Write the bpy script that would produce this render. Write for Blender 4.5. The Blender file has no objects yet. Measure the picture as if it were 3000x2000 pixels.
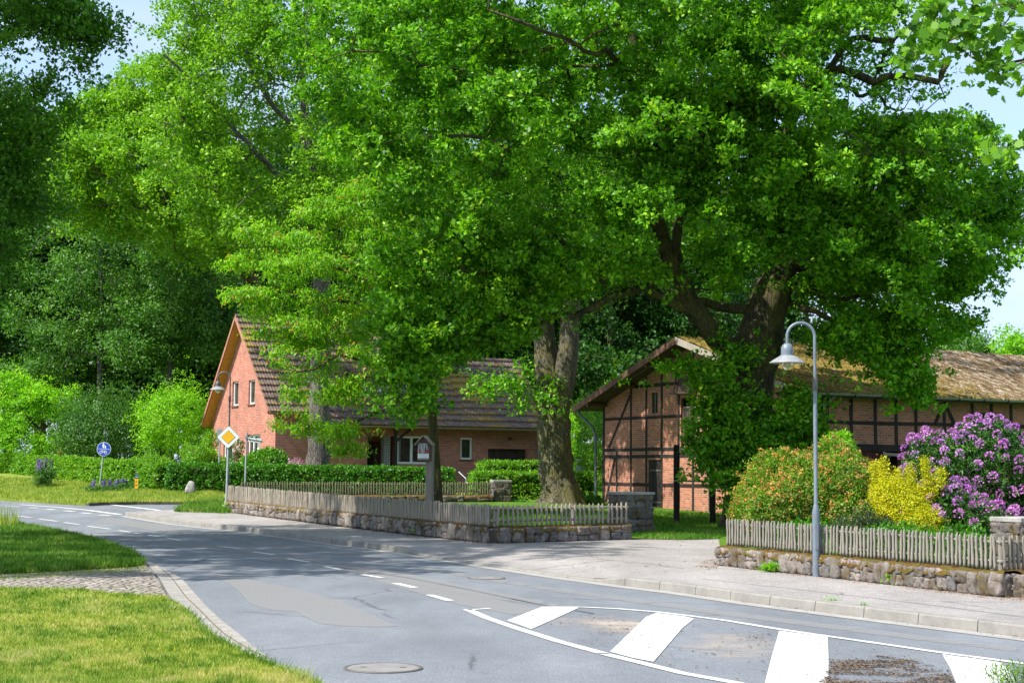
import bpy, math, random
import numpy as np
from mathutils import Vector, Matrix, geometry, noise as mnoise
R = math.radians
random.seed(7)
rng = np.random.default_rng(11)
scene = bpy.context.scene
COL = scene.collection

# ------------------------------------------------------------------ camera
F = 4600.0
CAMZ = 1.9
PITCH = math.atan(375.0 / F)
ROLL = 0.008
cF = Vector((0, math.cos(PITCH), math.sin(PITCH)))
cR0 = Vector((1, 0, 0)); cU0 = Vector((0, -math.sin(PITCH), math.cos(PITCH)))
cR = cR0 * math.cos(ROLL) + cU0 * math.sin(ROLL)
cU = -cR0 * math.sin(ROLL) + cU0 * math.cos(ROLL)
CAM = Vector((0, 0, CAMZ))
cam_d = bpy.data.cameras.new('camera'); cam = bpy.data.objects.new('camera', cam_d); COL.objects.link(cam)
cam_d.sensor_width = 36; cam_d.lens = F / 3000 * 36; cam_d.clip_start = 0.2; cam_d.clip_end = 4000
m = Matrix.Identity(4)
for i in range(3):
    m[i][0] = cR[i]; m[i][1] = cU[i]; m[i][2] = -cF[i]; m[i][3] = CAM[i]
cam.matrix_world = m
scene.camera = cam

def ray(px, py):
    return cF + cR * ((px - 1500) / F) - cU * ((py - 1000) / F)
def P(px, py, Y):
    d = ray(px, py); return CAM + d * (Y / d.y)
def ss(a, b, x):
    t = min(1, max(0, (x - a) / (b - a))); return t * t * (3 - 2 * t)
def zr(x, y):
    return 0.4 * ss(36, 72, y) * (1 - 0.5 * ss(0, 14, x))
def zv(x, y):
    yy = y + (x + 14) * 0.6 if x < -14 else y
    return zr(x, y) + 0.8 * ss(67, 80, yy) * (1 - 0.5 * ss(-2, 10, x))
def G(px, py, dz=0.0, f=zr):
    d = ray(px, py); t0, t1 = 3.0, 400.0
    for _ in range(45):
        t = (t0 + t1) / 2; p = CAM + d * t
        if p.z > f(p.x, p.y) + dz: t0 = t
        else: t1 = t
    return CAM + d * t0
def xy(p): return (p[0], p[1])

# ------------------------------------------------------------------ objects
def tagp(o, label=None, cat=None, group=None, kind=None):
    if label: o['label'] = label
    if cat: o['category'] = cat
    if group: o['group'] = group
    if kind: o['kind'] = kind
    return o
def thing(name, label, cat, loc=(0, 0, 0), rz=0.0, group=None):
    o = bpy.data.objects.new(name, None); COL.objects.link(o)
    o.empty_display_size = 0.2
    o.location = loc; o.rotation_euler = (0, 0, rz)
    return tagp(o, label, cat, group)
def link(name, me, mat, parent=None):
    o = bpy.data.objects.new(name, me); COL.objects.link(o)
    if mat is not None and len(me.materials) == 0: me.materials.append(mat)
    if parent is not None: o.parent = parent
    return o
def arr_mesh(name, V, Fc, smooth=False, attrs=None):
    V = np.asarray(V, dtype=np.float32); Fc = np.asarray(Fc, dtype=np.int32)
    me = bpy.data.meshes.new(name)
    n, k = Fc.shape
    me.vertices.add(len(V)); me.vertices.foreach_set('co', V.ravel())
    me.loops.add(n * k); me.loops.foreach_set('vertex_index', Fc.ravel())
    me.polygons.add(n)
    me.polygons.foreach_set('loop_start', np.arange(0, n * k, k, dtype=np.int32))
    try: me.polygons.foreach_set('loop_total', np.full(n, k, dtype=np.int32))
    except Exception: pass
    if smooth: me.polygons.foreach_set('use_smooth', np.ones(n, dtype=bool))
    if attrs:
        for an, (dom, val) in attrs.items():
            a = me.attributes.new(an, 'FLOAT', dom); a.data.foreach_set('value', np.asarray(val, dtype=np.float32))
    me.update(calc_edges=True)
    return me

class MB:
    def __init__(s): s.v = []; s.f = []
    def face(s, pts):
        b = len(s.v); s.v += [tuple(p) for p in pts]; s.f.append(tuple(range(b, b + len(pts))))
    def hexa(s, c):
        b = len(s.v); s.v += [tuple(p) for p in c]
        for q in ((0, 3, 2, 1), (4, 5, 6, 7), (0, 1, 5, 4), (1, 2, 6, 5), (2, 3, 7, 6), (3, 0, 4, 7)):
            s.f.append(tuple(b + i for i in q))
    def box(s, x0, x1, y0, y1, z0, z1):
        s.hexa([(x0, y0, z0), (x1, y0, z0), (x1, y1, z0), (x0, y1, z0), (x0, y0, z1), (x1, y0, z1), (x1, y1, z1), (x0, y1, z1)])
    def bar(s, a, b, w, h, up=(0, 0, 1)):
        a = Vector(a); b = Vector(b); d = (b - a).normalized(); up = Vector(up)
        sd = d.cross(up)
        if sd.length < 1e-4: sd = d.cross(Vector((1, 0, 0)))
        sd.normalize(); u = sd.cross(d).normalized()
        sd *= w / 2; u *= h / 2
        s.hexa([a - sd - u, a + sd - u, b + sd - u, b - sd - u, a - sd + u, a + sd + u, b + sd + u, b - sd + u])
    def tube(s, pts, rad, n=12, cap=True):
        pts = [Vector(p) for p in pts]; k = len(pts); rings = []
        prev = None
        for i, p in enumerate(pts):
            d = (pts[min(i + 1, k - 1)] - pts[max(i - 1, 0)]).normalized()
            if prev is None:
                a = d.cross(Vector((0, 0, 1)))
                if a.length < 1e-3: a = d.cross(Vector((1, 0, 0)))
            else: a = prev - d * prev.dot(d)
            a.normalize(); prev = a; c = d.cross(a); r = rad[i] if hasattr(rad, '__len__') else rad
            b = len(s.v)
            for j in range(n):
                t = 2 * math.pi * j / n
                s.v.append(tuple(p + a * (r * math.cos(t)) + c * (r * math.sin(t))))
            rings.append(b)
        for i in range(k - 1):
            for j in range(n):
                s.f.append((rings[i] + j, rings[i] + (j + 1) % n, rings[i + 1] + (j + 1) % n, rings[i + 1] + j))
        if cap:
            s.f.append(tuple(rings[0] + j for j in range(n))[::-1]); s.f.append(tuple(rings[-1] + j for j in range(n)))
    def lathe(s, prof, n=24, c=(0, 0, 0)):
        rings = []
        for r, z in prof:
            b = len(s.v); rings.append(b)
            for j in range(n):
                t = 2 * math.pi * j / n; s.v.append((c[0] + r * math.cos(t), c[1] + r * math.sin(t), c[2] + z))
        for i in range(len(prof) - 1):
            for j in range(n):
                s.f.append((rings[i] + j, rings[i] + (j + 1) % n, rings[i + 1] + (j + 1) % n, rings[i + 1] + j))
    def build(s, name, mat, parent=None, smooth=False, bevel=0):
        me = bpy.data.meshes.new(name); me.from_pydata(s.v, [], s.f); me.update()
        if smooth:
            me.polygons.foreach_set('use_smooth', [True] * len(me.polygons))
            try: me.set_sharp_from_angle(angle=R(40))
            except Exception: pass
        o = link(name, me, mat, parent)
        if bevel:
            b = o.modifiers.new('bevel', 'BEVEL'); b.width = bevel; b.segments = 2; b.limit_method = 'ANGLE'
        return o

# ------------------------------------------------------------------ materials
class NT:
    def __init__(s, name):
        s.m = bpy.data.materials.new(name); s.m.use_nodes = True; s.t = s.m.node_tree; s.t.nodes.clear()
        s.out = s.t.nodes.new('ShaderNodeOutputMaterial')
    def n(s, typ, props=None, **inp):
        nd = s.t.nodes.new('ShaderNode' + typ)
        for k, v in (props or {}).items(): setattr(nd, k, v)
        for k, v in inp.items():
            key = int(k[1:]) if k[0] == '_' and k[1:].isdigit() else k.replace('_', ' ')
            sock = nd.inputs[key]
            if isinstance(v, bpy.types.NodeSocket): s.t.links.new(v, sock)
            else:
                if isinstance(v, tuple) and len(v) == 3 and sock.type == 'RGBA': v = v + (1,)
                sock.default_value = v
        return nd
    def ramp(s, fac, stops, interp='LINEAR'):
        nd = s.t.nodes.new('ShaderNodeValToRGB'); cr = nd.color_ramp; cr.interpolation = interp
        while len(cr.elements) < len(stops): cr.elements.new(0.5)
        for e, (p, c) in zip(cr.elements, stops):
            e.position = p; e.color = (c if isinstance(c, tuple) else (c, c, c)) + (1,)
        s.t.links.new(fac, nd.inputs[0]); return nd.outputs[0]
    def mix(s, fac, a, b, mode='MIX'):
        nd = s.n('MixRGB', {'blend_type': mode}, Fac=fac, Color1=a, Color2=b); return nd.outputs[0]
    def math(s, op, a, b=0.0, clamp=False):
        return s.n('Math', {'operation': op, 'use_clamp': clamp}, _0=a, _1=b).outputs[0]
    def obj(s): return s.n('TexCoord').outputs['Object']
    def gen(s): return s.n('NewGeometry').outputs['Position']
    def noise(s, vec, scale, detail=4.0, rough=0.55, out='Fac'):
        return s.n('TexNoise', Vector=vec, Scale=scale, Detail=detail, Roughness=rough).outputs[out]
    def scale(s, vec, sc): return s.n('Mapping', Vector=vec, Scale=sc).outputs[0]
    def bump(s, h, strength, dist=0.02): return s.n('Bump', Strength=strength, Distance=dist, Height=h).outputs[0]
    def principled(s, col, rough=0.7, normal=None, **kw):
        nd = s.n('BsdfPrincipled', Base_Color=col, Roughness=rough, **kw)
        if normal is not None: s.t.links.new(normal, nd.inputs['Normal'])
        return nd.outputs[0]
    def done(s, sh): s.t.links.new(sh, s.out.inputs[0]); return s.m

def simple(name, col, rough=0.6, metal=0.0, var=0.15, scale=3.0, bump=0.0, bscale=40.0, spec=0.5):
    t = NT(name); p = t.obj()
    n1 = t.noise(p, scale, 5.0)
    f = t.ramp(n1, [(0.25, 1 - var), (0.75, 1 + var * 0.6)])
    c = t.mix(1.0, col, f, 'MULTIPLY')
    nm = t.bump(t.noise(p, bscale, 4.0), bump, 0.02) if bump else None
    return t.done(t.principled(c, rough, nm, Metallic=metal, **{'Specular_IOR_Level': spec}))

def leafmat(name, stops, trans=0.35, tcol=(1.5, 1.7, 0.6), rough=0.5, spec=0.28):
    t = NT(name)
    a = t.n('Attribute', {'attribute_name': 'rnd'}).outputs['Fac']
    c = t.ramp(a, stops)
    p = t.gen()
    big = t.ramp(t.noise(p, 0.35, 2.0), [(0.3, (0.82, 0.9, 0.95)), (0.7, (1.15, 1.08, 0.95))])
    c = t.mix(1.0, c, big, 'MULTIPLY')
    d = t.principled(c, rough, None, Specular_IOR_Level=spec)
    tc = t.mix(1.0, c, tcol, 'MULTIPLY')
    tr = t.n('BsdfTranslucent', Color=tc).outputs[0]
    return t.done(t.n('MixShader', Fac=trans, _1=d, _2=tr).outputs[0])

M = {}
# leaf palettes (albedo)
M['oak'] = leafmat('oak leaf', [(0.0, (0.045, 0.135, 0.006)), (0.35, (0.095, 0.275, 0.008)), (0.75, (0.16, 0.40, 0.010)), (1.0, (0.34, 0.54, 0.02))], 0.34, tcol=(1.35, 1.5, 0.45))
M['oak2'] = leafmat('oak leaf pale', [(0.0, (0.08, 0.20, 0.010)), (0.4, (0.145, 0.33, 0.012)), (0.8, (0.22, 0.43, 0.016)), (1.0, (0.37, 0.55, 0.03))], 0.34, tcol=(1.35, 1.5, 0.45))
M['oakdark'] = leafmat('oak leaf in shade', [(0.0, (0.03, 0.10, 0.008)), (0.5, (0.065, 0.19, 0.010)), (1.0, (0.13, 0.30, 0.014))], 0.32)  # darker copy of the oak leaf, shade of the left-edge tree put into colour
M['cherry'] = leafmat('cherry leaf', [(0.0, (0.10, 0.25, 0.010)), (0.5, (0.17, 0.385, 0.014)), (0.88, (0.29, 0.51, 0.022)), (0.94, (0.38, 0.25, 0.05)), (1.0, (0.42, 0.2, 0.06))], 0.4)
M['beech'] = leafmat('beech leaf', [(0.0, (0.035, 0.11, 0.018)), (0.5, (0.075, 0.20, 0.026)), (1.0, (0.16, 0.32, 0.05))], 0.3, rough=0.5)
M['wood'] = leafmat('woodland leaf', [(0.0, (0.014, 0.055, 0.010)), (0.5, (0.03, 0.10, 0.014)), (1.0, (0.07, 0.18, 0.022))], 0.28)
M['lime'] = leafmat('young leaf', [(0.0, (0.11, 0.30, 0.010)), (0.5, (0.19, 0.44, 0.013)), (1.0, (0.34, 0.56, 0.025))], 0.38)
M['shrub'] = leafmat('shrub leaf', [(0.0, (0.03, 0.10, 0.015)), (0.5, (0.06, 0.165, 0.022)), (1.0, (0.12, 0.26, 0.04))], 0.28)
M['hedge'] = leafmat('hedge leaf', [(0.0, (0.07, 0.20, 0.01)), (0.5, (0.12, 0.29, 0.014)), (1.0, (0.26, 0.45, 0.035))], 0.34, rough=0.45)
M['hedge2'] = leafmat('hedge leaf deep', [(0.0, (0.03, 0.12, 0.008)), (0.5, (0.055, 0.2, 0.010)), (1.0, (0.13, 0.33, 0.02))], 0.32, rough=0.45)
M['laurel'] = leafmat('laurel leaf', [(0.0, (0.045, 0.15, 0.01)), (0.6, (0.085, 0.25, 0.014)), (1.0, (0.18, 0.38, 0.025))], 0.22, rough=0.3)
M['rhodo'] = leafmat('rhododendron leaf', [(0.0, (0.018, 0.06, 0.010)), (0.6, (0.04, 0.12, 0.018)), (1.0, (0.10, 0.21, 0.03))], 0.18, rough=0.4)
M['gold'] = leafmat('golden leaf', [(0.0, (0.22, 0.32, 0.01)), (0.4, (0.48, 0.48, 0.01)), (0.8, (0.66, 0.6, 0.012)), (1.0, (0.8, 0.72, 0.03))], 0.4, tcol=(1.2, 1.2, 0.6))
M['azleaf'] = leafmat('azalea leaf', [(0.0, (0.05, 0.12, 0.010)), (0.5, (0.10, 0.22, 0.014)), (1.0, (0.26, 0.42, 0.03))], 0.3)
M['purple'] = leafmat('barberry leaf', [(0.0, (0.03, 0.03, 0.02)), (0.4, (0.05, 0.045, 0.035)), (0.6, (0.04, 0.10, 0.02)), (1.0, (0.09, 0.17, 0.03))], 0.2)
M['maple'] = leafmat('maple leaf in shade', [(0.0, (0.05, 0.14, 0.008)), (0.5, (0.08, 0.22, 0.010)), (1.0, (0.2, 0.38, 0.016))], 0.42)  # base colour lowered to carry the shade these near leaves hang in
M['fl_orange'] = leafmat('orange petal', [(0.0, (0.42, 0.19, 0.06)), (0.6, (0.62, 0.3, 0.09)), (1.0, (0.75, 0.47, 0.17))], 0.3, tcol=(1.2, 1.1, 0.9))
M['fl_purple'] = leafmat('purple petal', [(0.0, (0.40, 0.10, 0.42)), (0.6, (0.56, 0.20, 0.56)), (1.0, (0.70, 0.38, 0.70))], 0.3, tcol=(1.1, 1.0, 1.1))
M['fl_lupin'] = leafmat('lupin petal', [(0.0, (0.14, 0.09, 0.36)), (0.6, (0.24, 0.17, 0.45)), (1.0, (0.38, 0.28, 0.5))], 0.2, tcol=(1, 1, 1))
M['fl_red'] = leafmat('red petal', [(0.0, (0.5, 0.04, 0.06)), (1.0, (0.65, 0.15, 0.2))], 0.2, tcol=(1, 1, 1))
M['fl_pink'] = leafmat('pink petal', [(0.0, (0.4, 0.2, 0.28)), (1.0, (0.55, 0.33, 0.4))], 0.2, tcol=(1, 1, 1))
M['blade'] = leafmat('grass blade sunny', [(0.0, (0.08, 0.17, 0.012)), (0.3, (0.22, 0.33, 0.025)), (0.6, (0.38, 0.43, 0.06)), (0.85, (0.5, 0.45, 0.15)), (1.0, (0.62, 0.48, 0.27))], 0.3, tcol=(1.2, 1.3, 0.7), rough=0.6, spec=0.2)
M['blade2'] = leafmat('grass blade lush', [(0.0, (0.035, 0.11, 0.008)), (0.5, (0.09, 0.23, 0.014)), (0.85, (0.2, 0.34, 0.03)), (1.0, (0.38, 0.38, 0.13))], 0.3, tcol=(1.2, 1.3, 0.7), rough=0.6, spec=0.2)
M['blade3'] = leafmat('grass blade verge', [(0.0, (0.16, 0.25, 0.02)), (0.5, (0.28, 0.38, 0.04)), (0.85, (0.4, 0.43, 0.08)), (1.0, (0.5, 0.42, 0.18))], 0.3, tcol=(1.2, 1.3, 0.7), rough=0.6, spec=0.2)
M['litter'] = leafmat('fallen leaf', [(0.0, (0.16, 0.07, 0.03)), (0.6, (0.30, 0.15, 0.07)), (1.0, (0.42, 0.27, 0.14))], 0.1, rough=0.8)
M['litterd'] = leafmat('wet fallen leaf', [(0.0, (0.05, 0.035, 0.025)), (0.6, (0.12, 0.08, 0.055)), (1.0, (0.24, 0.17, 0.12))], 0.05, rough=0.8)

def bark(name, c0, c1, moss=0.3):
    t = NT(name); p = t.obj()
    st = t.scale(p, (1, 1, 0.16))
    a = t.noise(st, 9.0, 6.0, 0.65)
    v = t.n('TexVoronoi', {'feature': 'DISTANCE_TO_EDGE'}, Vector=t.n('MixRGB', Fac=0.12, Color1=st, Color2=t.noise(p, 6.0, 3.0, 0.5, 'Color')).outputs[0], Scale=13.0).outputs[0]
    crack = t.ramp(v, [(0.0, 0.35), (0.12, 1.0)])
    c = t.mix(1.0, t.ramp(a, [(0.3, c0), (0.7, c1)]), crack, 'MULTIPLY')
    mm = t.ramp(t.noise(p, 1.6, 5.0, 0.7), [(0.62 - moss * 0.5, 0.0), (0.75 - moss * 0.3, 1.0)])
    mm = t.mix(1.0, mm, t.ramp(t.noise(p, 30.0, 3.0), [(0.35, 0.2), (0.6, 1.0)]), 'MULTIPLY')
    c = t.mix(mm, c, (0.13, 0.12, 0.03))
    h = t.math('ADD', t.math('MULTIPLY', a, 0.6), crack)
    return t.done(t.principled(c, 0.9, t.bump(h, 0.9, 0.03), Specular_IOR_Level=0.2))
M['bark'] = bark('oak bark', (0.06, 0.05, 0.04), (0.17, 0.14, 0.115), 0.35)
M['barkdark'] = bark('dark bark', (0.03, 0.025, 0.02), (0.085, 0.07, 0.055), 0.5)
M['barkgrey'] = bark('grey bark', (0.09, 0.08, 0.07), (0.2, 0.18, 0.155), 0.1)
M['barkyel'] = bark('lichen bark', (0.07, 0.062, 0.042), (0.17, 0.15, 0.105), 0.4)

def brick(name, c1, c2, mortar, dark=0.0, bw=0.25, rh=0.083, ms=0.010):
    t = NT(name); p = t.obj(); s = t.n('SeparateXYZ', Vector=p)
    u = t.math('ADD', s.outputs[0], s.outputs[1])
    v = t.n('CombineXYZ', X=u, Y=s.outputs[2], Z=0.0).outputs[0]
    b = t.n('TexBrick', {'offset': 0.5}, Vector=v, Color1=(0, 0, 0), Color2=(1, 1, 1), Mortar=(0.5, 0.5, 0.5), Scale=1.0, Mortar_Size=ms, Mortar_Smooth=0.2, Bias=0.0, Brick_Width=bw, Row_Height=rh)
    col = t.ramp(b.outputs['Color'], [(0.0, c1), (0.55, tuple((x + y) / 2 for x, y in zip(c1, c2))), (1.0, c2)])
    n2 = t.noise(t.n('Mapping', Vector=v, Scale=(4.0, 12.0, 1.0)).outputs[0], 1.0, 3.0, 0.7)
    if dark > 0: col = t.mix(t.ramp(n2, [(0.5, 0.0), (0.62, dark)]), col, (0.09, 0.07, 0.065))
    col = t.mix(1.0, col, t.ramp(t.noise(v, 0.9, 7.0, 0.72), [(0.3, 0.66), (0.7, 1.22)]), 'MULTIPLY')
    col = t.mix(b.outputs['Fac'], col, mortar)
    h = t.math('SUBTRACT', t.math('MULTIPLY', t.noise(p, 60.0), 0.3), b.outputs['Fac'])
    return t.done(t.principled(col, 0.85, t.bump(h, 0.6, 0.01), Specular_IOR_Level=0.25))
M['brick_house'] = brick('house brick', (0.36, 0.115, 0.08), (0.49, 0.20, 0.14), (0.45, 0.29, 0.23))
M['brick_barn'] = brick('barn brick', (0.42, 0.12, 0.06), (0.54, 0.195, 0.105), (0.34, 0.26, 0.205), dark=0.75, ms=0.013)
M['brick_grey'] = brick('column brick', (0.10, 0.10, 0.11), (0.16, 0.15, 0.15), (0.42, 0.42, 0.4), ms=0.016)

def wood(name, c0, c1, sc=(30, 30, 1.5), rough=0.8, moss=0.0):
    t = NT(name); p = t.obj()
    a = t.noise(t.scale(p, sc), 1.0, 6.0, 0.65)
    isl = t.n('NewGeometry').outputs['Random Per Island']
    c = t.ramp(a, [(0.25, c0), (0.75, c1)])
    c = t.mix(1.0, c, t.ramp(isl, [(0.0, 0.75), (1.0, 1.2)]), 'MULTIPLY')
    if moss: c = t.mix(t.ramp(t.noise(p, 5.0, 4.0), [(0.6 - moss * 0.3, 0.0), (0.75, 0.8)]), c, (0.12, 0.12, 0.035))
    return t.done(t.principled(c, rough, t.bump(a, 0.5, 0.006), Specular_IOR_Level=0.25))
M['picket'] = wood('weathered picket', (0.12, 0.108, 0.086), (0.29, 0.27, 0.225))
M['picket2'] = wood('weathered picket warm', (0.17, 0.145, 0.11), (0.37, 0.33, 0.27))
M['picketd'] = wood('mossy picket', (0.09, 0.08, 0.055), (0.22, 0.2, 0.14), moss=0.5)
M['timber'] = wood('tarred timber', (0.010, 0.009, 0.009), (0.045, 0.038, 0.032), (20, 20, 2))
M['timberold'] = wood('old timber', (0.03, 0.022, 0.018), (0.10, 0.075, 0.06), (20, 20, 2))
M['post'] = wood('grey post wood', (0.2, 0.17, 0.14), (0.4, 0.36, 0.3), (25, 25, 1.2))
M['fascia'] = wood('fascia board', (0.09, 0.045, 0.032), (0.2, 0.11, 0.08), (3, 3, 20))
M['soffit'] = wood('pine soffit', (0.34, 0.16, 0.03), (0.5, 0.27, 0.06), (6, 6, 3))
M['barge'] = wood('barge board', (0.3, 0.13, 0.09), (0.45, 0.22, 0.16), (4, 4, 4))
M['doorred'] = wood('red brown planks', (0.05, 0.012, 0.012), (0.11, 0.03, 0.025), (20, 20, 1.5))

def concrete(name, c0, c1, bump=0.4, stain=0.3):
    t = NT(name); p = t.obj()
    a = t.noise(p, 3.0, 8.0, 0.7); b = t.noise(p, 90.0, 3.0)
    c = t.ramp(a, [(0.3, c0), (0.7, c1)])
    c = t.mix(1.0, c, t.ramp(b, [(0.3, 1 - stain * 0.6), (0.7, 1 + stain * 0.4)]), 'MULTIPLY')
    return t.done(t.principled(c, 0.85, t.bump(t.math('ADD', a, b), bump, 0.01), Specular_IOR_Level=0.3))
M['kerb'] = concrete('kerb concrete', (0.18, 0.17, 0.155), (0.28, 0.265, 0.24))
M['gutter'] = concrete('gutter concrete', (0.26, 0.25, 0.23), (0.36, 0.345, 0.32))
M['kerbold'] = concrete('old kerb', (0.08, 0.075, 0.06), (0.17, 0.155, 0.12))
M['cap'] = concrete('cap stone', (0.22, 0.21, 0.19), (0.4, 0.385, 0.36), 0.7)
M['plinth'] = concrete('plinth', (0.3, 0.3, 0.28), (0.5, 0.5, 0.47), 0.7)
M['manhole'] = concrete('manhole concrete', (0.17, 0.16, 0.155), (0.25, 0.24, 0.23), 0.5)
M['iron'] = simple('cast iron', (0.11, 0.10, 0.09), 0.7, 0.2, 0.3, 10, 0.3)

def stone(name, k=1.0):
    t = NT(name); p = t.obj(); isl = t.n('NewGeometry').outputs['Random Per Island']
    base = t.ramp(isl, [(0.0, (0.14, 0.125, 0.115)), (0.25, (0.27, 0.23, 0.21)), (0.5, (0.18, 0.165, 0.15)), (0.75, (0.31, 0.27, 0.24)), (1.0, (0.11, 0.115, 0.12))])
    a = t.noise(p, 14.0, 8.0, 0.75)
    base = t.mix(1.0, base, (k, k, k), 'MULTIPLY')
    c = t.mix(1.0, base, t.ramp(a, [(0.3, 0.25), (0.5, 0.95), (0.7, 1.7)]), 'MULTIPLY')
    li = t.ramp(t.noise(p, 7.0, 6.0, 0.7), [(0.6, 0.0), (0.68, 0.6)])
    c = t.mix(li, c, (0.42 * k, 0.38 * k, 0.31 * k))
    ms = t.ramp(t.noise(p, 3.5, 6.0, 0.7), [(0.5, 0.0), (0.6, 0.8)])
    c = t.mix(ms, c, (0.10, 0.07, 0.025))
    return t.done(t.principled(c, 0.9, t.bump(a, 1.0, 0.03), Specular_IOR_Level=0.25))
M['stone'] = stone('field stone', .92)
M['stonedark'] = stone('dark weathered stone', .6)
M['mortar'] = concrete('old mortar', (0.04, 0.033, 0.025), (0.11, 0.092, 0.07), 0.9)
def moss(name):
    t = NT(name); p = t.obj(); a = t.noise(p, 25.0, 6.0, 0.7)
    c = t.ramp(t.noise(p, 2.5, 4.0, 0.6), [(0.35, (0.10, 0.055, 0.018)), (0.55, (0.12, 0.08, 0.02)), (0.7, (0.09, 0.10, 0.022))])
    c = t.mix(1.0, c, t.ramp(a, [(0.3, 0.5), (0.7, 1.35)]), 'MULTIPLY')
    return t.done(t.principled(c, 0.95, t.bump(a, 1.0, 0.03), Specular_IOR_Level=0.1))
M['moss'] = moss('wall moss')

def rooftile(name):
    t = NT(name); p = t.obj()
    e = t.n('Attribute', {'attribute_name': 'edge'}).outputs['Fac']
    c = t.ramp(t.noise(p, 6.0, 5.0), [(0.3, (0.08, 0.052, 0.046)), (0.7, (0.17, 0.12, 0.105))])
    big = t.noise(p, 0.42, 4.0, 0.6); f2 = t.noise(p, 7.0, 5.0, 0.7)
    mm = t.math('ADD', t.math('MULTIPLY', big, 1.5), t.math('MULTIPLY', f2, 0.8))
    mm = t.math('ADD', mm, t.math('MULTIPLY', e, 0.28))
    mf = t.ramp(mm, [(0.0, 0.0), (1.0, 1.0)])
    mf = t.math('MULTIPLY', t.math('SUBTRACT', mm, 1.24), 5.0, True)
    c = t.mix(mf, c, t.ramp(t.noise(p, 12.0, 4.0), [(0.3, (0.13, 0.10, 0.015)), (0.7, (0.34, 0.22, 0.03))]))
    return t.done(t.principled(c, 0.75, t.bump(t.noise(p, 50.0), 0.4, 0.01), Specular_IOR_Level=0.35))
M['rooftile'] = rooftile('mossy roof tile')
def barnroof(name):
    t = NT(name); p = t.obj(); s = t.n('SeparateXYZ', Vector=p)
    st = t.scale(p, (3.0, 0.7, 0.7))
    a = t.noise(st, 2.2, 7.0, 0.72); b = t.noise(p, 14.0, 6.0, 0.7)
    under = t.ramp(t.noise(t.scale(p, (6, 1.0, 1.0)), 1.6, 7.0, 0.75), [(0.36, (0.065, 0.042, 0.022)), (0.5, (0.18, 0.12, 0.06)), (0.57, (0.34, 0.28, 0.2)), (0.7, (0.55, 0.5, 0.44))])
    yel = t.ramp(t.noise(p, 5.0, 6.0, 0.75), [(0.3, (0.075, 0.055, 0.018)), (0.5, (0.20, 0.145, 0.03)), (0.72, (0.34, 0.265, 0.06))])
    grad = t.n('MapRange', Value=s.outputs[0], From_Min=2.0, From_Max=11.5, To_Min=1.2, To_Max=-0.15).outputs[0]
    f = t.math('ADD', grad, t.math('MULTIPLY', t.math('SUBTRACT', a, 0.5), 3.2))
    f = t.math('MULTIPLY', t.math('SUBTRACT', f, 0.3), 3.0, True)
    c = t.mix(f, under, yel)
    c = t.mix(1.0, c, t.ramp(b, [(0.35, 0.4), (0.62, 1.3)]), 'MULTIPLY')
    fl = t.ramp(t.noise(t.scale(p, (16, 3.0, 3.0)), 1.0, 5.0, 0.7), [(0.62, 0.0), (0.66, 0.85)])
    c = t.mix(fl, c, (0.42, 0.38, 0.32))
    return t.done(t.principled(c, 0.95, t.bump(t.math('ADD', b, a), 1.0, 0.08), Specular_IOR_Level=0.1))
M['barnroof'] = barnroof('mossy corrugated sheet')

def asphalt(name, c0, c1, warm=0.0):
    t = NT(name); p = t.gen()
    g = t.noise(p, 150.0, 2.0, 0.6); m1 = t.noise(p, 0.5, 6.0, 0.65)
    c = t.ramp(m1, [(0.3, c0), (0.7, c1)])
    c = t.mix(1.0, c, t.ramp(g, [(0.32, 0.55), (0.5, 1.0), (0.68, 1.55)]), 'MULTIPLY')
    c = t.mix(1.0, c, t.ramp(t.noise(p, 38.0, 3.0, 0.8), [(0.38, 0.7), (0.62, 1.28)]), 'MULTIPLY')
    c = t.mix(1.0, c, t.ramp(t.noise(p, 5.0, 6.0, 0.75), [(0.3, 0.88), (0.7, 1.1)]), 'MULTIPLY')
    c = t.mix(1.0, c, t.ramp(t.noise(t.scale(p, (0.22, 0.06, 1.0)), 3.0, 4.0, 0.6), [(0.38, 0.88), (0.62, 1.1)]), 'MULTIPLY')
    crk = t.n('TexVoronoi', {'feature': 'DISTANCE_TO_EDGE'}, Vector=t.n('MixRGB', Fac=0.25, Color1=p, Color2=t.noise(p, 0.9, 5.0, 0.7, 'Color')).outputs[0], Scale=0.22).outputs[0]
    cr = t.math('MULTIPLY', t.ramp(crk, [(0.0, 1.0), (0.005, 0.0)]), t.ramp(t.noise(p, 0.3, 2.0), [(0.45, 0.0), (0.52, 0.8)]))
    c = t.mix(cr, c, (0.05, 0.05, 0.05))
    return t.done(t.principled(c, 0.8, t.bump(g, 0.5, 0.006), Specular_IOR_Level=0.35))
M['road'] = asphalt('asphalt', (0.14, 0.152, 0.168), (0.172, 0.184, 0.2))
M['patch'] = asphalt('asphalt light band', (0.205, 0.205, 0.2), (0.235, 0.235, 0.228))
M['seal'] = asphalt('asphalt dark seam', (0.08, 0.085, 0.09), (0.11, 0.11, 0.115))
M['walk'] = asphalt('footway asphalt', (0.24, 0.222, 0.21), (0.31, 0.285, 0.268))
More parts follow.
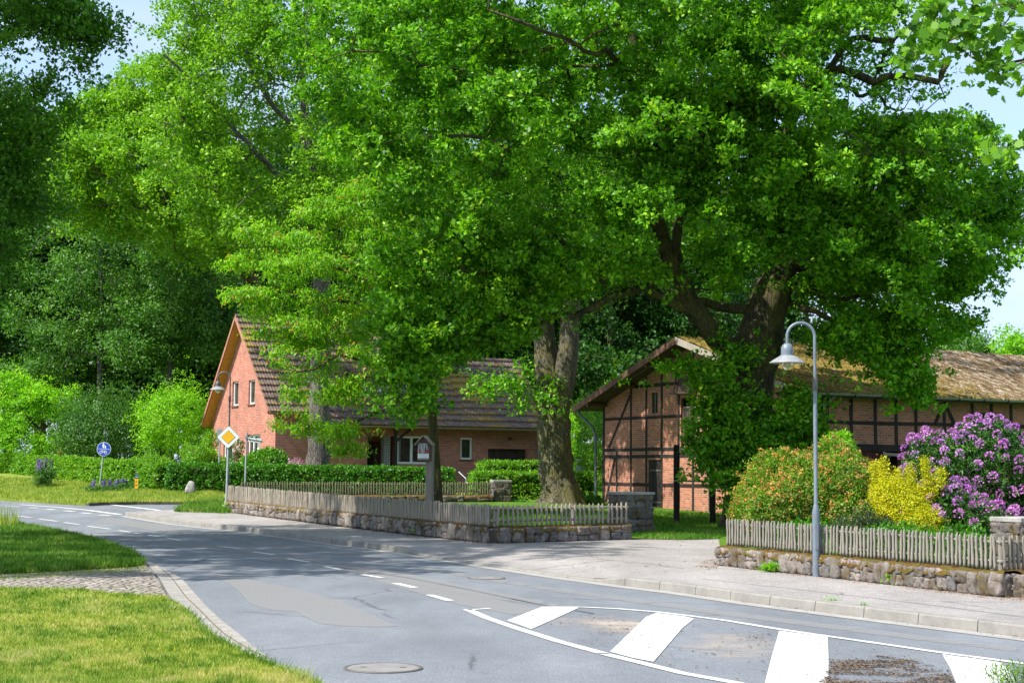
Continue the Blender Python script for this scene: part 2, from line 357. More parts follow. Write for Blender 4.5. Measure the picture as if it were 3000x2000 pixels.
def softband(name, col, soft, amt=1.0, sc=1.2):
    t = NT(name); p = t.gen()
    e = t.n('Attribute', {'attribute_name': 'edge'}).outputs['Fac']
    g = t.noise(p, 150.0, 2.0, 0.6); n1 = t.noise(p, sc, 7.0, 0.7)
    f = t.math('ADD', t.math('DIVIDE', e, soft), t.math('MULTIPLY', t.math('SUBTRACT', n1, 0.5), 2.2))
    f = t.math('MULTIPLY', t.math('MULTIPLY', f, 1.0, True), amt)
    c = t.mix(1.0, col, t.ramp(g, [(0.32, 0.6), (0.5, 1.0), (0.68, 1.45)]), 'MULTIPLY')
    d = t.principled(c, 0.85, None, Specular_IOR_Level=0.3)
    tr = t.n('BsdfTransparent').outputs[0]
    return t.done(t.n('MixShader', Fac=f, _1=tr, _2=d).outputs[0])
M['band'] = softband('worn light asphalt', (0.25, 0.248, 0.242), 0.03, 0.62, 1.6)
M['sanddrift'] = softband('drifted sand', (0.40, 0.345, 0.295), 0.9, 0.85, 1.6)
def paint():
    t = NT('road paint'); p = t.gen()
    w = t.ramp(t.noise(p, 22.0, 6.0, 0.75), [(0.34, (0.26, 0.26, 0.26)), (0.45, (0.62, 0.62, 0.60)), (0.7, (0.72, 0.72, 0.70))])
    w = t.mix(1.0, w, t.ramp(t.noise(p, 1.4, 7.0, 0.75), [(0.38, 0.72), (0.55, 1.0)]), 'MULTIPLY')
    w = t.mix(1.0, w, t.ramp(t.noise(p, 70.0, 3.0, 0.8), [(0.34, 0.7), (0.5, 1.0)]), 'MULTIPLY')
    return t.done(t.principled(w, 0.7, None))
M['paint'] = paint()
def cobble():
    t = NT('cobble stones'); p = t.gen()
    q = t.scale(p, (1.0, 1.0, 0.0))
    w = t.n('MixRGB', Fac=0.06, Color1=q, Color2=t.noise(p, 3.0, 3.0, 0.5, 'Color')).outputs[0]
    v = t.n('TexVoronoi', {'feature': 'DISTANCE_TO_EDGE'}, Vector=w, Scale=6.5, Randomness=0.75).outputs[0]
    vc = t.n('TexVoronoi', {'feature': 'F1'}, Vector=w, Scale=6.5, Randomness=0.75).outputs['Color']
    c = t.ramp(t.n('SeparateColor', Color=vc).outputs[0], [(0.0, (0.23, 0.2, 0.18)), (0.5, (0.31, 0.26, 0.24)), (1.0, (0.38, 0.33, 0.3))])
    c = t.mix(1.0, c, t.ramp(t.noise(p, 40.0, 4.0), [(0.3, 0.75), (0.7, 1.2)]), 'MULTIPLY')
    j = t.ramp(v, [(0.03, 1.0), (0.1, 0.0)])
    grass = t.ramp(t.noise(p, 2.2, 5.0), [(0.45, (0.12, 0.1, 0.06)), (0.6, (0.13, 0.17, 0.035))])
    c = t.mix(j, c, grass)
    h = t.ramp(v, [(0.0, 0.0), (0.25, 1.0)])
    return t.done(t.principled(c, 0.8, t.bump(h, 1.0, 0.05), Specular_IOR_Level=0.3))
M['cobble'] = cobble()
def paver():
    t = NT('gutter pavers'); p = t.n('TexCoord').outputs['UV']
    b = t.n('TexBrick', {'offset': 0.0}, Vector=p, Color1=(0.24, 0.225, 0.2), Color2=(0.32, 0.3, 0.27), Mortar=(0.12, 0.1, 0.07), Scale=1.0, Mortar_Size=0.012, Bias=0.0, Brick_Width=0.16, Row_Height=0.24)
    c = t.mix(1.0, b.outputs['Color'], t.ramp(t.noise(t.gen(), 12.0, 6.0, 0.7), [(0.3, 0.75), (0.7, 1.2)]), 'MULTIPLY')
    return t.done(t.principled(c, 0.85, t.bump(b.outputs['Fac'], -0.6, 0.01)))
M['paver'] = paver()
def soil(name, g0, g1, dry):
    t = NT(name); p = t.gen()
    c = t.ramp(t.noise(p, 0.9, 6.0, 0.65), [(0.3, g0), (0.6, g1), (0.78, dry)])
    c = t.mix(1.0, c, t.ramp(t.noise(p, 28.0, 5.0, 0.7), [(0.3, 0.45), (0.7, 1.35)]), 'MULTIPLY')
    return t.done(t.principled(c, 0.95, t.bump(t.noise(p, 40.0, 5.0), 1.0, 0.03), Specular_IOR_Level=0.1))
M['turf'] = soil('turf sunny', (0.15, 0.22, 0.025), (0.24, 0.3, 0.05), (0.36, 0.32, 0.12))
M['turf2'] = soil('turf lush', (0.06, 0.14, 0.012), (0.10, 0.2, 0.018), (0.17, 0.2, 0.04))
M['soil'] = soil('garden soil', (0.03, 0.05, 0.015), (0.05, 0.06, 0.02), (0.07, 0.05, 0.03))

M['white'] = simple('white upvc', (0.78, 0.8, 0.8), 0.35, 0, 0.05)
M['zinc'] = simple('zinc', (0.33, 0.35, 0.37), 0.45, 0.6, 0.2, 6)
M['galv'] = simple('galvanised steel', (0.36, 0.40, 0.44), 0.5, 0.35, 0.15, 14)
M['lamp_grey'] = simple('lamp grey paint', (0.15, 0.185, 0.22), 0.45, 0.1, 0.22, 9, 0.1)
M['lamp_shade'] = simple('lamp enamel', (0.27, 0.28, 0.285), 0.4, 0.1, 0.25, 12)
M['lamp_white'] = simple('shade inside', (0.5, 0.48, 0.42), 0.5, 0, 0.1)
M['lamp_old'] = simple('old lamp metal', (0.11, 0.11, 0.10), 0.5, 0.3, 0.35, 9)
M['darkgrey'] = simple('dull pipe grey', (0.10, 0.13, 0.15), 0.5, 0.1, 0.2, 9)
M['darkmetal'] = simple('dark metal', (0.035, 0.035, 0.035), 0.5, 0.3)
M['blacktxt'] = simple('sign black', (0.02, 0.02, 0.02), 0.5)
M['signwhite'] = simple('sign white', (0.68, 0.72, 0.70), 0.4, 0, 0.08, 8)
M['signyellow'] = simple('sign yellow', (0.75, 0.40, 0.01), 0.4, 0, 0.06, 5)
M['signblue'] = simple('sign blue', (0.012, 0.06, 0.42), 0.35, 0, 0.08, 5)
M['gasyellow'] = simple('marker yellow', (0.75, 0.38, 0.01), 0.5)
M['signblue2'] = simple('marker blue', (0.07, 0.10, 0.22), 0.5)
M['red'] = simple('poster red', (0.6, 0.03, 0.04), 0.5)
M['posterdark'] = simple('poster grey', (0.06, 0.055, 0.06), 0.5)
M['posterwhite'] = simple('poster white', (0.78, 0.78, 0.8), 0.5, 0, 0.04)
M['garage'] = wood('garage slats', (0.035, 0.025, 0.022), (0.07, 0.05, 0.045), (2, 2, 2), 0.5)
M['greyslat'] = simple('grey slats', (0.22, 0.27, 0.29), 0.5)
M['doorbrown'] = simple('brown door', (0.07, 0.025, 0.015), 0.4)
M['curtain'] = simple('net curtain', (0.24, 0.25, 0.24), 0.9, 0, 0.35, 9)
M['boulder'] = stone('boulder')
def glass():
    t = NT('window glass'); p = t.obj()
    c = t.ramp(t.noise(p, 1.8, 3.0), [(0.35, (0.012, 0.014, 0.014)), (0.65, (0.05, 0.055, 0.05))])
    return t.done(t.principled(c, 0.06, None, Specular_IOR_Level=0.9))
M['glass'] = glass()
def bulb():
    t = NT('lamp glass')
    g = t.principled((0.75, 0.7, 0.5), 0.15, None, Transmission_Weight=0.75, IOR=1.3)
    return t.done(g)
M['bulb'] = bulb()
# ------------------------------------------------------------------ foliage
def unit(a):
    return a / np.maximum(np.linalg.norm(a, axis=-1, keepdims=True), 1e-9)
def leaf_mesh(name, C, D, N, L, Wd, fold=0.12, shape='kite', rnd=None):
    """C base points, D direction, N normal, L length, Wd width (arrays)"""
    n = len(C); D = unit(D); S = unit(np.cross(D, N)); N2 = np.cross(S, D)
    L = np.broadcast_to(L, (n,)).reshape(n, 1); Wd = np.broadcast_to(Wd, (n,)).reshape(n, 1)
    if shape == 'kite':
        V = np.stack([C, C + D * L * .58 + S * Wd * .5 + N2 * L * fold, C + D * L, C + D * L * .58 - S * Wd * .5 + N2 * L * fold], 1)
    elif shape == 'long':
        V = np.stack([C, C + D * L * .45 + S * Wd * .5 + N2 * L * fold, C + D * L - N2 * L * .12, C + D * L * .45 - S * Wd * .5 + N2 * L * fold], 1)
    elif shape == 'hex':
        V = np.stack([C, C + D * L * .3 + S * Wd * .42 + N2 * L * fold, C + D * L * .72 + S * Wd * .5 + N2 * L * fold, C + D * L, C + D * L * .72 - S * Wd * .5 + N2 * L * fold, C + D * L * .3 - S * Wd * .42 + N2 * L * fold], 1)
    else:
        pts = shape
        V = np.stack([C + D * L * a + S * Wd * b + N2 * L * (abs(b) * fold) for a, b in pts], 1)
    k = V.shape[1]
    Fc = np.arange(n * k).reshape(n, k)
    if rnd is None: rnd = rng.random(n)
    return arr_mesh(name, V.reshape(-1, 3), Fc, attrs={'rnd': ('FACE', rnd)})

def jitter(n, s): return rng.normal(0, s, (n, 3))

def ellip_px(specs):
    out = []
    for px, py, Y, rx, ry, dep in specs:
        c = P(px, py, Y); out.append((np.array(c), np.array([rx * Y / F, dep, ry * Y / F])))
    return out
def sample_shell(ells, n, inner=0.6, zmin=None, outside=True):
    """points in the outer shell of a union of ellipsoids"""
    w = np.array([r[0] * r[2] + r[0] * r[1] + r[1] * r[2] for c, r in ells]); w /= w.sum()
    pts = []; nor = []
    tot = 0
    while tot < n:
        m = max(200, int((n - tot) * 1.6))
        idx = rng.choice(len(ells), m, p=w)
        c = np.array([ells[i][0] for i in idx]); r = np.array([ells[i][1] for i in idx])
        d = unit(rng.normal(size=(m, 3)))
        rad = (inner ** 3 + (1 - inner ** 3) * rng.random((m, 1))) ** (1 / 3)
        p = c + d * r * rad
        ok = np.ones(m, bool)
        if outside and len(ells) > 1:
            for i, (cc, rr) in enumerate(ells):
                q = (p - cc) / rr
                ok &= ~((np.einsum('ij,ij->i', q, q) < (inner * 0.85) ** 2) & (idx != i))
        if zmin is not None: ok &= p[:, 2] > zmin
        pts.append(p[ok]); nor.append(unit(d[ok] / r[ok])); tot += ok.sum()
        if m > 1e6: break
    return np.concatenate(pts)[:n], np.concatenate(nor)[:n]

def foliage(name, mat, centres, outward, parent, per=8, spread=0.1, L=(0.09, 0.14), ratio=0.6, up=0.6, shape='kite', droop=0.0, fold=0.12, nrand=0.38, dirout=0.8, nout=1.0):
    """rosettes of leaves at the given tuft centres"""
    n = len(centres)
    C = np.repeat(centres, per, 0); O = np.repeat(outward, per, 0)
    m = len(C)
    D = unit(jitter(m, 1.0) + O * dirout + np.array([0, 0, -droop]))
    C = C + jitter(m, spread) * np.array([1, 1, 0.7])
    N = unit(O * nout + np.array([0, 0, up * .6]) + jitter(m, nrand))
    ln = rng.uniform(L[0], L[1], m)
    tone = np.repeat(rng.normal(0, 0.16, n), per)
    rnd = np.clip(rng.beta(2, 2.2, m) + tone, 0, 1)
    me = leaf_mesh(name, C, D, N, ln, ln * ratio * rng.uniform(.8, 1.2, m), fold, shape, rnd)
    return link(name, me, mat, parent)

class Skel:
    def __init__(s): s.p = []; s.par = []; s.r = []
    def near(s, q):
        A = np.array(s.p); return int(np.argmin(((A - q) ** 2).sum(1)))
    def path(s, pts, r0, r1, start=None, step=0.4, wob=0.04):
        pts = [np.array(p, float) for p in pts]
        if start is None and s.p:
            start = s.near(pts[0])
        if start is not None and np.linalg.norm(np.array(s.p[start]) - pts[0]) > 0.05: pts = [np.array(s.p[start])] + pts
        # catmull-rom
        ext = [2 * pts[0] - pts[1]] + pts + [2 * pts[-1] - pts[-2]]
        fine = []
        for i in range(1, len(ext) - 2):
            a, b, c, d = ext[i - 1], ext[i], ext[i + 1], ext[i + 2]
            k = max(2, int(np.linalg.norm(c - b) / step))
            for j in range(k):
                t = j / k
                fine.append(0.5 * ((2 * b) + (-a + c) * t + (2 * a - 5 * b + 4 * c - d) * t * t + (-a + 3 * b - 3 * c + d) * t ** 3))
        fine.append(pts[-1])
        prev = start if start is not None else -1
        n = len(fine)
        for i, q in enumerate(fine):
            if i == 0 and start is not None: continue
            q = q + rng.normal(0, wob * step * 2, 3) * (1 if 0 < i < n - 1 else 0)
            s.p.append(q); s.par.append(prev); s.r.append(r0 + (r1 - r0) * i / max(1, n - 1)); prev = len(s.p) - 1
        return prev
    def grow(s, targets, step=0.55, rtip=0.012, wob=0.10, up=0.25):
        """attach every target to the nearest branch node"""
        A = np.array(s.p); d0 = ((targets[:, None, :] - A[None, ::3, :]) ** 2).sum(2).min(1)
        order = np.argsort(d0)
        P_ = np.zeros((len(s.p) + len(targets) * 14 + 100, 3)); n = len(s.p); P_[:n] = A
        for ti in order:
            q = targets[ti]
            dd = P_[:n] - q
            dist = np.sqrt((dd * dd).sum(1)) + 0.25 * np.maximum(0, dd[:, 2])
            i = int(np.argmin(dist)); a = P_[i].copy(); L = np.linalg.norm(q - a)
            pd = a - P_[s.par[i]] if s.par[i] >= 0 else np.array([0, 0, 1.0])
            pd = pd / (np.linalg.norm(pd) + 1e-9)
            ctrl = a + (pd * 0.3 + np.array([0, 0, up])) * L * 0.5 + (q - a) * 0.25
            k = max(1, min(12, int(L / step)))
            prev = i
            for j in range(1, k + 1):
                t = j / k; x = (1 - t) ** 2 * a + 2 * t * (1 - t) * ctrl + t * t * q
                if j < k: x = x + rng.normal(0, wob * step, 3)
                P_[n] = x; s.p.append(x); s.par.append(prev); s.r.append(rtip); prev = n; n += 1
    def radii(s, e=2.3, rtip=0.012):
        n = len(s.p); acc = np.zeros(n); r = np.array(s.r); out = np.zeros(n)
        for i in range(n - 1, -1, -1):
            rr = max(acc[i], rtip ** e) ** (1 / e)
            out[i] = max(rr, r[i]) if r[i] > 0.03 else rr
            if s.par[i] >= 0: acc[s.par[i]] += min(rr, out[i]) ** e if r[i] <= 0.03 else rr ** e * 0.3
        s.rad = out; return out
    def mesh(s, name, mat, parent, rmin=0.0, rmax=9, sides=6, noise_amp=0.0, scale=1.0):
        Pn = np.array(s.p); par = np.array(s.par); rad = s.rad * scale
        idx = np.where((par >= 0))[0]
        sel = idx[(rad[idx] >= rmin) & (rad[idx] < rmax)]
        a = Pn[par[sel]]; b = Pn[sel]; d = unit(b - a)
        pd = np.where((par[par[sel]] >= 0)[:, None], unit(Pn[par[sel]] - Pn[np.maximum(par[par[sel]], 0)]), d)
        same = (rad[par[sel]] < rad[sel] * 1.45)
        da = np.where(same[:, None], pd, d)
        # keep shared rings consistent: node direction = its own incoming edge
        ra = np.where(same, rad[par[sel]], rad[sel] * 1.25); rb = rad[sel]
        def ring(c, dd, r):
            ref = np.tile(np.array([0.31, 0.17, 0.05]), (len(dd), 1)) + np.where(np.abs(dd[:, 2:3]) > 0.9, np.array([[1.0, 0, 0]]), np.array([[0, 0, 1.0]]))
            u = unit(np.cross(dd, ref)); v = np.cross(dd, u)
            t = np.linspace(0, 2 * np.pi, sides, endpoint=False)
            return c[:, None, :] + (u[:, None, :] * np.cos(t)[None, :, None] + v[:, None, :] * np.sin(t)[None, :, None]) * r[:, None, None]
        V = np.concatenate([ring(a, da, ra), ring(b, d, rb)], 1)
        if noise_amp:
            ph = V * 7.0
            V = V * 1.0 + noise_amp * np.stack([np.sin(ph[..., 1] + ph[..., 2] * .6), np.sin(ph[..., 0] * 1.1 + ph[..., 2] * .5), 0 * ph[..., 0]], -1) * np.minimum(1, np.concatenate([np.repeat(ra[:, None], sides, 1), np.repeat(rb[:, None], sides, 1)], 1))[..., None]
        n = len(sel); j = np.arange(sides); j2 = (j + 1) % sides
        f = np.stack([j, j2, j2 + sides, j + sides], 1)
        Fc = (np.arange(n)[:, None, None] * 2 * sides + f[None]).reshape(-1, 4)
        me = arr_mesh(name, V.reshape(-1, 3), Fc, smooth=True)
        return link(name, me, mat, parent)

def trunk_mesh(name, mat, pts, radii, parent, sides=28, amp=0.06, flare=0.0, flare_h=1.2, step=0.12, seed=0, lobes=7):
    """solid bark trunk with ridges and root flare"""
    pts = [np.array(p, float) for p in pts]
    ext = [2 * pts[0] - pts[1]] + pts + [2 * pts[-1] - pts[-2]]
    rr = [radii[0]] + list(radii) + [radii[-1]]
    C = []; Rr = []
    for i in range(1, len(ext) - 2):
        a, b, c, d = ext[i - 1], ext[i], ext[i + 1], ext[i + 2]; k = max(2, int(np.linalg.norm(c - b) / step))
        for j in range(k):
            t = j / k
            C.append(0.5 * ((2 * b) + (-a + c) * t + (2 * a - 5 * b + 4 * c - d) * t * t + (-a + 3 * b - 3 * c + d) * t ** 3)); Rr.append(rr[i] + (rr[i + 1] - rr[i]) * (t * t * (3 - 2 * t)))
    C.append(pts[-1]); Rr.append(rr[-1])
    C = np.array(C); Rr = np.array(Rr); n = len(C)
    D = unit(np.gradient(C, axis=0)); u = None; V = np.zeros((n, sides, 3))
    for i in range(n):
        if u is None: u = np.cross(D[i], [0.0, 1.0, 0.02])
        u = u - D[i] * np.dot(u, D[i]); u /= np.linalg.norm(u); v = np.cross(D[i], u)
        h = C[i][2] - C[0][2]
        for j in range(sides):
            th = 2 * math.pi * j / sides
            r = Rr[i] * (1 + flare * math.exp(-max(0, h) / flare_h * 2.2) * (1 + 0.45 * math.sin(lobes * th + seed)))
            q = Vector((math.cos(th) * 2.2 + seed, math.sin(th) * 2.2, C[i][2] * 0.35))
            r *= 1 + amp * mnoise.noise(q * 1.2) * 2.0 + amp * 0.8 * mnoise.noise(Vector((math.cos(th) * 9, math.sin(th) * 9, C[i][2] * 0.9 + seed)))
            V[i, j] = C[i] + (u * math.cos(th) + v * math.sin(th)) * r
    i = np.arange(n - 1)[:, None]; j = np.arange(sides)[None]
    Fc = np.stack([i * sides + j, i * sides + (j + 1) % sides, (i + 1) * sides + (j + 1) % sides, (i + 1) * sides + j], -1).reshape(-1, 4)
    return link(name, arr_mesh(name, V.reshape(-1, 3), Fc, smooth=True), mat, parent)

def local(pts, loc):
    return [np.array(p, float) - np.array(loc, float) for p in pts]

# bushes: shell of leaf tufts on ellipsoids + stems inside
def bush(name, label, cat, ells, mat, tufts, per=7, L=(0.06, 0.1), ratio=0.55, shape='kite', spread=0.08, inner=0.75, zmin=None, group=None, up=0.6, droop=0.0, stems=40, smat='barkdark', base=None, bump=0.12, dirout=0.9):
    e = ellip_px(ells)
    c0 = np.mean([c for c, r in e], 0)
    if base is None:
        base = np.array([c0[0], c0[1], zv(c0[0], c0[1]) + 0.08])
    t = thing(name, label, cat, tuple(base), 0, group)
    if zmin is None: zmin = base[2] + 0.02
    pts, nor = sample_shell(e, tufts, inner, zmin)
    # lumpy outline
    lump = np.array([mnoise.noise(Vector(p * 1.3)) for p in pts]) + 0.5 * np.array([mnoise.noise(Vector(p * 4.0)) for p in pts])
    pts = pts + nor * (lump * bump * 2.2)[:, None] + np.array([0, 0, 1.0]) * (rng.random((len(pts), 1)) ** 9 * (bump * 1.6 if bump > .25 else 0))
    pts = pts[pts[:, 2] > zmin]; nor = nor[:len(pts)]
    foliage('foliage', M[mat], pts - base, nor, t, per, spread, L, ratio, up, shape, droop, dirout=dirout)
    sk = Skel(); sk.path([np.array([0, 0, -0.1]), np.array([0, 0, 0.25])], 0.05, 0.04, step=.2)
    tg, _ = sample_shell(e, stems, 0.3, zmin); sk.grow(tg - base, step=0.25, rtip=0.008); sk.radii(rtip=.006)
    sk.mesh('stem', M[smat], t, sides=5)
    return t, pts, nor, base

def blossoms(parent, base, pts, nor, mat, n, rad=0.07, per=12, L=0.05, ratio=0.8, name='blossom', face=None):
    idx = rng.choice(len(pts), n, replace=False)
    c = pts[idx]; o = nor[idx]
    C = np.repeat(c, per, 0); O = np.repeat(o, per, 0)
    d = unit(jitter(len(C), 1.0) + O * 0.7)
    C = C - base + O * 0.07 + d * rad * 0.5
    me = leaf_mesh(name, C, unit(d + jitter(len(C), .5)), unit(d + jitter(len(C), .6)), np.full(len(C), L), np.full(len(C), L * ratio), .2, 'kite', np.clip(rng.normal(.5, .25, len(C)), 0, 1))
    o_ = link(name, me, M[mat], parent); o_['kind'] = 'stuff'
    return o_

def hedge(name, label, path, w, h0, top, mat, dens=420, L=(0.07, 0.12), group=None, cat='hedge', rough=0.05):
    """path: list of (x,y); h0/top: functions/values of z"""
    base = np.array([path[0][0], path[0][1], h0(*path[0])])
    t = thing(name, label, cat, tuple(base), 0, group)
    mb = MB(); allC = []; allN = []
    for (a, b) in zip(path[:-1], path[1:]):
        a3 = np.array([a[0], a[1]]); b3 = np.array([b[0], b[1]]); d = b3 - a3; ln = np.linalg.norm(d); d /= ln; nn = np.array([d[1], -d[0]])
        za, zb, ta, tb = h0(*a), h0(*b), top(*a), top(*b)
        i = 0.10
        c = []
        for zz in (0, 1):
            for (s_, q) in ((0, 1), (1, 1), (1, -1), (0, -1)):
                pt = (a3 if s_ == 0 else b3) + d * (i if s_ == 0 else -i) + nn * q * (w / 2 - i)
                z = (za if s_ == 0 else zb) + 0.0 if zz == 0 else (ta if s_ == 0 else tb) - i
                c.append((pt[0] - base[0], pt[1] - base[1], z - base[2]))
        mb.hexa(c)
        H = (ta + tb) / 2 - (za + zb) / 2
        for face, area in (('f', ln * H), ('b', ln * H * .5), ('t', ln * w), ('e0', w * H), ('e1', w * H)):
            n = int(area * dens / 7); u = rng.random(n)
            if face in 'fb':
                v = rng.random(n); q = 1 if face == 'f' else -1
                xyp = a3 + d * (u * ln)[:, None] + nn * q * w / 2; N = np.tile(np.array([nn[0] * q, nn[1] * q, 0.15]), (n, 1))
            elif face == 't':
                v = np.ones(n); k = rng.uniform(-.5, .5, n); xyp = a3 + d * (u * ln)[:, None] + nn * (k * w)[:, None]; N = np.tile(np.array([0, 0, 1.0]), (n, 1))
            else:
                v = rng.random(n); k = rng.uniform(-.5, .5, n); q = 0 if face == 'e0' else 1
                xyp = (a3 if q == 0 else b3) + nn * (k * w)[:, None]; N = np.tile(np.array([d[0] * (1 if q else -1), d[1] * (1 if q else -1), .1]), (n, 1))
            uu = ((xyp - a3) @ d / ln)
            z = (za + (zb - za) * uu) * (1 - v) + (ta + (tb - ta) * uu) * v
            Cn = np.concatenate([xyp, z[:, None]], 1)
            lump = np.array([mnoise.noise(Vector(p * 1.1)) for p in Cn])
            Cn = Cn + N * (lump * rough * 1.6)[:, None]
            allC.append(Cn); allN.append(N)
    C = np.concatenate(allC) - base; N = np.concatenate(allN)
    foliage('foliage', M[mat], C, N, t, 7, 0.055, L, 0.62, 0.35, 'kite', 0.0, dirout=1.0, nrand=.5)
    mb.build('inner_twigs', M['soil'], t)
    return t

# ------------------------------------------------------------------ ground sheets
def dense(pts, step):
    out = []
    n = len(pts)
    for i in range(n):
        a = np.array(pts[i][:2], float); b = np.array(pts[(i + 1) % n][:2], float); k = max(1, int(np.linalg.norm(b - a) / step))
        for j in range(k): out.append(tuple(a + (b - a) * j / k))
    return out
def inpoly(pts, poly):
    x = pts[:, 0]; y = pts[:, 1]; c = np.zeros(len(pts), bool); n = len(poly); j = n - 1
    for i in range(n):
        xi, yi = poly[i]; xj, yj = poly[j]
        if yi != yj:
            c ^= ((yi > y) != (yj > y)) & (x < (xj - xi) * (y - yi) / (yj - yi) + xi)
        j = i
    return c
def sheet(name, poly, zf, mat, step=1.0, skirt=0.0, uv=None):
    pl = dense(poly, step)
    A = np.array(pl); mn = A.min(0); mx = A.max(0)
    gx = np.arange(mn[0] + step / 2, mx[0], step); gy = np.arange(mn[1] + step / 2, mx[1], step)
    gg = np.array([(x, y) for x in gx for y in gy]) if len(gx) and len(gy) else np.zeros((0, 2))
    if len(gg): gg = gg[inpoly(gg, pl)]
    vs = [Vector(p) for p in pl] + [Vector(p) for p in gg]
    n = len(pl)
    r = geometry.delaunay_2d_cdt(vs, [], [list(range(n))], 1, 1e-5)
    V = [(v[0], v[1], zf(v[0], v[1])) for v in r[0]]; Fc = [list(f) for f in r[2]]
    if skirt:
        b = len(V); V += [(x, y, zf(x, y)) for x, y in pl] + [(x, y, zf(x, y) - skirt) for x, y in pl]
        Fc += [(b + i, b + (i + 1) % n, b + n + (i + 1) % n, b + n + i) for i in range(n)]
    me = bpy.data.meshes.new(name); me.from_pydata(V, [], Fc); me.update()
    # normals up
    o = link(name, me, mat)
    o['kind'] = 'structure'
    return o
def px_poly(pts, dz=0.0, f=zr): return [xy(G(x, y, dz, f)) for x, y in pts]

def Gmany(q, zf, nx=60, ny=26):
    """ground points under many picture positions (bilinear over a coarse grid of exact hits)"""
    mn, mx = q.min(0) - 1, q.max(0) + 1
    gx = np.linspace(mn[0], mx[0], nx); gy = np.linspace(mn[1], mx[1], ny)
    T = np.array([[1.0 / G(x, y, 0, zf).y for x in gx] for y in gy])
    fx_ = (q[:, 0] - mn[0]) / (mx[0] - mn[0]) * (nx - 1); fy_ = (q[:, 1] - mn[1]) / (mx[1] - mn[1]) * (ny - 1)
    i = np.minimum(fx_.astype(int), nx - 2); j = np.minimum(fy_.astype(int), ny - 2); a = fx_ - i; b = fy_ - j
    iv = T[j, i] * (1 - a) * (1 - b) + T[j, i + 1] * a * (1 - b) + T[j + 1, i] * (1 - a) * b + T[j + 1, i + 1] * a * b
    Y = 1.0 / iv
    dx = cF.x + cR.x * (q[:, 0] - 1500) / F - cU.x * (q[:, 1] - 1000) / F; dy = cF.y + cR.y * (q[:, 0] - 1500) / F - cU.y * (q[:, 1] - 1000) / F
    X = dx / dy * Y
    Z = np.array([zf(x, y) for x, y in zip(X.tolist(), Y.tolist())])
    return np.stack([X, Y, Z], 1)
def blades(name, label, px_region, n, zf, mat, h=(0.05, 0.1), wpx=1.3, parent=None, world=None, lean=0.5, cat=None, patch=None):
    """grass: blades scattered over a region given in picture outline (denser nearby) or world polygon"""
    if world is None:
        A = np.array(px_region); mn, mx = A.min(0), A.max(0); q = rng.random((int(n * 2.5), 2)) * (mx - mn) + mn
        q = q[inpoly(q, px_region)][:n]
        Pn = Gmany(q, zf)
    else:
        A = np.array(world); mn, mx = A.min(0), A.max(0); q = rng.random((int(n * 2.5), 2)) * (mx - mn) + mn
        q = q[inpoly(q, world)][:n]; Pn = np.array([(x, y, zf(x, y)) for x, y in q])
    if patch is not None: Pn = Pn[np.array([mnoise.noise(Vector((p[0] * 2.3, p[1] * 1.6, 12))) for p in Pn]) > patch]
    m = len(Pn); D = Pn[:, 1]
    wd = np.maximum(0.005, wpx * D / F)[:, None]
    clump = np.array([mnoise.noise(Vector((p[0] * 1.4, p[1] * 0.9, 0))) for p in Pn])
    fine_ = np.array([mnoise.noise(Vector((p[0] * 7, p[1] * 5, 3))) for p in Pn])
    hh = (rng.uniform(h[0], h[1], m) * (1 + 0.35 * clump + 0.7 * fine_))[:, None]
    th = rng.random(m) * 2 * np.pi; s = np.stack([np.cos(th), np.sin(th) * .4, 0 * th], 1)
    ln = np.stack([rng.normal(0, lean, m), rng.normal(0, lean, m), np.ones(m)], 1)
    V = np.stack([Pn - s * wd / 2, Pn + s * wd / 2, Pn + ln * hh], 1).reshape(-1, 3)
    V[:, 2] -= 0.0
    col = np.clip(rng.beta(1.5, 1.8, m) + clump * 0.38 - fine_ * .5 + 0.2 * np.array([mnoise.noise(Vector((p[0] * .5, p[1] * .4, 5))) for p in Pn]), 0, 1)
    me = arr_mesh(name, V, np.arange(m * 3).reshape(m, 3), attrs={'rnd': ('FACE', col)})
    o = link(name, me, mat, parent); o['kind'] = 'stuff'; o['label'] = label
    o['category'] = 'grass'
    return o
# ------------------------------------------------------------------ setting
def z_ground(x, y): return zv(x, y) - 0.07 - (3.0 * 0)
# base ground to the horizon
gv = []; gf = []
xs = [-1500, -400, -150] + list(np.arange(-100, 61, 4.0)) + [100, 200, 500, 1500]
ys = [-300, -60, -20] + list(np.arange(-8, 141, 4.0)) + [180, 260, 400, 800, 2000]
for y in ys:
    for x in xs: gv.append((x, y, z_ground(x, y) if y < 90 else max(z_ground(x, 90), 0)))
nx = len(xs)
for i in range(len(ys) - 1):
    for j in range(nx - 1): gf.append((i * nx + j, i * nx + j + 1, (i + 1) * nx + j + 1, (i + 1) * nx + j))
me = bpy.data.meshes.new('ground'); me.from_pydata(gv, [], gf); me.polygons.foreach_set('use_smooth', [True] * len(gf))
o = link('ground', me, M['turf2']); o['kind'] = 'structure'

road_poly = [(-90, -6), (40, -6), (30, 2), (12, 11), (6, 24), (4, 60), (-2, 80), (-12, 88), (-90, 96)]
sheet('road', road_poly, zr, M['road'], 2.0)

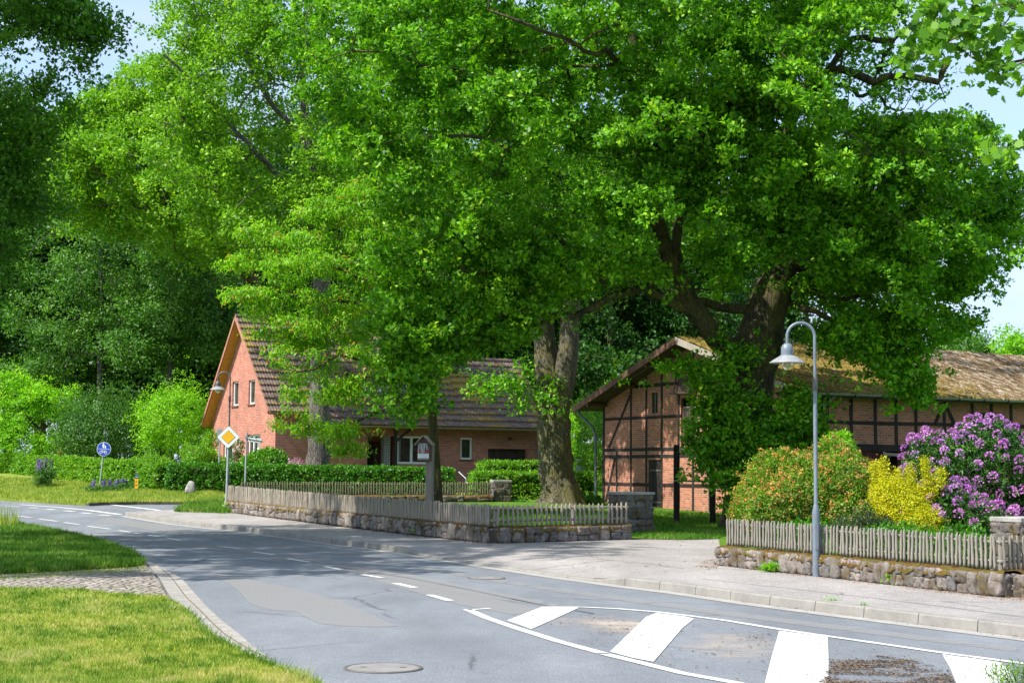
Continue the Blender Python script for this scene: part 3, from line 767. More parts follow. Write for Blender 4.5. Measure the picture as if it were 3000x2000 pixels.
# kerb line (road side foot of the kerb), picture outline -> world
kerb_px = [(366, 1511), (400, 1516), (450, 1525), (520, 1536), (600, 1545), (680, 1553), (765, 1564), (850, 1575), (1000, 1596), (1170, 1618), (1383, 1652), (1638, 1690), (1850, 1719), (2000, 1737), (2213, 1768), (2553, 1812), (3000, 1868)]
kerb = [xy(G(x, y)) for x, y in kerb_px]
d_end = np.array(kerb[-1]) - np.array(kerb[-3]); d_end /= np.linalg.norm(d_end)
kerb += [tuple(np.array(kerb[-1]) + d_end * s) for s in (4, 8, 14)]
KA = np.array(kerb)
def dist_kerb(x, y):
    a = KA[:-1]; b = KA[1:]; p = np.array([x, y]); ab = b - a; t = np.clip(((p - a) * ab).sum(1) / (ab * ab).sum(1), 0, 1)
    q = a + ab * t[:, None]; d = np.sqrt(((q - p) ** 2).sum(1)); i = int(d.argmin()); return float(d[i]), i, q[i]
def kerb_h(y):  # raised kerb, dropped at the driveway (between picture x 1190 and 1780)
    yA, yB = G(1110, 1610).y, G(1250, 1630).y; yC, yD = G(1700, 1698).y, G(1860, 1720).y
    return 0.035 + 0.105 * (ss(yB, yA, y) + ss(yC, yD, y) if yB < yA else 1)
KY = (G(1250, 1632).y, G(1110, 1611).y, G(1850, 1719).y, G(1720, 1701).y)
def _kh(y):
    up_far = ss(KY[0], KY[1], y); up_near = 1 - ss(KY[2], KY[3], y)
    return 0.035 + 0.105 * min(1, up_far + up_near)
def zwalk(x, y):
    d, i, q = dist_kerb(x, y)
    h = _kh(q[1]); return zr(x, y) + h + (0.145 - h) * ss(0.0, 2.4, d)

wall_far_end = G(658, 1499, 0.14)      # left end of the near fence wall
wall_corner = G(1440, 1592, 0.14)
pier_front = G(1850, 1580, 0.14)
wr_a = G(2098, 1655, 0.14); wr_b = G(2915, 1749, 0.14)
Ld = np.array([math.cos(R(27.5)), math.sin(R(27.5))]); Gdv = np.array([-Ld[1], Ld[0]])
wr_c = tuple(np.array(xy(wr_b)) + Ld * 6)
walk_poly = [xy(G(370, 1511, .05))] + [tuple(k) for k in kerb[1:]]
right_out = tuple(np.array(kerb[-1]) + np.array([4.5, 2.0]))
# inner offset of kerb stones 0.14
def offset(line, d):
    A = np.array(line); T = np.gradient(A, axis=0); T /= np.linalg.norm(T, axis=1)[:, None]; N = np.stack([-T[:, 1], T[:, 0]], 1)
    return [tuple(p) for p in A + N * d]
# direction check: inner side is towards +x/+y (right of travel)
inner = offset(kerb, 0.15)
if np.linalg.norm(np.array(inner[8]) - np.array(xy(wall_corner))) > np.linalg.norm(np.array(kerb[8]) - np.array(xy(wall_corner))): SGN = -1
else: SGN = 1
inner = offset(kerb, 0.15 * SGN)
back = [right_out, tuple(np.array(wr_c) + Gdv * .2), tuple(np.array(xy(wr_b)) + np.array([.25, .25])), tuple(np.array(xy(wr_a)) + np.array([.2, .3])), xy(G(2105, 1577, .15)), xy(G(1905, 1578, .15)),
        tuple(np.array(xy(pier_front)) + np.array([0.1, .25])), tuple(np.array(xy(wall_corner)) + np.array([.15, .3])), tuple(np.array(xy(wall_far_end)) + np.array([.2, .2])),
        xy(G(600, 1498, .12)), xy(G(512, 1494, .12)), xy(G(430, 1499, .1))]
sheet('footway', inner + back, zwalk, M['walk'], 0.7)

# kerb stones and gutter
def resample(line, step):
    A = np.array(line); d = np.linalg.norm(np.diff(A, axis=0), axis=1); s = np.concatenate([[0], np.cumsum(d)]); n = int(s[-1] / step)
    u = np.arange(n + 1) * step; return np.stack([np.interp(u, s, A[:, 0]), np.interp(u, s, A[:, 1])], 1)
fine = resample(kerb, 0.25)
T = np.gradient(fine, axis=0); T /= np.linalg.norm(T, axis=1)[:, None]; Nn = np.stack([-T[:, 1], T[:, 0]], 1) * SGN
mb = MB()
for i in range(0, len(fine) - 4, 4):      # one kerb stone per metre, 12 mm joints
    prof = []
    for k in range(5):
        p = fine[i + k].copy(); t = T[i + k]
        if k == 0: p = p + t * 0.006
        if k == 4: p = p - t * 0.006
        z0 = zr(*p) - 0.1; h = _kh(p[1]); z1 = zr(*p) + h + 0.004
        n_ = Nn[i + k]
        a = p + n_ * 0.0; b = p + n_ * 0.02; c = p + n_ * 0.035; e = p + n_ * 0.155
        prof.append([(a[0], a[1], z0), (b[0], b[1], z1 - 0.02), (c[0], c[1], z1), (e[0], e[1], z1), (e[0], e[1], z0)])
    for k in range(4):
        for j in range(4): mb.face([prof[k][j], prof[k + 1][j], prof[k + 1][j + 1], prof[k][j + 1]])
    mb.face(prof[0]); mb.face(prof[4][::-1])
o = mb.build('kerb', M['kerb']); o['kind'] = 'structure'
go = offset([tuple(p) for p in fine], -0.28 * SGN); gi = offset([tuple(p) for p in fine], -0.004 * SGN)
mb = MB()
for i in range(len(fine) - 1):
    q = [gi[i], gi[i + 1], go[i + 1], go[i]]
    mb.face([(x, y, zr(x, y) + 0.006) for x, y in q])
o = mb.build('gutter', M['gutter']); o['kind'] = 'structure'

# near left grass, cobbled path, paver gutter
gU = [(0, 1530), (50, 1535), (130, 1549), (220, 1567), (300, 1588), (360, 1609), (400, 1630), (424, 1652), (390, 1657), (300, 1663), (150, 1672), (0, 1678)]
gL = [(0, 1722), (200, 1727), (330, 1738), (482, 1750), (520, 1768), (556, 1800), (580, 1832), (625, 1868), (690, 1903), (740, 1930), (800, 1956), (860, 1980), (935, 2010), (1010, 2060), (1100, 2160)]
def ext_left(poly_px, yz=0.05):
    return [xy(G(x, y, yz)) for x, y in poly_px]
def zgr(x, y): return zr(x, y) + 0.055
def zgr_b(x, y): return zr(x, y) + 0.055 + 0.02 * mnoise.noise(Vector((x * .6, y * .6, 0)))
U = ext_left(gU); Lw = ext_left(gL)
a0 = np.array(U[0]); b0 = np.array(U[-1])
Uw = U + [(b0[0] - 4, b0[1] - .3), (b0[0] - 14, b0[1] - 1.0), (-34, 46), (-22, 41.5)]
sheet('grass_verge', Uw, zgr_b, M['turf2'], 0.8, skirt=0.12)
sheet('grass_lawn', Lw + [(0.2, 3), (-30, 3), (-30, Lw[0][1] + .5), (Lw[0][0] - 3, Lw[0][1] + .1)], zgr_b, M['turf'], 0.8, skirt=0.12)
cob = [(0, 1672), (150, 1666), (300, 1657), (424, 1650), (440, 1668), (468, 1705), (494, 1756), (330, 1745), (200, 1733), (0, 1728)]
cw = ext_left(cob, 0.03)
sheet('cobble_path', cw + [(cw[-1][0] - 18, cw[-1][1] - .4), (cw[0][0] - 18, cw[0][1] + .4)], lambda x, y: zr(x, y) + 0.035, M['cobble'], 0.6)
pin = [(418, 1640), (438, 1662), (466, 1698), (497, 1752), (532, 1790), (556, 1820), (592, 1858), (660, 1905), (745, 1945), (830, 1985), (940, 2040)]
pout = [(424, 1638), (480, 1668), (532, 1697), (572, 1742), (600, 1775), (650, 1822), (700, 1860), (735, 1892), (800, 1940), (880, 1985), (1000, 2045)]
A_ = [xy(G(x, y)) for x, y in pin]; B_ = [xy(G(x, y)) for x, y in pout]
nS = 60
ra = np.array(resample(A_, 0.01)); rb = np.array(resample(B_, 0.01))
ia = ra[np.linspace(0, len(ra) - 1, nS).astype(int)]; ib = rb[np.linspace(0, len(rb) - 1, nS).astype(int)]
V = []; Fq = []; UV = []
s_ = 0
for i in range(nS):
    if i: s_ += np.linalg.norm(ib[i] - ib[i - 1])
    for k in range(5):
        p = ia[i] + (ib[i] - ia[i]) * k / 4; V.append((p[0], p[1], zr(*p) + 0.022 - 0.01 * (1 - abs(k - 2) / 2))); UV.append((s_, np.linalg.norm(ib[i] - ia[i]) * k / 4))
for i in range(nS - 1):
    for k in range(4): Fq.append((i * 5 + k, i * 5 + k + 1, (i + 1) * 5 + k + 1, (i + 1) * 5 + k))
me = bpy.data.meshes.new('paver_gutter'); me.from_pydata(V, [], Fq); uvl = me.uv_layers.new(name='UVMap')
for lp in me.loops: uvl.data[lp.index].uv = UV[lp.vertex_index]
o = link('paver_gutter', me, M['paver']); o['kind'] = 'structure'

# light worn bands in the asphalt
MARK0 = 0
def flat(name, px, mat, dz, step=1.5):
    o = sheet(name, px_poly(px), lambda x, y: zr(x, y) + dz, mat, step)
    if mat.name in ('worn light asphalt', 'drifted sand'):
        A = np.array(px_poly(px)); Bq = np.roll(A, -1, 0); ab = Bq - A; vals = []
        for v in o.data.vertices:
            p = np.array([v.co.x, v.co.y]); t = np.clip(((p - A) * ab).sum(1) / np.maximum((ab * ab).sum(1), 1e-9), 0, 1); vals.append(float(np.sqrt((((A + ab * t[:, None]) - p) ** 2).sum(1)).min()))
        a = o.data.attributes.new('edge', 'FLOAT', 'POINT'); a.data.foreach_set('value', vals)
    return o
flat('road_band', [(345, 1617), (430, 1628), (560, 1650), (700, 1690), (860, 1722), (1000, 1760), (1130, 1818), (1172, 1834), (1100, 1836), (1010, 1834), (930, 1826), (860, 1790), (790, 1787), (730, 1768), (690, 1725), (600, 1668), (480, 1640)], M['band'], 0.004, .35)
flat('road_band', [(840, 1606), (1000, 1630), (1200, 1662), (1420, 1700), (1620, 1732), (1850, 1764), (2100, 1800), (2400, 1838), (2700, 1876), (3000, 1912), (3000, 1900), (2700, 1862), (2400, 1824), (2100, 1787), (1850, 1752), (1620, 1722), (1420, 1691), (1200, 1654), (1000, 1624)], M['band'], 0.004, .35)
flat('road_band', [(100, 1560), (300, 1564), (520, 1580), (740, 1604), (960, 1636), (1160, 1672), (1400, 1724), (1640, 1770), (1640, 1782), (1380, 1744), (1130, 1694), (900, 1652), (700, 1620), (480, 1594), (260, 1576), (130, 1570)], M['band'], 0.0045, .35)
flat('road_band', [(1180, 1700), (1420, 1745), (1600, 1790), (1500, 1800), (1340, 1770), (1200, 1730), (1060, 1690)], M['band'], 0.0043, .35)
flat('road_band', [(300, 1512), (560, 1552), (830, 1592), (1120, 1630), (1120, 1640), (820, 1603), (540, 1566), (280, 1528)], M['band'], 0.0042, .35)
0 and flat('road_band', [(620, 1700), (760, 1768), (900, 1840), (1080, 1912), (1240, 1958), (1500, 2040), (1100, 2040), (960, 2000), (800, 1905), (700, 1830)], M['road'], 0.0035)
flat('road_band', [(1560, 1815), (1800, 1800), (1990, 1825), (2000, 1850), (1850, 1868), (1700, 1850)], M['sanddrift'], 0.0046, 0.3)
flat('road_band', [(2010, 1850), (2280, 1862), (2260, 1940), (2060, 1925), (1980, 1890)], M['sanddrift'], 0.0044, .3)
for pts in ([(1010, 1664), (1200, 1692), (1380, 1727), (1560, 1766), (1560, 1768), (1380, 1729), (1200, 1694), (1010, 1665)], [(1495, 1752), (1600, 1772), (1740, 1795), (1740, 1798), (1600, 1775), (1495, 1754)], [(408, 1605), (510, 1603), (510, 1606), (408, 1608)]):
    flat('road_seam', pts, M['seal'], 0.0052)

def wseam(pts, w, mat='seal'):
    A = np.array([xy(G(x, y, .12)) for x, y in pts]); T_ = np.gradient(A, axis=0); T_ /= np.linalg.norm(T_, axis=1)[:, None]; N_ = np.stack([-T_[:, 1], T_[:, 0]], 1)
    return sheet('footway_seam', [tuple(p) for p in A - N_ * w / 2] + [tuple(p) for p in (A + N_ * w / 2)[::-1]], lambda x, y: zwalk(x, y) + .005, M[mat], .5)
wseam([(1460, 1622), (1600, 1634), (1740, 1640), (1880, 1652), (2000, 1668), (2075, 1672)], .015)
wseam([(1850, 1600), (1960, 1612), (2095, 1618)], .012)
wseam([(2060, 1700), (2300, 1726), (2560, 1756), (2800, 1786), (3000, 1812)], .02)
# painted markings
def mark(name, px): return flat(name, px, M['paint'], 0.008, 0.8)
def line_px(name, pts, w):
    A = np.array([xy(G(x, y)) for x, y in pts]); T_ = np.gradient(A, axis=0); T_ /= np.linalg.norm(T_, axis=1)[:, None]; N_ = np.stack([-T_[:, 1], T_[:, 0]], 1)
    lo = A - N_ * w / 2; hi = A + N_ * w / 2
    return sheet(name, [tuple(p) for p in lo] + [tuple(p) for p in hi[::-1]], lambda x, y: zr(x, y) + 0.008, M['paint'], 0.8)
z1 = lambda x, y: (x / 2.351, 1000 + y / 2.351)
z7 = lambda x, y: (1000 + x / 2.351, 1333 + y / 2.351)
z8 = lambda x, y: (2000 + x / 2.351, 1333 + y / 2.351)
for seg in ([(-60, 1178), (45, 1186)], [(115, 1200), (215, 1212)], [(265, 1221), (395, 1238)], [(440, 1246), (545, 1260)], [(605, 1272), (760, 1292)], [(815, 1301), (905, 1313)], [(930, 1319), (975, 1326)], [(1010, 1333), (1110, 1345)], [(1140, 1352), (1240, 1368)], [(1500, 1410), (1655, 1426)], [(1745, 1449), (1890, 1469)], [(1985, 1496), (2135, 1520)], [(2232, 1549), (2351, 1571)]):
    line_px('lane_dash', [z1(*seg[0]), z1(*seg[1])], 0.12)
for seg in ([(140, 822), (282, 845)], [(370, 882), (508, 913)], [(605, 962), (750, 1003)]):
    line_px('lane_dash', [z7(*seg[0]), z7(*seg[1])], 0.13)
for seg in ([(40, 1135), (140, 1138)], [(200, 1143), (262, 1147)], [(320, 1154), (375, 1159)], [(440, 1165), (512, 1171)], [(555, 1179), (630, 1185)], [(680, 1195), (765, 1199)]):
    line_px('lane_dash', [z1(*seg[0]), z1(*seg[1])], 0.25)
line_px('edge_line', [z1(140, 1123), z1(400, 1142), z1(600, 1161), z1(830, 1192)], 0.22)
line_px('edge_line', [z1(600, 1112), z1(760, 1124), z1(960, 1146), z1(1160, 1170)], 0.25)
line_px('island_line', [z7(868, 1063), z7(1000, 1120), z7(1200, 1190), z7(1500, 1284), z7(1800, 1366)], 0.13)
line_px('island_line', [z7(1818, 1371), z7(2100, 1440), z7(2351, 1503), z8(360, 1568), z8(600, 1625)], 0.13)
line_px('island_line', [z7(875, 1066), z7(940, 1062), z7(1025, 1056)], 0.10)
line_px('island_line', [z7(1380, 1046), z7(1640, 1046), z7(1900, 1058), z7(2170, 1080), z7(2351, 1101), z8(300, 1140), z8(650, 1197), z8(1000, 1248), z8(1400, 1305), z8(1790, 1362), z8(2351, 1436), z8(2600, 1468)], 0.11)
mark('hatch_block', [z7(1140, 1140), z7(1370, 1050), z7(1500, 1049), z7(1640, 1050), z7(1570, 1082), z7(1310, 1200), z7(1230, 1172)])
mark('hatch_block', [z7(1850, 1355), z7(2100, 1115), z7(2170, 1088), z7(2351, 1108), z8(80, 1127), z7(2351, 1190), z7(2150, 1425), z7(2000, 1396)])
mark('hatch_block', [z8(665, 1210), z8(830, 1232), z8(1000, 1255), z8(1005, 1400), z8(1003, 1568), z8(1003, 1750), z8(500, 1750), z8(568, 1568), z8(610, 1400)])
mark('hatch_block', [z8(1788, 1372), z8(2000, 1400), z8(2190, 1428), z8(2260, 1490), z8(2290, 1568), z8(2330, 1700), z8(1950, 1700), z8(1880, 1568), z8(1850, 1480)])

# manhole covers
def manhole(px, py, w, label):
    g = G(px, py); r = w
    t = thing('manhole_cover', label, 'manhole cover', (g.x, g.y, zr(g.x, g.y)), 0, None)
    mb = MB(); mb.lathe([(r * .92, .0105), (r * .93, .014), (r, .013), (r * 1.02, .004)], 40); mb.build('frame', M['iron'], t, True)
    mb = MB(); mb.lathe([(0.001, .013), (r * .87, .013), (r * .918, .009)], 40)
    mb.build('lid', M['manhole'], t)
    for k in range(2):
        mb = MB(); a = k * math.pi; mb.box(math.cos(a) * r * .5 - .03, math.cos(a) * r * .5 + .03, math.sin(a) * r * .45 - .012, math.sin(a) * r * .45 + .012, .013, .016)
        mb.build('vent_hole', M['darkmetal'], t)
manhole(1123, 1957, 0.375, 'round concrete-filled manhole cover in the near lane beside the grass')
manhole(1425, 1693, 0.33, 'dark round manhole cover in the far lane near the dropped kerb')

# lawn behind the walls, verge, corner triangle
lawn_f = [tuple(np.array(xy(wr_b)) + np.array([.4, .2])), tuple(np.array(xy(wr_a)) + np.array([.15, .1])), xy(G(2105, 1576, .16)), xy(G(2000, 1579, .16)), xy(G(1905, 1577, .16)),
          tuple(np.array(xy(pier_front)) + np.array([0.1, .1])), tuple(np.array(xy(wall_corner)) + np.array([.1, .12])), tuple(np.array(xy(wall_far_end)) + np.array([.1, .1])), xy(G(705, 1484, .15))]
pf = G(1440, 1478, .3)
def zlawn(x, y): return zr(x, y) + 0.165 + 0.2 * ss(44, 58, y) * (1 - ss(0, 9, x)) + (zv(x, y) - zr(x, y))
lawn = lawn_f + [(-4.5, 60.6), (-0.8, 61.5), (4, 68), (2, 100), (60, 100), (60, 20), (wr_c[0] + 8, wr_c[1] + 4)]
sheet('lawn', lawn, zlawn, M['turf2'], 1.5)
verge_px = [(0, 1459), (150, 1468), (258, 1474), (300, 1471.5), (400, 1470), (500, 1470), (655, 1470.5), (800, 1473)]
vg = [xy(G(x, y, 0.1)) for x, y in verge_px]
far_k = [(-70, vg[0][1] + 9), (-45, vg[0][1] + 5)] + vg + [(-2.0, 66.5), (2.5, 66.5)]
def zverge(x, y):
    return max(zv(x, y), zr(x, y)) + 0.12 + 0.35 * ss(-1, 7, (y - np.interp(x, [p[0] for p in far_k], [p[1] for p in far_k]))) * ss(-6, -12, x) * 0.6
sheet('verge', far_k + [(2.5, 130), (-70, 130)], zverge, M['turf'], 1.6, skirt=.3)
mb = MB()
for a, b in zip(vg[2:], vg[3:] + [(-2.0, 66.5)]):
    mb.bar((a[0], a[1] - .05, zr(*a) + .065), (b[0], b[1] - .05, zr(*b) + .065), .12, .15)
o = mb.build('far_kerb', M['kerbold']); o['kind'] = 'structure'
tri_px = [(510, 1498), (540, 1487), (570, 1477), (620, 1474), (700, 1476), (712, 1488), (700, 1500), (655, 1503), (590, 1500)]
tri = [xy(G(x, y, .1)) for x, y in tri_px]
sheet('corner_grass', tri, lambda x, y: zr(x, y) + 0.16, M['turf'], .8, skirt=.12)

# ------------------------------------------------------------------ stone walls, fences, piers
def cube_sphere(n=4):
    V = {}; Fc = []
    def vid(p):
        k = tuple(np.round(p, 5));
        if k not in V: V[k] = len(V)
        return V[k]
    for ax in range(3):
        for sg in (-1, 1):
            for i in range(n):
                for j in range(n):
                    q = []
                    for (a, b) in ((i, j), (i + 1, j), (i + 1, j + 1), (i, j + 1)):
                        p = [0, 0, 0]; p[ax] = sg; p[(ax + 1) % 3] = -1 + 2 * a / n; p[(ax + 2) % 3] = -1 + 2 * b / n; q.append(vid(p))
                    Fc.append(q if sg > 0 else q[::-1])
    return np.array(list(V.keys())), np.array(Fc)
CSV, CSF = cube_sphere(6)
def stones_mesh(name, items, mat, parent):
    Vs = []; Fs = []; b = 0
    for c, ax, hx, hy, hz, seed in items:   # centre, direction angle, half sizes
        p = CSV.copy(); q = np.sign(p) * np.abs(p) ** 1.0
        ln = (np.abs(p) ** 9).sum(1) ** (1 / 9); p = p / ln[:, None]
        nz = np.array([mnoise.noise(Vector(v * 1.5 + seed)) for v in p])[:, None]; nz2 = np.array([mnoise.noise(Vector(v * 3.2 + seed * 2)) for v in p])[:, None]
        p = p * (1 + 0.24 * nz + 0.15 * nz2) * np.array([hx, hy, hz])
        ca, sa = math.cos(ax), math.sin(ax); tw = (seed % 1 - .5) * .3
        x = p[:, 0] + tw * p[:, 2]; p2 = np.stack([x * ca - p[:, 1] * sa, x * sa + p[:, 1] * ca, p[:, 2]], 1) + np.array(c)
        Vs.append(p2); Fs.append(CSF + b); b += len(p)
    me = arr_mesh(name, np.concatenate(Vs), np.concatenate(Fs), smooth=True)
    return link(name, me, mat, parent)
def stone_wall(name, label, path, h, th, zf, moss=True, wmin=.16, wmax=.42, group=None, both=True, mat='stone'):
    base = np.array([path[0][0], path[0][1], zf(*path[0])])
    t = thing(name, label, 'wall', tuple(base), 0, group); items = []; core = MB(); ms = MB(); mv = []; mf = []
    for a, b in zip(path[:-1], path[1:]):
        a = np.array(a[:2], float); b = np.array(b[:2], float); d = b - a; ln = np.linalg.norm(d); d /= ln; n = np.array([d[1], -d[0]]); ang = math.atan2(d[1], d[0])
        za, zb = zf(*a), zf(*b)
        c = []
        for zz in (-.15, h - .05):
            for s, q in ((0, 1), (1, 1), (1, -1), (0, -1)):
                pt = (a if s == 0 else b) + n * q * (th / 2 - .05); z = za if s == 0 else zb; c.append((pt[0] - base[0], pt[1] - base[1], z + zz - base[2]))
        core.hexa(c)
        for q in ((1, -1) if both else (1,)):
            s = 0.0
            while s < ln - .05:
                w = min(random.uniform(wmin, wmax), ln - s); rows = 1 if random.random() < .55 else 2
                z0 = 0; hh = [h] if rows == 1 else [h * (k := random.uniform(.4, .6)), h - h * k]
                for r_ in hh:
                    pt = a + d * (s + w / 2) + n * q * (th / 2 - .09)
                    zz = za + (zb - za) * (s + w / 2) / ln + z0 + r_ / 2
                    items.append(((pt[0] - base[0], pt[1] - base[1], zz - base[2]), ang, w / 2 * .97, .12 + random.uniform(-.02, .025), r_ / 2 * 1.0, random.random() * 50)); z0 += r_
                s += w
        if moss:
            k = max(2, int(ln / .07)); m_ = 7
            b0 = len(mv)
            for i in range(k + 1):
                for j in range(m_ + 1):
                    u = i / k; v = j / m_ - .5; pt = a + d * u * ln + n * v * (th + .075)
                    e = 1 - (2 * abs(v)) ** 4
                    z = za + (zb - za) * u + h - .025 + .06 * e + .035 * mnoise.noise(Vector((pt[0] * 3, pt[1] * 3, 1))) + .02 * mnoise.noise(Vector((pt[0] * 12, pt[1] * 12, 3)))
                    if abs(v) > .49: z -= .07 + .07 * mnoise.noise(Vector((pt[0] * 5, pt[1] * 5, 9)))
                    mv.append((pt[0] - base[0], pt[1] - base[1], z - base[2]))
            for i in range(k):
                for j in range(m_): mf.append((b0 + i * (m_ + 1) + j, b0 + (i + 1) * (m_ + 1) + j, b0 + (i + 1) * (m_ + 1) + j + 1, b0 + i * (m_ + 1) + j + 1))
    stones_mesh('stonework', items, M[mat], t)
    core.build('mortar', M['mortar'], t)
    if moss:
        link('moss_cap', arr_mesh('moss_cap', mv, mf, True), M['moss'], t)
    return t
def picket_mesh(h, r, seed, n=8):
    mb = MB(); rs = random.Random(seed)
    zs = [0, .12, .3, .5, .7, .88, .94, 1.0]; rad = [r * rs.uniform(.9, 1.1) for _ in zs]; rad[-2] = r * .75; rad[-1] = r * .18
    k = rs.randrange(1, 5); rad[k] *= 1.18
    off = [(rs.uniform(-.1, .1) * r * 1.5, rs.uniform(-.1, .1) * r) for _ in zs]
    mb.tube([(o_[0], o_[1], z * h) for o_, z in zip(off, zs)], rad, n)
    me = bpy.data.meshes.new('picket'); me.from_pydata(mb.v, [], mb.f); me.update()
    for p in me.polygons: p.use_smooth = len(p.vertices) == 4
    return me
def fence(name, label, path, zf, h, r, spacing, mat, postgap=2.4, limit=100, face=-1, group=None, leanamt=.02, posts=True, gap=0.03):
    base = np.array([path[0][0], path[0][1], zf(*path[0])]); t = thing(name, label, 'fence', tuple(base), 0, group)
    protos = [picket_mesh(h * f, r * g, i) for i, (f, g) in enumerate(((1, 1), (.985, 1.08), (1.015, .93), (.97, 1.0), (1.0, 1.12), (.99, .9)))]
    for me in protos: me.materials.append(M[mat])
    spots = []
    for a, b in zip(path[:-1], path[1:]):
        a = np.array(a[:2], float); b = np.array(b[:2], float); d = b - a; ln = np.linalg.norm(d); d /= ln; n = np.array([d[1], -d[0]]) * (-face)
        for fr in (.24, .78):
            za, zb = zf(*a) + gap + h * fr - base[2], zf(*b) + gap + h * fr - base[2]
            mb = MB(); k = max(2, int(ln / .6))
            pts = [(a[0] + d[0] * ln * i / k - n[0] * r * 1.6 - base[0], a[1] + d[1] * ln * i / k - n[1] * r * 1.6 - base[1], za + (zb - za) * i / k + random.uniform(-.006, .006)) for i in range(k + 1)]
            mb.tube(pts, r * .95, 8); mb.build('rail', M[mat], t, True)
        if posts:
            for i in range(int(ln / postgap) + 1):
                s = min(i * postgap + .08, ln - .05); p = a + d * s - n * r * 4.2
                mb = MB(); z = zf(*p) - base[2]
                mb.tube([(p[0] - base[0], p[1] - base[1], z - .25), (p[0] - base[0], p[1] - base[1], z + h * .98)], r * 1.7, 8); mb.build('fence_post', M[mat], t, True)
        for i in range(int(ln / spacing)):
            p = a + d * ((i + .5) * spacing + random.uniform(-.1, .1) * spacing); spots.append((p[0], p[1], zf(*p) + gap, math.atan2(d[1], d[0])))
    spots.sort(key=lambda s: s[1])
    rest = []
    for i, (x, y, z, ang) in enumerate(spots):
        me = protos[random.randrange(len(protos))]
        rot = (random.gauss(0, leanamt), random.gauss(0, leanamt), ang + random.uniform(-.3, .3))
        loc = (x - base[0], y - base[1], z - base[2] + random.uniform(-.008, .008))
        if i < limit:
            o_ = bpy.data.objects.new('picket', me); COL.objects.link(o_); o_.parent = t; o_.location = loc; o_.rotation_euler = rot
        else:
            rest.append((me, loc, rot))
    if rest:
        V = []; Fc = []
        for me, loc, rot in rest:
            mt = Matrix.Translation(loc) @ Matrix.Rotation(rot[2], 4, 'Z') @ Matrix.Rotation(rot[1], 4, 'Y') @ Matrix.Rotation(rot[0], 4, 'X'); b = len(V)
            V += [tuple(mt @ v.co) for v in me.vertices]; Fc += [tuple(b + k for k in p.vertices) for p in me.polygons]
        me = bpy.data.meshes.new('picket_row'); me.from_pydata(V, [], Fc); o_ = link('picket_row', me, M[mat], t); o_['kind'] = 'stuff'
    return t
W = np.array
fl, fc, fp_ = W(xy(wall_far_end)), W(xy(wall_corner)), W(xy(pier_front))
nrm_l = np.array([0.41, 0.91]) * 0; nl = (fc - fl) / np.linalg.norm(fc - fl); nl = np.array([-nl[1], nl[0]]); nl = nl if nl[0] > 0 else -nl
nf = (fp_ - fc) / np.linalg.norm(fp_ - fc); nf = np.array([-nf[1], nf[0]]); nf = nf if nf[1] > 0 else -nf
zw = zwalk
cc = fc + nl * .17 + nf * .17
stone_wall('stone_wall', 'low mossy field stone wall under the long fence beside the footway', [tuple(fl + nl * .17), tuple(cc), tuple(fp_ + nf * .17)], .36, .36, zw)
zf1 = lambda x, y: zw(x, y) + .37
fence('picket_fence', 'long grey picket fence on the mossy wall running from the diamond sign to the corner', [tuple(fl + nl * .08), tuple(cc - nl * .08 + nf * 0)], zf1, .53, .026, .098, 'picket2')
fence('picket_fence', 'short wide-gapped picket fence on the mossy wall in front of the sunny lawn', [tuple(cc - nf * .06), tuple(fp_ + nf * .1)], zf1, .53, .03, .148, 'picket2')
ra_, rb_ = W(xy(wr_a)), W(xy(wr_b)); nr = (rb_ - ra_) / np.linalg.norm(rb_ - ra_); nr = np.array([-nr[1], nr[0]]); nr = nr if nr[0] > 0 else -nr
rc_ = rb_ + nr * .17 + Ld * 5.5
stone_wall('stone_wall', 'low wall of pink and grey field stones behind the tall grey street lamp', [tuple(ra_ + nr * .17), tuple(rb_ + nr * .17 + np.array([0.1, -.1])), tuple(rc_)], .33, .36, zw, wmin=.13, wmax=.34)
zf2 = lambda x, y: zw(x, y) + .35
e1 = rb_ + nr * .13
fence('picket_fence', 'silver grey stake fence on the low wall in front of the flowering shrubs', [tuple(ra_ + nr * .12 + (rb_ - ra_) / 45), tuple(e1), tuple(e1 + Ld * .75)], zf2, .50, .0225, .095, 'picket', leanamt=.022)
q1 = ra_ + nr * .25 + (rb_ - ra_) / 40
fence('picket_fence', 'short grey fence stub running back into the orange shrub', [tuple(q1), tuple(q1 + Ld * 1.6 + Gdv * .3)], lambda x, y: zw(x, y) + .3, .52, .026, .11, 'picket', leanamt=.05, posts=False)
# back fence and its low wall
bl = W(xy(P(705, 1470, 57.6))); br = W(xy(P(1440, 1470, 60.3)))
zb_ = lambda x, y: zlawn(x, y) + .02
stone_wall('stone_wall', 'dark mossy low wall under the back fence in front of the hedge', [tuple(bl), tuple(br)], .22, .3, zb_, wmin=.25, wmax=.6, mat='stonedark')
fence('picket_fence', 'dark mossy picket fence at the back between hedge and small lawn', [tuple(bl), tuple(br)], lambda x, y: zb_(x, y) + .22, .50, .028, .098, 'picketd', leanamt=.015)

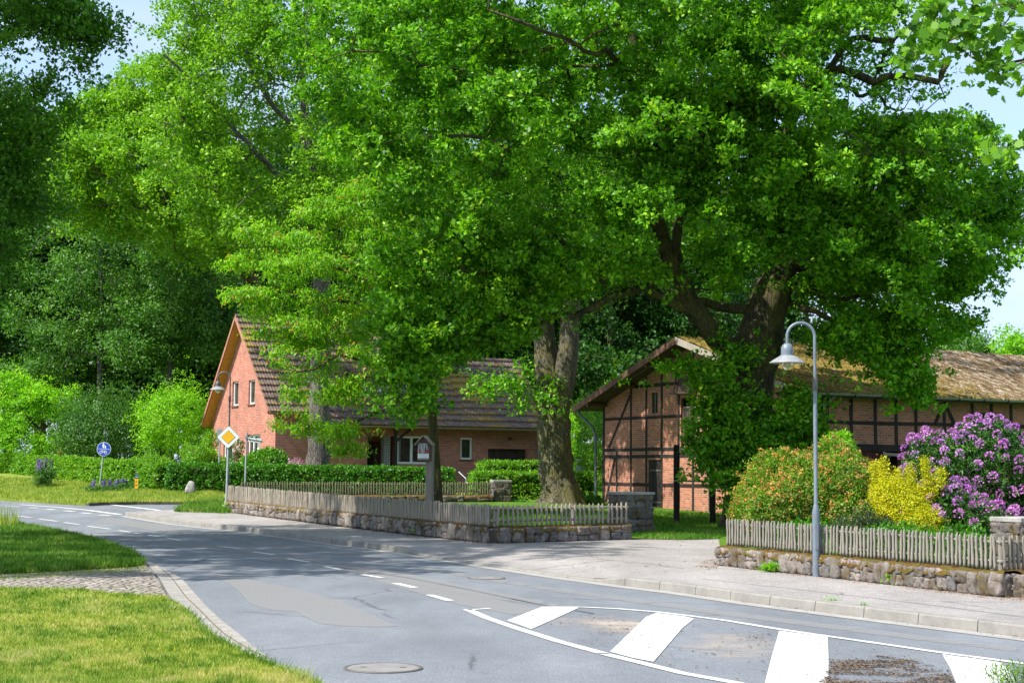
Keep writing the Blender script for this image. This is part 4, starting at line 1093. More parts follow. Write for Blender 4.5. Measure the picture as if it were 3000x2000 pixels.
def pier(label, c, ang, sx, sy, h, z0, cap=.09, over=.05, group=None, mat='stone'):
    t = thing('stone_pier', label, 'pier', (c[0], c[1], z0), ang, group); items = []; mb = MB(); mb.box(-sx / 2 + .06, sx / 2 - .06, -sy / 2 + .06, sy / 2 - .06, -.2, h - .02)
    mb.build('mortar', M['mortar'], t)
    rs = random.Random(int(h * 100 + sx * 10))
    for side in range(4):
        ln = sx if side % 2 == 0 else sy; off = (sy if side % 2 == 0 else sx) / 2 - .08; ang2 = side * math.pi / 2; z = 0
        while z < h - .05:
            hh = min(rs.uniform(.18, .36), h - z); s = -ln / 2
            while s < ln / 2 - .04:
                w = min(rs.uniform(.2, .5), ln / 2 - s)
                if ln / 2 - s - w < .1: w = ln / 2 - s
                x, y = s + w / 2, -off; items.append(((x * math.cos(ang2) - y * math.sin(ang2), x * math.sin(ang2) + y * math.cos(ang2), z + hh / 2), ang2, w / 2 * 1.04, .115 + rs.uniform(-.015, .02), hh / 2 * 1.05, rs.random() * 50)); s += w
            z += hh
    stones_mesh('stonework', items, M[mat], t)
    mb = MB(); mb.box(-sx / 2 - over, sx / 2 + over, -sy / 2 - over, sy / 2 + over, h, h + cap); mb.build('cap_stone', M['cap'], t, bevel=.012)
    return t
pc = P(1846, 1500, 42.6); z0 = zwalk(pc.x, pc.y)
pier('rough stone gate pier with flat cap at the end of the short wide-gapped fence', (pc.x + .05, pc.y + .35), R(27.5), 1.0, .62, 1.9 - (1448 - 1378) * 42.6 / F - z0, z0, .07, mat='stonedark')
pc = P(1467, 1440, 60.8); z0 = zlawn(pc.x, pc.y)
pier('dark squared stone pier at the end of the back fence beside the hedge', (pc.x, pc.y), R(15), .66, .5, 1.9 - (1412 - 1375) * 60.8 / F - z0, z0, .09, .04, mat='stonedark')
pc = P(2985, 1600, 24.3); z0 = zwalk(pc.x, pc.y)
pier('dark rugged stone pier with reddish cap below the purple rhododendron', (pc.x + .35, pc.y + .35), R(27.5), 1.15, .6, 1.9 - (1527 - 1386) * 24.3 / F - z0, z0, .075, .03, mat='stonedark')
# ------------------------------------------------------------------ buildings
YAW = R(27.5)
class Bld:
    """building frame: local x along the long wall, local y along the gable, origin at the near corner"""
    def __init__(s, name, label, cat, org):
        s.t = thing(name, label, cat, tuple(org), YAW); s.o = Vector(org)
        s.ax = Vector((math.cos(YAW), math.sin(YAW), 0)); s.ay = Vector((-math.sin(YAW), math.cos(YAW), 0))
    def loc(s, v): v = v - s.o; return Vector((v.dot(s.ax), v.dot(s.ay), v.z))
    def hit(s, px, py, axis, val):
        d = ray(px, py); a = s.ax if axis == 'x' else s.ay
        k = (val - (CAM - s.o).dot(a)) / d.dot(a); return s.loc(CAM + d * k)
    def g(s, px, py, x=0.0): v = s.hit(px, py, 'x', x); return (v.y, v.z)      # on gable plane: (y,z)
    def f(s, px, py, y=0.0): v = s.hit(px, py, 'y', y); return (v.x, v.z)      # on long wall: (x,z)
def wall_holes(name, outline, holes, to3, inward, depth, mat, parent):
    """outline list of (u,z); holes (u0,u1,z0,z1)"""
    vs = [Vector(p) for p in outline]; n = len(vs); edges = []; 
    for h in holes:
        b = len(vs); vs += [Vector((h[0], h[2])), Vector((h[1], h[2])), Vector((h[1], h[3])), Vector((h[0], h[3]))]
        edges += [(b, b + 1), (b + 1, b + 2), (b + 2, b + 3), (b + 3, b)]
    r = geometry.delaunay_2d_cdt(vs, edges, [list(range(n))], 1, 1e-5)
    V = [to3(v[0], v[1], 0) for v in r[0]]; Fc = []
    for f in r[2]:
        c = sum((r[0][i] for i in f), Vector((0, 0))) / len(f)
        if any(h[0] < c[0] < h[1] and h[2] < c[1] < h[3] for h in holes): continue
        Fc.append(list(f))
    for h in holes:
        q = [(h[0], h[2]), (h[1], h[2]), (h[1], h[3]), (h[0], h[3])]; b = len(V)
        V += [to3(u, z, 0) for u, z in q] + [to3(u, z, depth) for u, z in q]
        Fc += [(b + i, b + (i + 1) % 4, b + 4 + (i + 1) % 4, b + 4 + i) for i in range(4)]
    me = bpy.data.meshes.new(name); me.from_pydata(V, [], Fc); me.update()
    return link(name, me, mat, parent)
def window(parent, to3, u0, u1, z0, z1, d=.10, mull=(), fw=.07, sill=True, cur=None, mat='white', name='window', transom=()):
    """frame + pane(s) set back d from the wall plane"""
    t = MB()
    def bx(a, b, c, e, d0, d1):
        p = [to3(u, z, dd) for dd in (d0, d1) for u, z in ((a, c), (b, c), (b, e), (a, e))]
        t.hexa([p[0], p[1], p[5], p[4], p[3], p[2], p[6], p[7]])
    bx(u0, u1, z0, z0 + fw, d - .03, d + .04); bx(u0, u1, z1 - fw, z1, d - .03, d + .04)
    bx(u0, u0 + fw, z0 + fw, z1 - fw, d - .03, d + .04); bx(u1 - fw, u1, z0 + fw, z1 - fw, d - .03, d + .04)
    for mu in mull: bx(mu - fw * .6, mu + fw * .6, z0 + fw, z1 - fw, d - .034, d + .04)
    for mz in transom: bx(u0 + fw, u1 - fw, mz - fw * .4, mz + fw * .4, d - .02, d + .035)
    w = t.build(name, M[mat], parent)
    t = MB(); t.face([to3(u, z, d + .02) for u, z in ((u0 + fw * .5, z0 + fw * .5), (u1 - fw * .5, z0 + fw * .5), (u1 - fw * .5, z1 - fw * .5), (u0 + fw * .5, z1 - fw * .5))])
    t.build('pane', M['glass'], w)
    if cur:
        for (a, b) in cur:
            t = MB(); n = 14; uu0 = u0 + fw + (u1 - u0 - 2 * fw) * a; uu1 = u0 + fw + (u1 - u0 - 2 * fw) * b
            for i in range(n):
                a_ = uu0 + (uu1 - uu0) * i / n; b_ = uu0 + (uu1 - uu0) * (i + 1) / n
                t.face([to3(a_, z0 + fw, d + .016 - .006 * (i % 2)), to3(b_, z0 + fw, d + .016 - .006 * ((i + 1) % 2)), to3(b_, z1 - fw, d + .016 - .006 * ((i + 1) % 2)), to3(a_, z1 - fw, d + .016 - .006 * (i % 2))])
            t.build('curtain', M['curtain'], w)
    if sill:
        t = MB(); t_ = [to3(u, z, dd) for dd in (-.06, d) for u, z in ((u0 - .05, z0 - .07), (u1 + .05, z0 - .07), (u1 + .05, z0 - .005), (u0 - .05, z0 - .005))]
        t.hexa([t_[0], t_[1], t_[5], t_[4], t_[3], t_[2], t_[6], t_[7]]); t.build('sill', M['fascia'], w)
    return w
def tile_plane(name, x0, x1, ye, ze, yr, zr_, mat, parent, course=.48, pitch=.30, amp=.045, step=.065, dx=.0375, under=.09):
    """pantile slope: corrugated across, stepped down the slope; local building coordinates"""
    sl = math.hypot(yr - ye, zr_ - ze); uy, uz = (yr - ye) / sl, (zr_ - ze) / sl; ny, nz = -uz, uy
    if nz < 0: ny, nz = -ny, -nz
    nc = max(1, round(sl / course)); cl = sl / nc; nxx = max(2, int((x1 - x0) / dx))
    X = np.linspace(x0, x1, nxx + 1); rows = []; edge = []
    for c in range(nc):
        for fr, lift, e in ((0.0, step, 1.0), (0.18, step * .82, .75), (0.6, step * .4, .2), (1.0, 0.0, 0.0)):
            s = (c + fr) * cl; rows.append((s, lift)); edge.append(e)
    V = np.zeros((len(rows), nxx + 1, 3)); E = np.zeros((len(rows), nxx + 1))
    prof = amp * (0.5 + 0.5 * np.sin(X * 2 * np.pi / (pitch / 2))) ** 1.5
    for i, (s, l) in enumerate(rows):
        h = l + prof + 0.004 * np.sin(X * 31 + i * 5)
        V[i, :, 0] = X; V[i, :, 1] = ye + uy * s + ny * h; V[i, :, 2] = ze + uz * s + nz * h; E[i] = edge[i]
    nr_ = len(rows); i = np.arange(nr_ - 1)[:, None]; j = np.arange(nxx)[None]; w = nxx + 1
    Fc = np.stack([i * w + j, i * w + j + 1, (i + 1) * w + j + 1, (i + 1) * w + j], -1).reshape(-1, 4)
    me = arr_mesh(name, V.reshape(-1, 3), Fc, False, {'edge': ('POINT', E.ravel())})
    o = link(name, me, mat, parent)
    return o
def slab(mb, x0, x1, ye, ze, yr, zr_, th):
    sl = math.hypot(yr - ye, zr_ - ze); ny, nz = (zr_ - ze) / sl * th, -(yr - ye) / sl * th
    if nz > 0: ny, nz = -ny, -nz
    mb.hexa([(x0, ye + ny, ze + nz), (x1, ye + ny, ze + nz), (x1, yr + ny, zr_ + nz), (x0, yr + ny, zr_ + nz), (x0, ye, ze), (x1, ye, ze), (x1, yr, zr_), (x0, yr, zr_)])

# ---- red brick house
HY = 74.0
hp = P(805, 1360, HY); HZ = 0.75
H = Bld('brick_house', 'steep roofed red brick house behind the hedge with sunlit gable and mossy tiles', 'house', (hp.x, hp.y, HZ))
HW = H.g(622, 1300)[0]
apy, apz = H.g(714, 922, -.45)
EZ = H.f(800, 1203, -.35)[1] - .06
MID = HW / 2
slope = (apz - EZ) / (MID + .35)
HX1 = H.f(1583, 1300)[0]
EX0 = H.f(1340, 1300)[0]
OUT2 = .95; EZ2 = EZ - slope * (OUT2 - .35)
zlow_l = EZ - slope * .45
gx = lambda u, z, d: (d, u, z)
fx = lambda u, z, d: (u, d, z)
g1 = [H.g(680, 1189), H.g(699.5, 1116)]; g2 = [H.g(727.5, 1184), H.g(748, 1111)]
g3 = [H.g(653.5, 1358), H.g(689, 1300)]; g4 = [H.g(724, 1352), H.g(762, 1271)]; g5 = [H.g(722, 1027), H.g(733, 985)]
def rect(a): ys_ = sorted((a[0][0], a[1][0])); zs_ = sorted((a[0][1], a[1][1])); return (ys_[0], ys_[1], zs_[0], zs_[1])
gh = [rect(q) for q in (g1, g2, g3, g4, g5)]
zr0 = EZ - .35 * slope * 0
out_g = [(0, -.6), (HW, -.6), (HW, EZ + slope * .35 - slope * 0), (MID, apz - .12), (0, EZ + slope * .35)]
wall_holes('gable_wall', out_g, gh, gx, 1, .14, M['brick_house'], H.t)
for i, h in enumerate(gh):
    if i < 2: window(H.t, gx, *h, mull=(), fw=.075, cur=((0, .45),), d=.12)
    elif i < 4: window(H.t, gx, *h, mull=(h[0] + (h[1] - h[0]) * (.33 if i == 2 else .62),), fw=.09, cur=((0.05, .4),), d=.12)
    else: window(H.t, gx, *h, fw=.06, d=.12)
# front wall
bw_ = [H.f(1163, 1358), H.f(1262, 1278)]; sw_ = [H.f(1349, 1345), H.f(1384, 1282)]; gd_ = [H.f(1429, 1400), H.f(1545, 1315.5)]; en_ = [H.f(1075, 1400), H.f(1160, 1277)]
fh = [rect(q) for q in (bw_, sw_, gd_, en_)]
fh[2] = (fh[2][0], fh[2][1], -.5, fh[2][3]); fh[3] = (fh[3][0], fh[3][1], -.5, fh[3][3])
out_f = [(0, -.6), (HX1, -.6), (HX1, EZ + .1), (0, EZ + .3)]
wall_holes('front_wall', out_f, fh, fx, 1, .35, M['brick_house'], H.t)
a = fh[0]; window(H.t, fx, *a, mull=(a[0] + (a[1] - a[0]) * .44,), fw=.10, d=.1, cur=((.0, .08),), sill=False)
a = fh[1]; window(H.t, fx, *a, fw=.09, d=.1)
a = fh[2]; mb = MB(); n = 22
for i in range(n):
    u = a[0] + (a[1] - a[0]) * i / n; w_ = (a[1] - a[0]) / n; mb.box(u + .006, u + w_ - .006, .28, .32, -.5, a[3])
mb.box(a[0], a[1], .31, .34, -.5, a[3]); mb.build('garage_door', M['garage'], H.t)
a = fh[3]
mb = MB(); mb.box(a[0], a[1], 1.3, 1.4, -.5, a[3]); mb.box(a[0] - .02, a[0], .35, 1.3, -.5, a[3]); mb.box(a[1], a[1] + .02, .35, 1.3, -.5, a[3]); mb.box(a[0], a[1], .35, 1.3, a[3], a[3] + .03); mb.build('porch_wall', M['brick_house'], H.t)
dr = MB(); dr.box(a[0] + .25, a[0] + 1.2, 1.22, 1.295, 0, a[3] - .25); d_ = dr.build('front_door', M['doorbrown'], H.t)
dr = MB(); dr.box(a[0] + .42, a[0] + 1.0, 1.205, 1.218, .95, a[3] - .5); dr.build('door_glass', M['glass'], d_)
dr = MB(); dr.tube([(a[0] + 1.08, 1.17, .9), (a[0] + 1.08, 1.17, 1.15)], .015, 8); dr.build('handle', M['zinc'], d_)
c_ = H.f(1134, 1340)[0]; mb = MB(); mb.box(c_ - .17, c_ + .17, .02, .36, -.5, a[3] + .02); mb.build('porch_column', M['brick_grey'], H.t)
c_ = H.f(1158, 1340, -.7)[0]; mb = MB(); mb.box(c_ - .07, c_ + .07, -.78, -.64, -.5, EZ2 - .12); mb.bar((c_, -.71, EZ2 - .75), (c_ + .75, -.71, EZ2 - .14), .11, .11); mb.build('porch_post', M['timber'], H.t)
c_ = H.f(1098, 1370, -.9); mb = MB()
for k in range(9): mb.tube([(c_[0] - .7 + k * .17, -.9, 0 - .3 + .0 * k), (c_[0] - .7 + k * .17, -.9, .62 - k * .05)], .012, 6)
mb.tube([(c_[0] - .8, -.9, .64), (c_[0] + .7, -.9, .19)], .02, 6); mb.build('stair_rail', M['galv'], H.t)
# back and far walls
mb = MB(); mb.face([(0, HW, -.6), (HX1, HW, -.6), (HX1, HW, EZ), (0, HW, EZ)]); mb.build('rear_wall', M['brick_house'], H.t)
EXZ = H.f(1500, 1058, 2.6)[1]; EXY = (EXZ - EZ) / slope - .35
mb = MB(); mb.face([(HX1, 0, -.6), (HX1, 2 * EXY, -.6), (HX1, 2 * EXY, EZ), (HX1, EXY, EXZ - .12), (HX1, 0, EZ + .1)]); mb.build('side_wall', M['brick_house'], H.t)
mx1 = EX0 + .1
mb = MB(); mb.face([(mx1, 0, EZ), (mx1, HW, EZ), (mx1, MID, apz - .1)]); mb.build('upper_gable_wall', M['brick_house'], H.t)
# roof
XS = H.f(905, 1230, -.4)[0]; OV = .46
roof = MB()
slab(roof, -OV, XS, -.35, EZ - .02, MID, apz - .02, .12); slab(roof, XS, mx1 + .25, -OUT2, EZ2 - .02, MID, apz - .02, .12)
slab(roof, mx1 + .25, HX1 + .25, -OUT2, EZ2 - .02, EXY, EXZ - .02, .12)
slab(roof, -OV, mx1 + .25, HW + .45, zlow_l, MID, apz - .021, .12)
slab(roof, mx1 + .25, HX1 + .25, 2 * EXY + .35, EZ, EXY, EXZ - .021, .12)
ro = roof.build('roof', M['soffit'], H.t)
tile_plane('roof_tiles', -OV, XS - .01, -.37, EZ, MID, apz, M['rooftile'], ro)
tile_plane('roof_tiles', XS, mx1 + .25, -OUT2 - .02, EZ2, MID, apz, M['rooftile'], ro)
tile_plane('roof_tiles', mx1 + .26, HX1 + .27, -OUT2 - .02, EZ2, EXY, EXZ, M['rooftile'], ro)
tile_plane('roof_tiles', -OV, mx1 + .25, HW + .47, zlow_l + .01, MID, apz, M['rooftile'], ro, dx=.15)
for (xa, xb, yy, zz) in ((-OV - .02, mx1 + .28, MID, apz), (mx1 + .28, HX1 + .29, EXY, EXZ)):
    mb = MB(); n = int((xb - xa) / .38)
    for i in range(n):
        u = xa + (xb - xa) * i / n; mb.tube([(u, yy, zz + .03), (u + (xb - xa) / n + .03, yy, zz + .02)], [.135, .115], 10)
    mb.build('ridge_tile', M['rooftile'], ro)
# barge boards on the gable (wide, sunlit) and edge tiles
def barge(x, y0, z0_, y1, z1_, name, mat, w=.15, th=.05):
    mb = MB(); d = Vector((0, y1 - y0, z1_ - z0_)).normalized(); nv = Vector((0, -d.z, d.y)); nv = nv if nv.z < 0 else -nv
    a_ = Vector((x, y0, z0_)); b_ = Vector((x, y1, z1_)); mb.hexa([a_ + nv * w, a_ + nv * w + Vector((th, 0, 0)), b_ + nv * w + Vector((th, 0, 0)), b_ + nv * w, a_, a_ + Vector((th, 0, 0)), b_ + Vector((th, 0, 0)), b_]); mb.build(name, mat, H.t if name != 'x' else None)
barge(-OV - .06, HW + .47, zlow_l + .06, MID, apz + .07, 'barge_board', M['barge']); barge(-OV - .06, -.37, EZ + .05, MID, apz + .07, 'barge_board', M['barge'])
barge(HX1 + .27, -OUT2, EZ2 + .03, EXY, EXZ + .04, 'barge_board', M['fascia'], .2)
def gutter(parent, x0, x1, y, z0_, z1_, r=.07, mat='zinc'):
    mb = MB(); n = 8; prof = [(y - r + r * math.cos(t), -r * math.sin(t)) for t in np.linspace(0, math.pi, n)]
    prof2 = [(y - r + (r - .012) * math.cos(t), -(r - .012) * math.sin(t)) for t in np.linspace(math.pi, 0, n)]
    pr = prof + prof2; m_ = len(pr)
    b = len(mb.v); mb.v += [(x0, a_, z0_ + c) for a_, c in pr] + [(x1, a_, z1_ + c) for a_, c in pr]
    mb.f += [(b + i, b + (i + 1) % m_, b + m_ + (i + 1) % m_, b + m_ + i) for i in range(m_)]
    return mb.build('gutter', M[mat], parent, True)
gutter(H.t, -OV, XS, -.36, EZ, EZ); gutter(H.t, XS, HX1 + .3, -OUT2 - .01, EZ2 + .0, EZ2 - .04)
mb = MB(); mb.tube([(HX1 - .2, -OUT2 - .06, EZ2 - .1), (HX1 - .2, -.5, EZ2 - .35), (HX1 - .15, -.07, EZ2 - .5), (HX1 - .15, -.07, -.5)], .05, 8); mb.build('downpipe', M['zinc'], H.t, True)
mb = MB(); mb.tube([(XS - .05, -.4, EZ - .05), (XS + .1, -.4, EZ - .5), (XS + .45, -.12, EZ - 1.0)], .045, 8); mb.build('downpipe', M['galv'], H.t, True)
# chimney
cz = H.f(1175, 940, MID + .2); mb = MB(); cx0 = H.f(1166, 960, MID - .2)[0]; cx1 = H.f(1192, 960, MID - .2)[0]
mb.box(cx0, cx1, MID - .5, MID + .3, apz - 1.6, cz[1]); ch = mb.build('chimney', M['brick_house'], ro)
mb = MB(); mb.box(cx0 - .06, cx1 + .06, MID - .56, MID + .36, cz[1], cz[1] + .1); mb.build('chimney_cap', M['plinth'], ro)
# dormer
yd = .8; d0 = H.f(1052, 1176, yd); d1 = H.f(1207, 1112, yd); dw = rect([H.f(1067, 1176, yd), H.f(1195, 1119, yd)])
zt = d1[1]; zb0 = EZ + slope * (yd + .35) - .15; rs_ = .32
yj = (zt + .08 - rs_ * yd - EZ - slope * .35) / (slope - rs_)
mb = MB()
xa, xb = d0[0], d1[0]
dor = wall_holes('dormer', [(xa, zb0 - .2), (xb, zb0 - .2), (xb, zt), (xa, zt)], [dw], lambda u, z, d: (u, yd + d, z), 1, .12, M['brick_house'], H.t)
mb.face([(xa, yd, zb0), (xa, yd, zt), (xa, yj, zt + rs_ * (yj - yd))]); mb.face([(xb, yd, zb0), (xb, yd, zt), (xb, yj, zt + rs_ * (yj - yd))]); mb.build('dormer_cheek', M['brick_house'], dor)
window(dor, lambda u, z, d: (u, yd + d, z), *dw, mull=(dw[0] + (dw[1] - dw[0]) * .36, dw[0] + (dw[1] - dw[0]) * .7), fw=.1, d=.05, sill=False, cur=((.05, .3),))
tile_plane('dormer_tiles', xa - .3, xb + .3, yd - .4, zt + .1 - rs_ * .4, yj + .1, zt + .1 + rs_ * (yj + .1 - yd), M['rooftile'], dor)
mb = MB(); slab(mb, xa - .28, xb + .28, yd - .38, zt + .08 - rs_ * .38, yj, zt + .08 + rs_ * (yj - yd), .09); mb.build('dormer_soffit', M['fascia'], dor)
# wall lamp, trellis
c_ = H.f(1491, 1285); mb = MB(); mb.lathe([(.0, .14), (.09, .1), (.1, 0), (.0, 0)], 12, (c_[0], -.16, c_[1] - .06)); mb.box(c_[0] - .03, c_[0] + .03, -.14, 0, c_[1] + .03, c_[1] + .07); mb.build('wall_lamp', M['darkmetal'], H.t)
mb = MB(); ty0 = H.g(697, 1330)[0]; ty1 = H.g(705, 1330)[0]; tz = H.g(700, 1277)[1]
for yy in (ty0, ty1, (ty0 + ty1) / 2): mb.box(-.08, -.05, yy - .02, yy + .02, 0, tz)
for k in range(6): mb.box(-.078, -.052, min(ty0, ty1) - .25, max(ty0, ty1) + .1, .2 + k * .45, .24 + k * .45)
mb.build('trellis', M['white'], H.t)

# ---- timber framed barn
bl_ = P(1765, 1480, 65.0)
BW = 13.85
org = Vector((bl_.x, bl_.y, 0.0)) - Vector((-math.sin(YAW), math.cos(YAW), 0)) * BW
org.z = 0.15
B = Bld('timber_framed_barn', 'long timber framed brick barn with moss covered roof behind the great oak', 'barn', tuple(org))
Bz0 = 0.0
lz = B.g(1765, 1213)[1]; ridY, ridZ = B.g(2023, 985, -.8)
ridY = BW / 2
EBZ = B.f(2700, 1163, -.75)[1]
RZ = B.f(2700, 1027, ridY)[1]
bs = (RZ - EBZ) / (ridY + .75)
ez_wall = EBZ + bs * .75
BL = 34.0
gable = [(0, -.3), (BW, -.3), (BW, ez_wall - .12), (BW / 2, RZ - .12), (0, ez_wall - .12)]
def zroof(y): return (EBZ + bs * (y + .75) if y < BW / 2 else EBZ + bs * (BW - y + .75)) - .14
gp = lambda px, py: B.g(px, py)
dl = rect([gp(1899, 1497), gp(1938, 1346)]); du = rect([gp(1995, 1305), gp(2031, 1163)]); wn = rect([gp(1909.5, 1211), gp(1927.6, 1149)])
dl = (dl[0], dl[1], .12, dl[3])
wall_holes('gable_wall', gable, [dl, du, wn], gx, 1, .12, M['brick_barn'], B.t)
def plank_door(name, r, to3, mat, d, n, parent, strap=True, top=0):
    mb = MB(); w = (r[1] - r[0]) / n
    for i in range(n):
        a_, b_ = r[0] + w * i + .006, r[0] + w * (i + 1) - .006; j = random.uniform(-.006, .006)
        p = [to3(u, z, dd) for dd in (d + j, d + .04) for u, z in ((a_, r[2]), (b_, r[2]), (b_, r[3] - top), (a_, r[3] - top))]
        mb.hexa([p[0], p[1], p[5], p[4], p[3], p[2], p[6], p[7]])
    o_ = mb.build(name, M[mat], parent)
    if strap:
        mb = MB()
        for fz in (.2, .8):
            z = r[2] + (r[3] - r[2]) * fz; p = [to3(u, zz, dd) for dd in (d - .02, d - .005) for u, zz in ((r[0] + .03, z - .03), (r[1] - .1, z - .03), (r[1] - .1, z + .03), (r[0] + .03, z + .03))]
            mb.hexa([p[0], p[1], p[5], p[4], p[3], p[2], p[6], p[7]])
        mb.build('strap_hinge', M['iron'], o_)
    return o_
plank_door('barn_door', dl, gx, 'timber', .05, 7, B.t); plank_door('loading_door', du, gx, 'timberold', .06, 6, B.t, top=.35)
w_ = window(B.t, gx, *wn, fw=.05, d=.08, mull=((wn[0] + wn[1]) / 2,), sill=False, mat='timberold', transom=(wn[2] + (wn[3] - wn[2]) * .33,), cur=((0.05, .95),))
# timber members on the gable
def beam_g(name, a, b, w=.15, pr=.02, d=.06, x=0.0):
    mb = MB(); A_ = Vector((x - pr, a[0], a[1])); B_ = Vector((x - pr, b[0], b[1])); dd = (B_ - A_).normalized(); s = Vector((0, -dd.z, dd.y)) * w / 2; e = Vector((pr + d, 0, 0))
    k = max(1, int((B_ - A_).length / .7)); prev = None
    for i in range(k + 1):
        c = A_ + (B_ - A_) * i / k + s.normalized() * random.uniform(-.012, .012); ws = s * random.uniform(.9, 1.1)
        r_ = [c - ws, c + ws, c + ws + e, c - ws + e]
        if prev:
            for q in range(4): mb.face([prev[q], r_[q], r_[(q + 1) % 4], prev[(q + 1) % 4]])
        else: mb.face(r_[::-1])
        prev = r_
    mb.face(prev); return mb.build(name, M['timber'], B.t)
yy = lambda px, py=1300: gp(px, py)[0]
zp_lo, zp_hi = .12, None
posts_ = [(1769, None), (1849, None), (1894, None), (1939, None), (1989, None), (2031, None), (2080, None), (2128, None)]
extra = [yy(2128) - k * 1.35 for k in range(1, 5)]
rl1 = gp(1894, 1223)[1]; rl2 = gp(1894, 1316)[1]; rl3 = gp(1894, 1336)[1]; rl4 = gp(1894, 1419)[1]; rl0 = gp(1939, 1126)[1]
allp = [yy(p) for p, _ in posts_] + extra + [.08]
for i, y_ in enumerate(allp):
    beam_g('timber_post', (y_, .12), (y_, zroof(y_) + .02 - .05), .125 if 0 < i < 13 else .17, .018 + .0007 * i)
for nm, z, w__ in (('rail', rl1, .12), ('rail', rl2, .13), ('rail', rl3, .13), ('rail', rl4, .13), ('rail', rl0, .12)):
    half = BW / 2 if z < ez_wall else max(.5, (RZ - .2 - z) / bs)
    segs = [(BW / 2 - half + .1, BW / 2 + half - .1)]
    for (h0_, h1_, za, zb) in ((dl[0], dl[1], dl[2], dl[3]), (du[0], du[1], du[2], du[3]), (wn[0] - .05, wn[1] + .05, wn[2], wn[3])):
        if za - .02 < z < zb + .02:
            ns = []
            for s0, s1 in segs:
                if s0 < h0_ and s1 > h1_: ns += [(s0, h0_), (h1_, s1)]
                else: ns.append((s0, s1))
            segs = ns
    for s0, s1 in segs: beam_g('timber_rail', (s0, z), (s1, z + .0), w__, .0135)
for a, b in (((1847, 1157), (1784, 1311)), ((1802, 1341), (1774, 1475))): beam_g('timber_brace', gp(*a), gp(*b), .13, .0165)
beam_g('timber_post', gp(1807, 1321), gp(1807, 1438), .12, .017)
# hoist hood over the loading door
mb = MB(); hz = gp(2010, 1150)[1]; mb.box(-.32, .0, du[0] - .25, du[1] + .35, hz - .05, hz + .03); mb.box(-.06, .0, du[0] - .1, du[1] + .1, hz + .05, hz + .65); mb.tube([(-.18, du[1] + .3, hz + .02), (-.12, du[1] + .18, hz + .5), (-.06, du[1] + .15, hz + 1.0)], .035, 8)
mb.build('hoist_hood', M['timberold'], B.t)
mb = MB(); mb.box(-.09, -.028, du[0] - .3, du[1] + .3, du[2] - .24, du[2] - .06); mb.build('door_sill_beam', M['timberold'], B.t)
# plinth
mb = MB(); mb.box(-.06, .0, -.06, BW, -.4, .16); mb.box(0.0, BL, -.06, 0, -.4, .16); mb.build('plinth', M['plinth'], B.t)
# long wall
lp = lambda px, py: B.f(px, py)
red = rect([lp(2503, 1500), lp(2586, 1318)]); opn = rect([lp(2590, 1500), lp(2640, 1322)]); aw = rect([lp(2862, 1226), lp(2891, 1209)])
red = (red[0], red[1], .1, red[3]); opn = (red[1] + .12, opn[1], .1, opn[3]); aw = (aw[0], aw[1], aw[2] - .25, aw[3])
wall_holes('long_wall', [(0, -.3), (BL, -.3), (BL, ez_wall - .1), (0, ez_wall - .1)], [red, opn, aw], fx, 1, .2, M['brick_barn'], B.t)
plank_door('barn_door', red, fx, 'doorred', .05, 12, B.t, False)
mb = MB(); mb.box(opn[0], opn[1], 2.0, 2.1, .1, opn[3]); mb.box(opn[0] - .05, opn[0], .2, 2.1, .1, opn[3]); mb.box(opn[1], opn[1] + .05, .2, 2.1, .1, opn[3]); mb.box(opn[0], opn[1], .2, 2.1, opn[3], opn[3] + .05); mb.build('dark_passage', M['timber'], B.t)
window(B.t, fx, *aw, fw=.05, d=.08, mull=((aw[0] + aw[1]) / 2,), sill=False, mat='timberold')
def beam_f(name, a, b, w=.18, pr=.02, mat='timber'):
    mb = MB(); A_ = Vector((a[0], -pr, a[1])); B_ = Vector((b[0], -pr, b[1])); dd = (B_ - A_).normalized(); s = Vector((-dd.z, 0, dd.x)) * w / 2; e = Vector((0, pr + .06, 0))
    k = max(1, int((B_ - A_).length / .7)); prev = None
    for i in range(k + 1):
        c = A_ + (B_ - A_) * i / k + s.normalized() * random.uniform(-.012, .012); ws = s * random.uniform(.92, 1.08); r_ = [c - ws, c + ws, c + ws + e, c - ws + e]
        if prev:
            for q in range(4): mb.face([prev[q], r_[q], r_[(q + 1) % 4], prev[(q + 1) % 4]])
        else: mb.face(r_[::-1])
        prev = r_
    mb.face(prev); return mb.build(name, M[mat], B.t)
zm = lp(2580, 1239)[1]; zs = lp(2580, 1311)[1]; ztop = ez_wall - .2
lpx = [2423, 2493, 2564, 2624.6, 2682, 2765.6, 2848, 2903.6, 2960.7]; lx = [lp(p, 1200)[0] for p in lpx]
lx = [lx[0] - 1.15 * k for k in range(1, 9) if lx[0] - 1.15 * k > .3] + lx + [lx[-1] + 1.25 * k for k in range(1, 14)]
for i, x_ in enumerate(lx):
    if x_ < BL: beam_f('timber_post', (x_, zs if x_ < 12 else .1), (x_, ztop), .13, .020 + .0006 * (i % 5))
for z, w__ in ((ztop + .02, .13), (zm, .12), (zs, .24)): beam_f('timber_rail', (.1, z), (BL, z), w__, .0145)
xk = lx[[round(v, 3) for v in lx].index(round(lp(2765.6, 1200)[0], 3))]
beam_f('timber_brace', (xk, ztop - .1), (lp(2738, 1238)[0], zm), .13, .027); beam_f('timber_brace', (xk, ztop - .1), (lp(2796, 1238)[0], zm), .13, .027)
beam_f('timber_lintel', lp(2585, 1329), lp(2640, 1332), .1, .045, 'post'); beam_f('timber_brace', lp(2588, 1355), lp(2606, 1335), .09, .04, 'timberold')
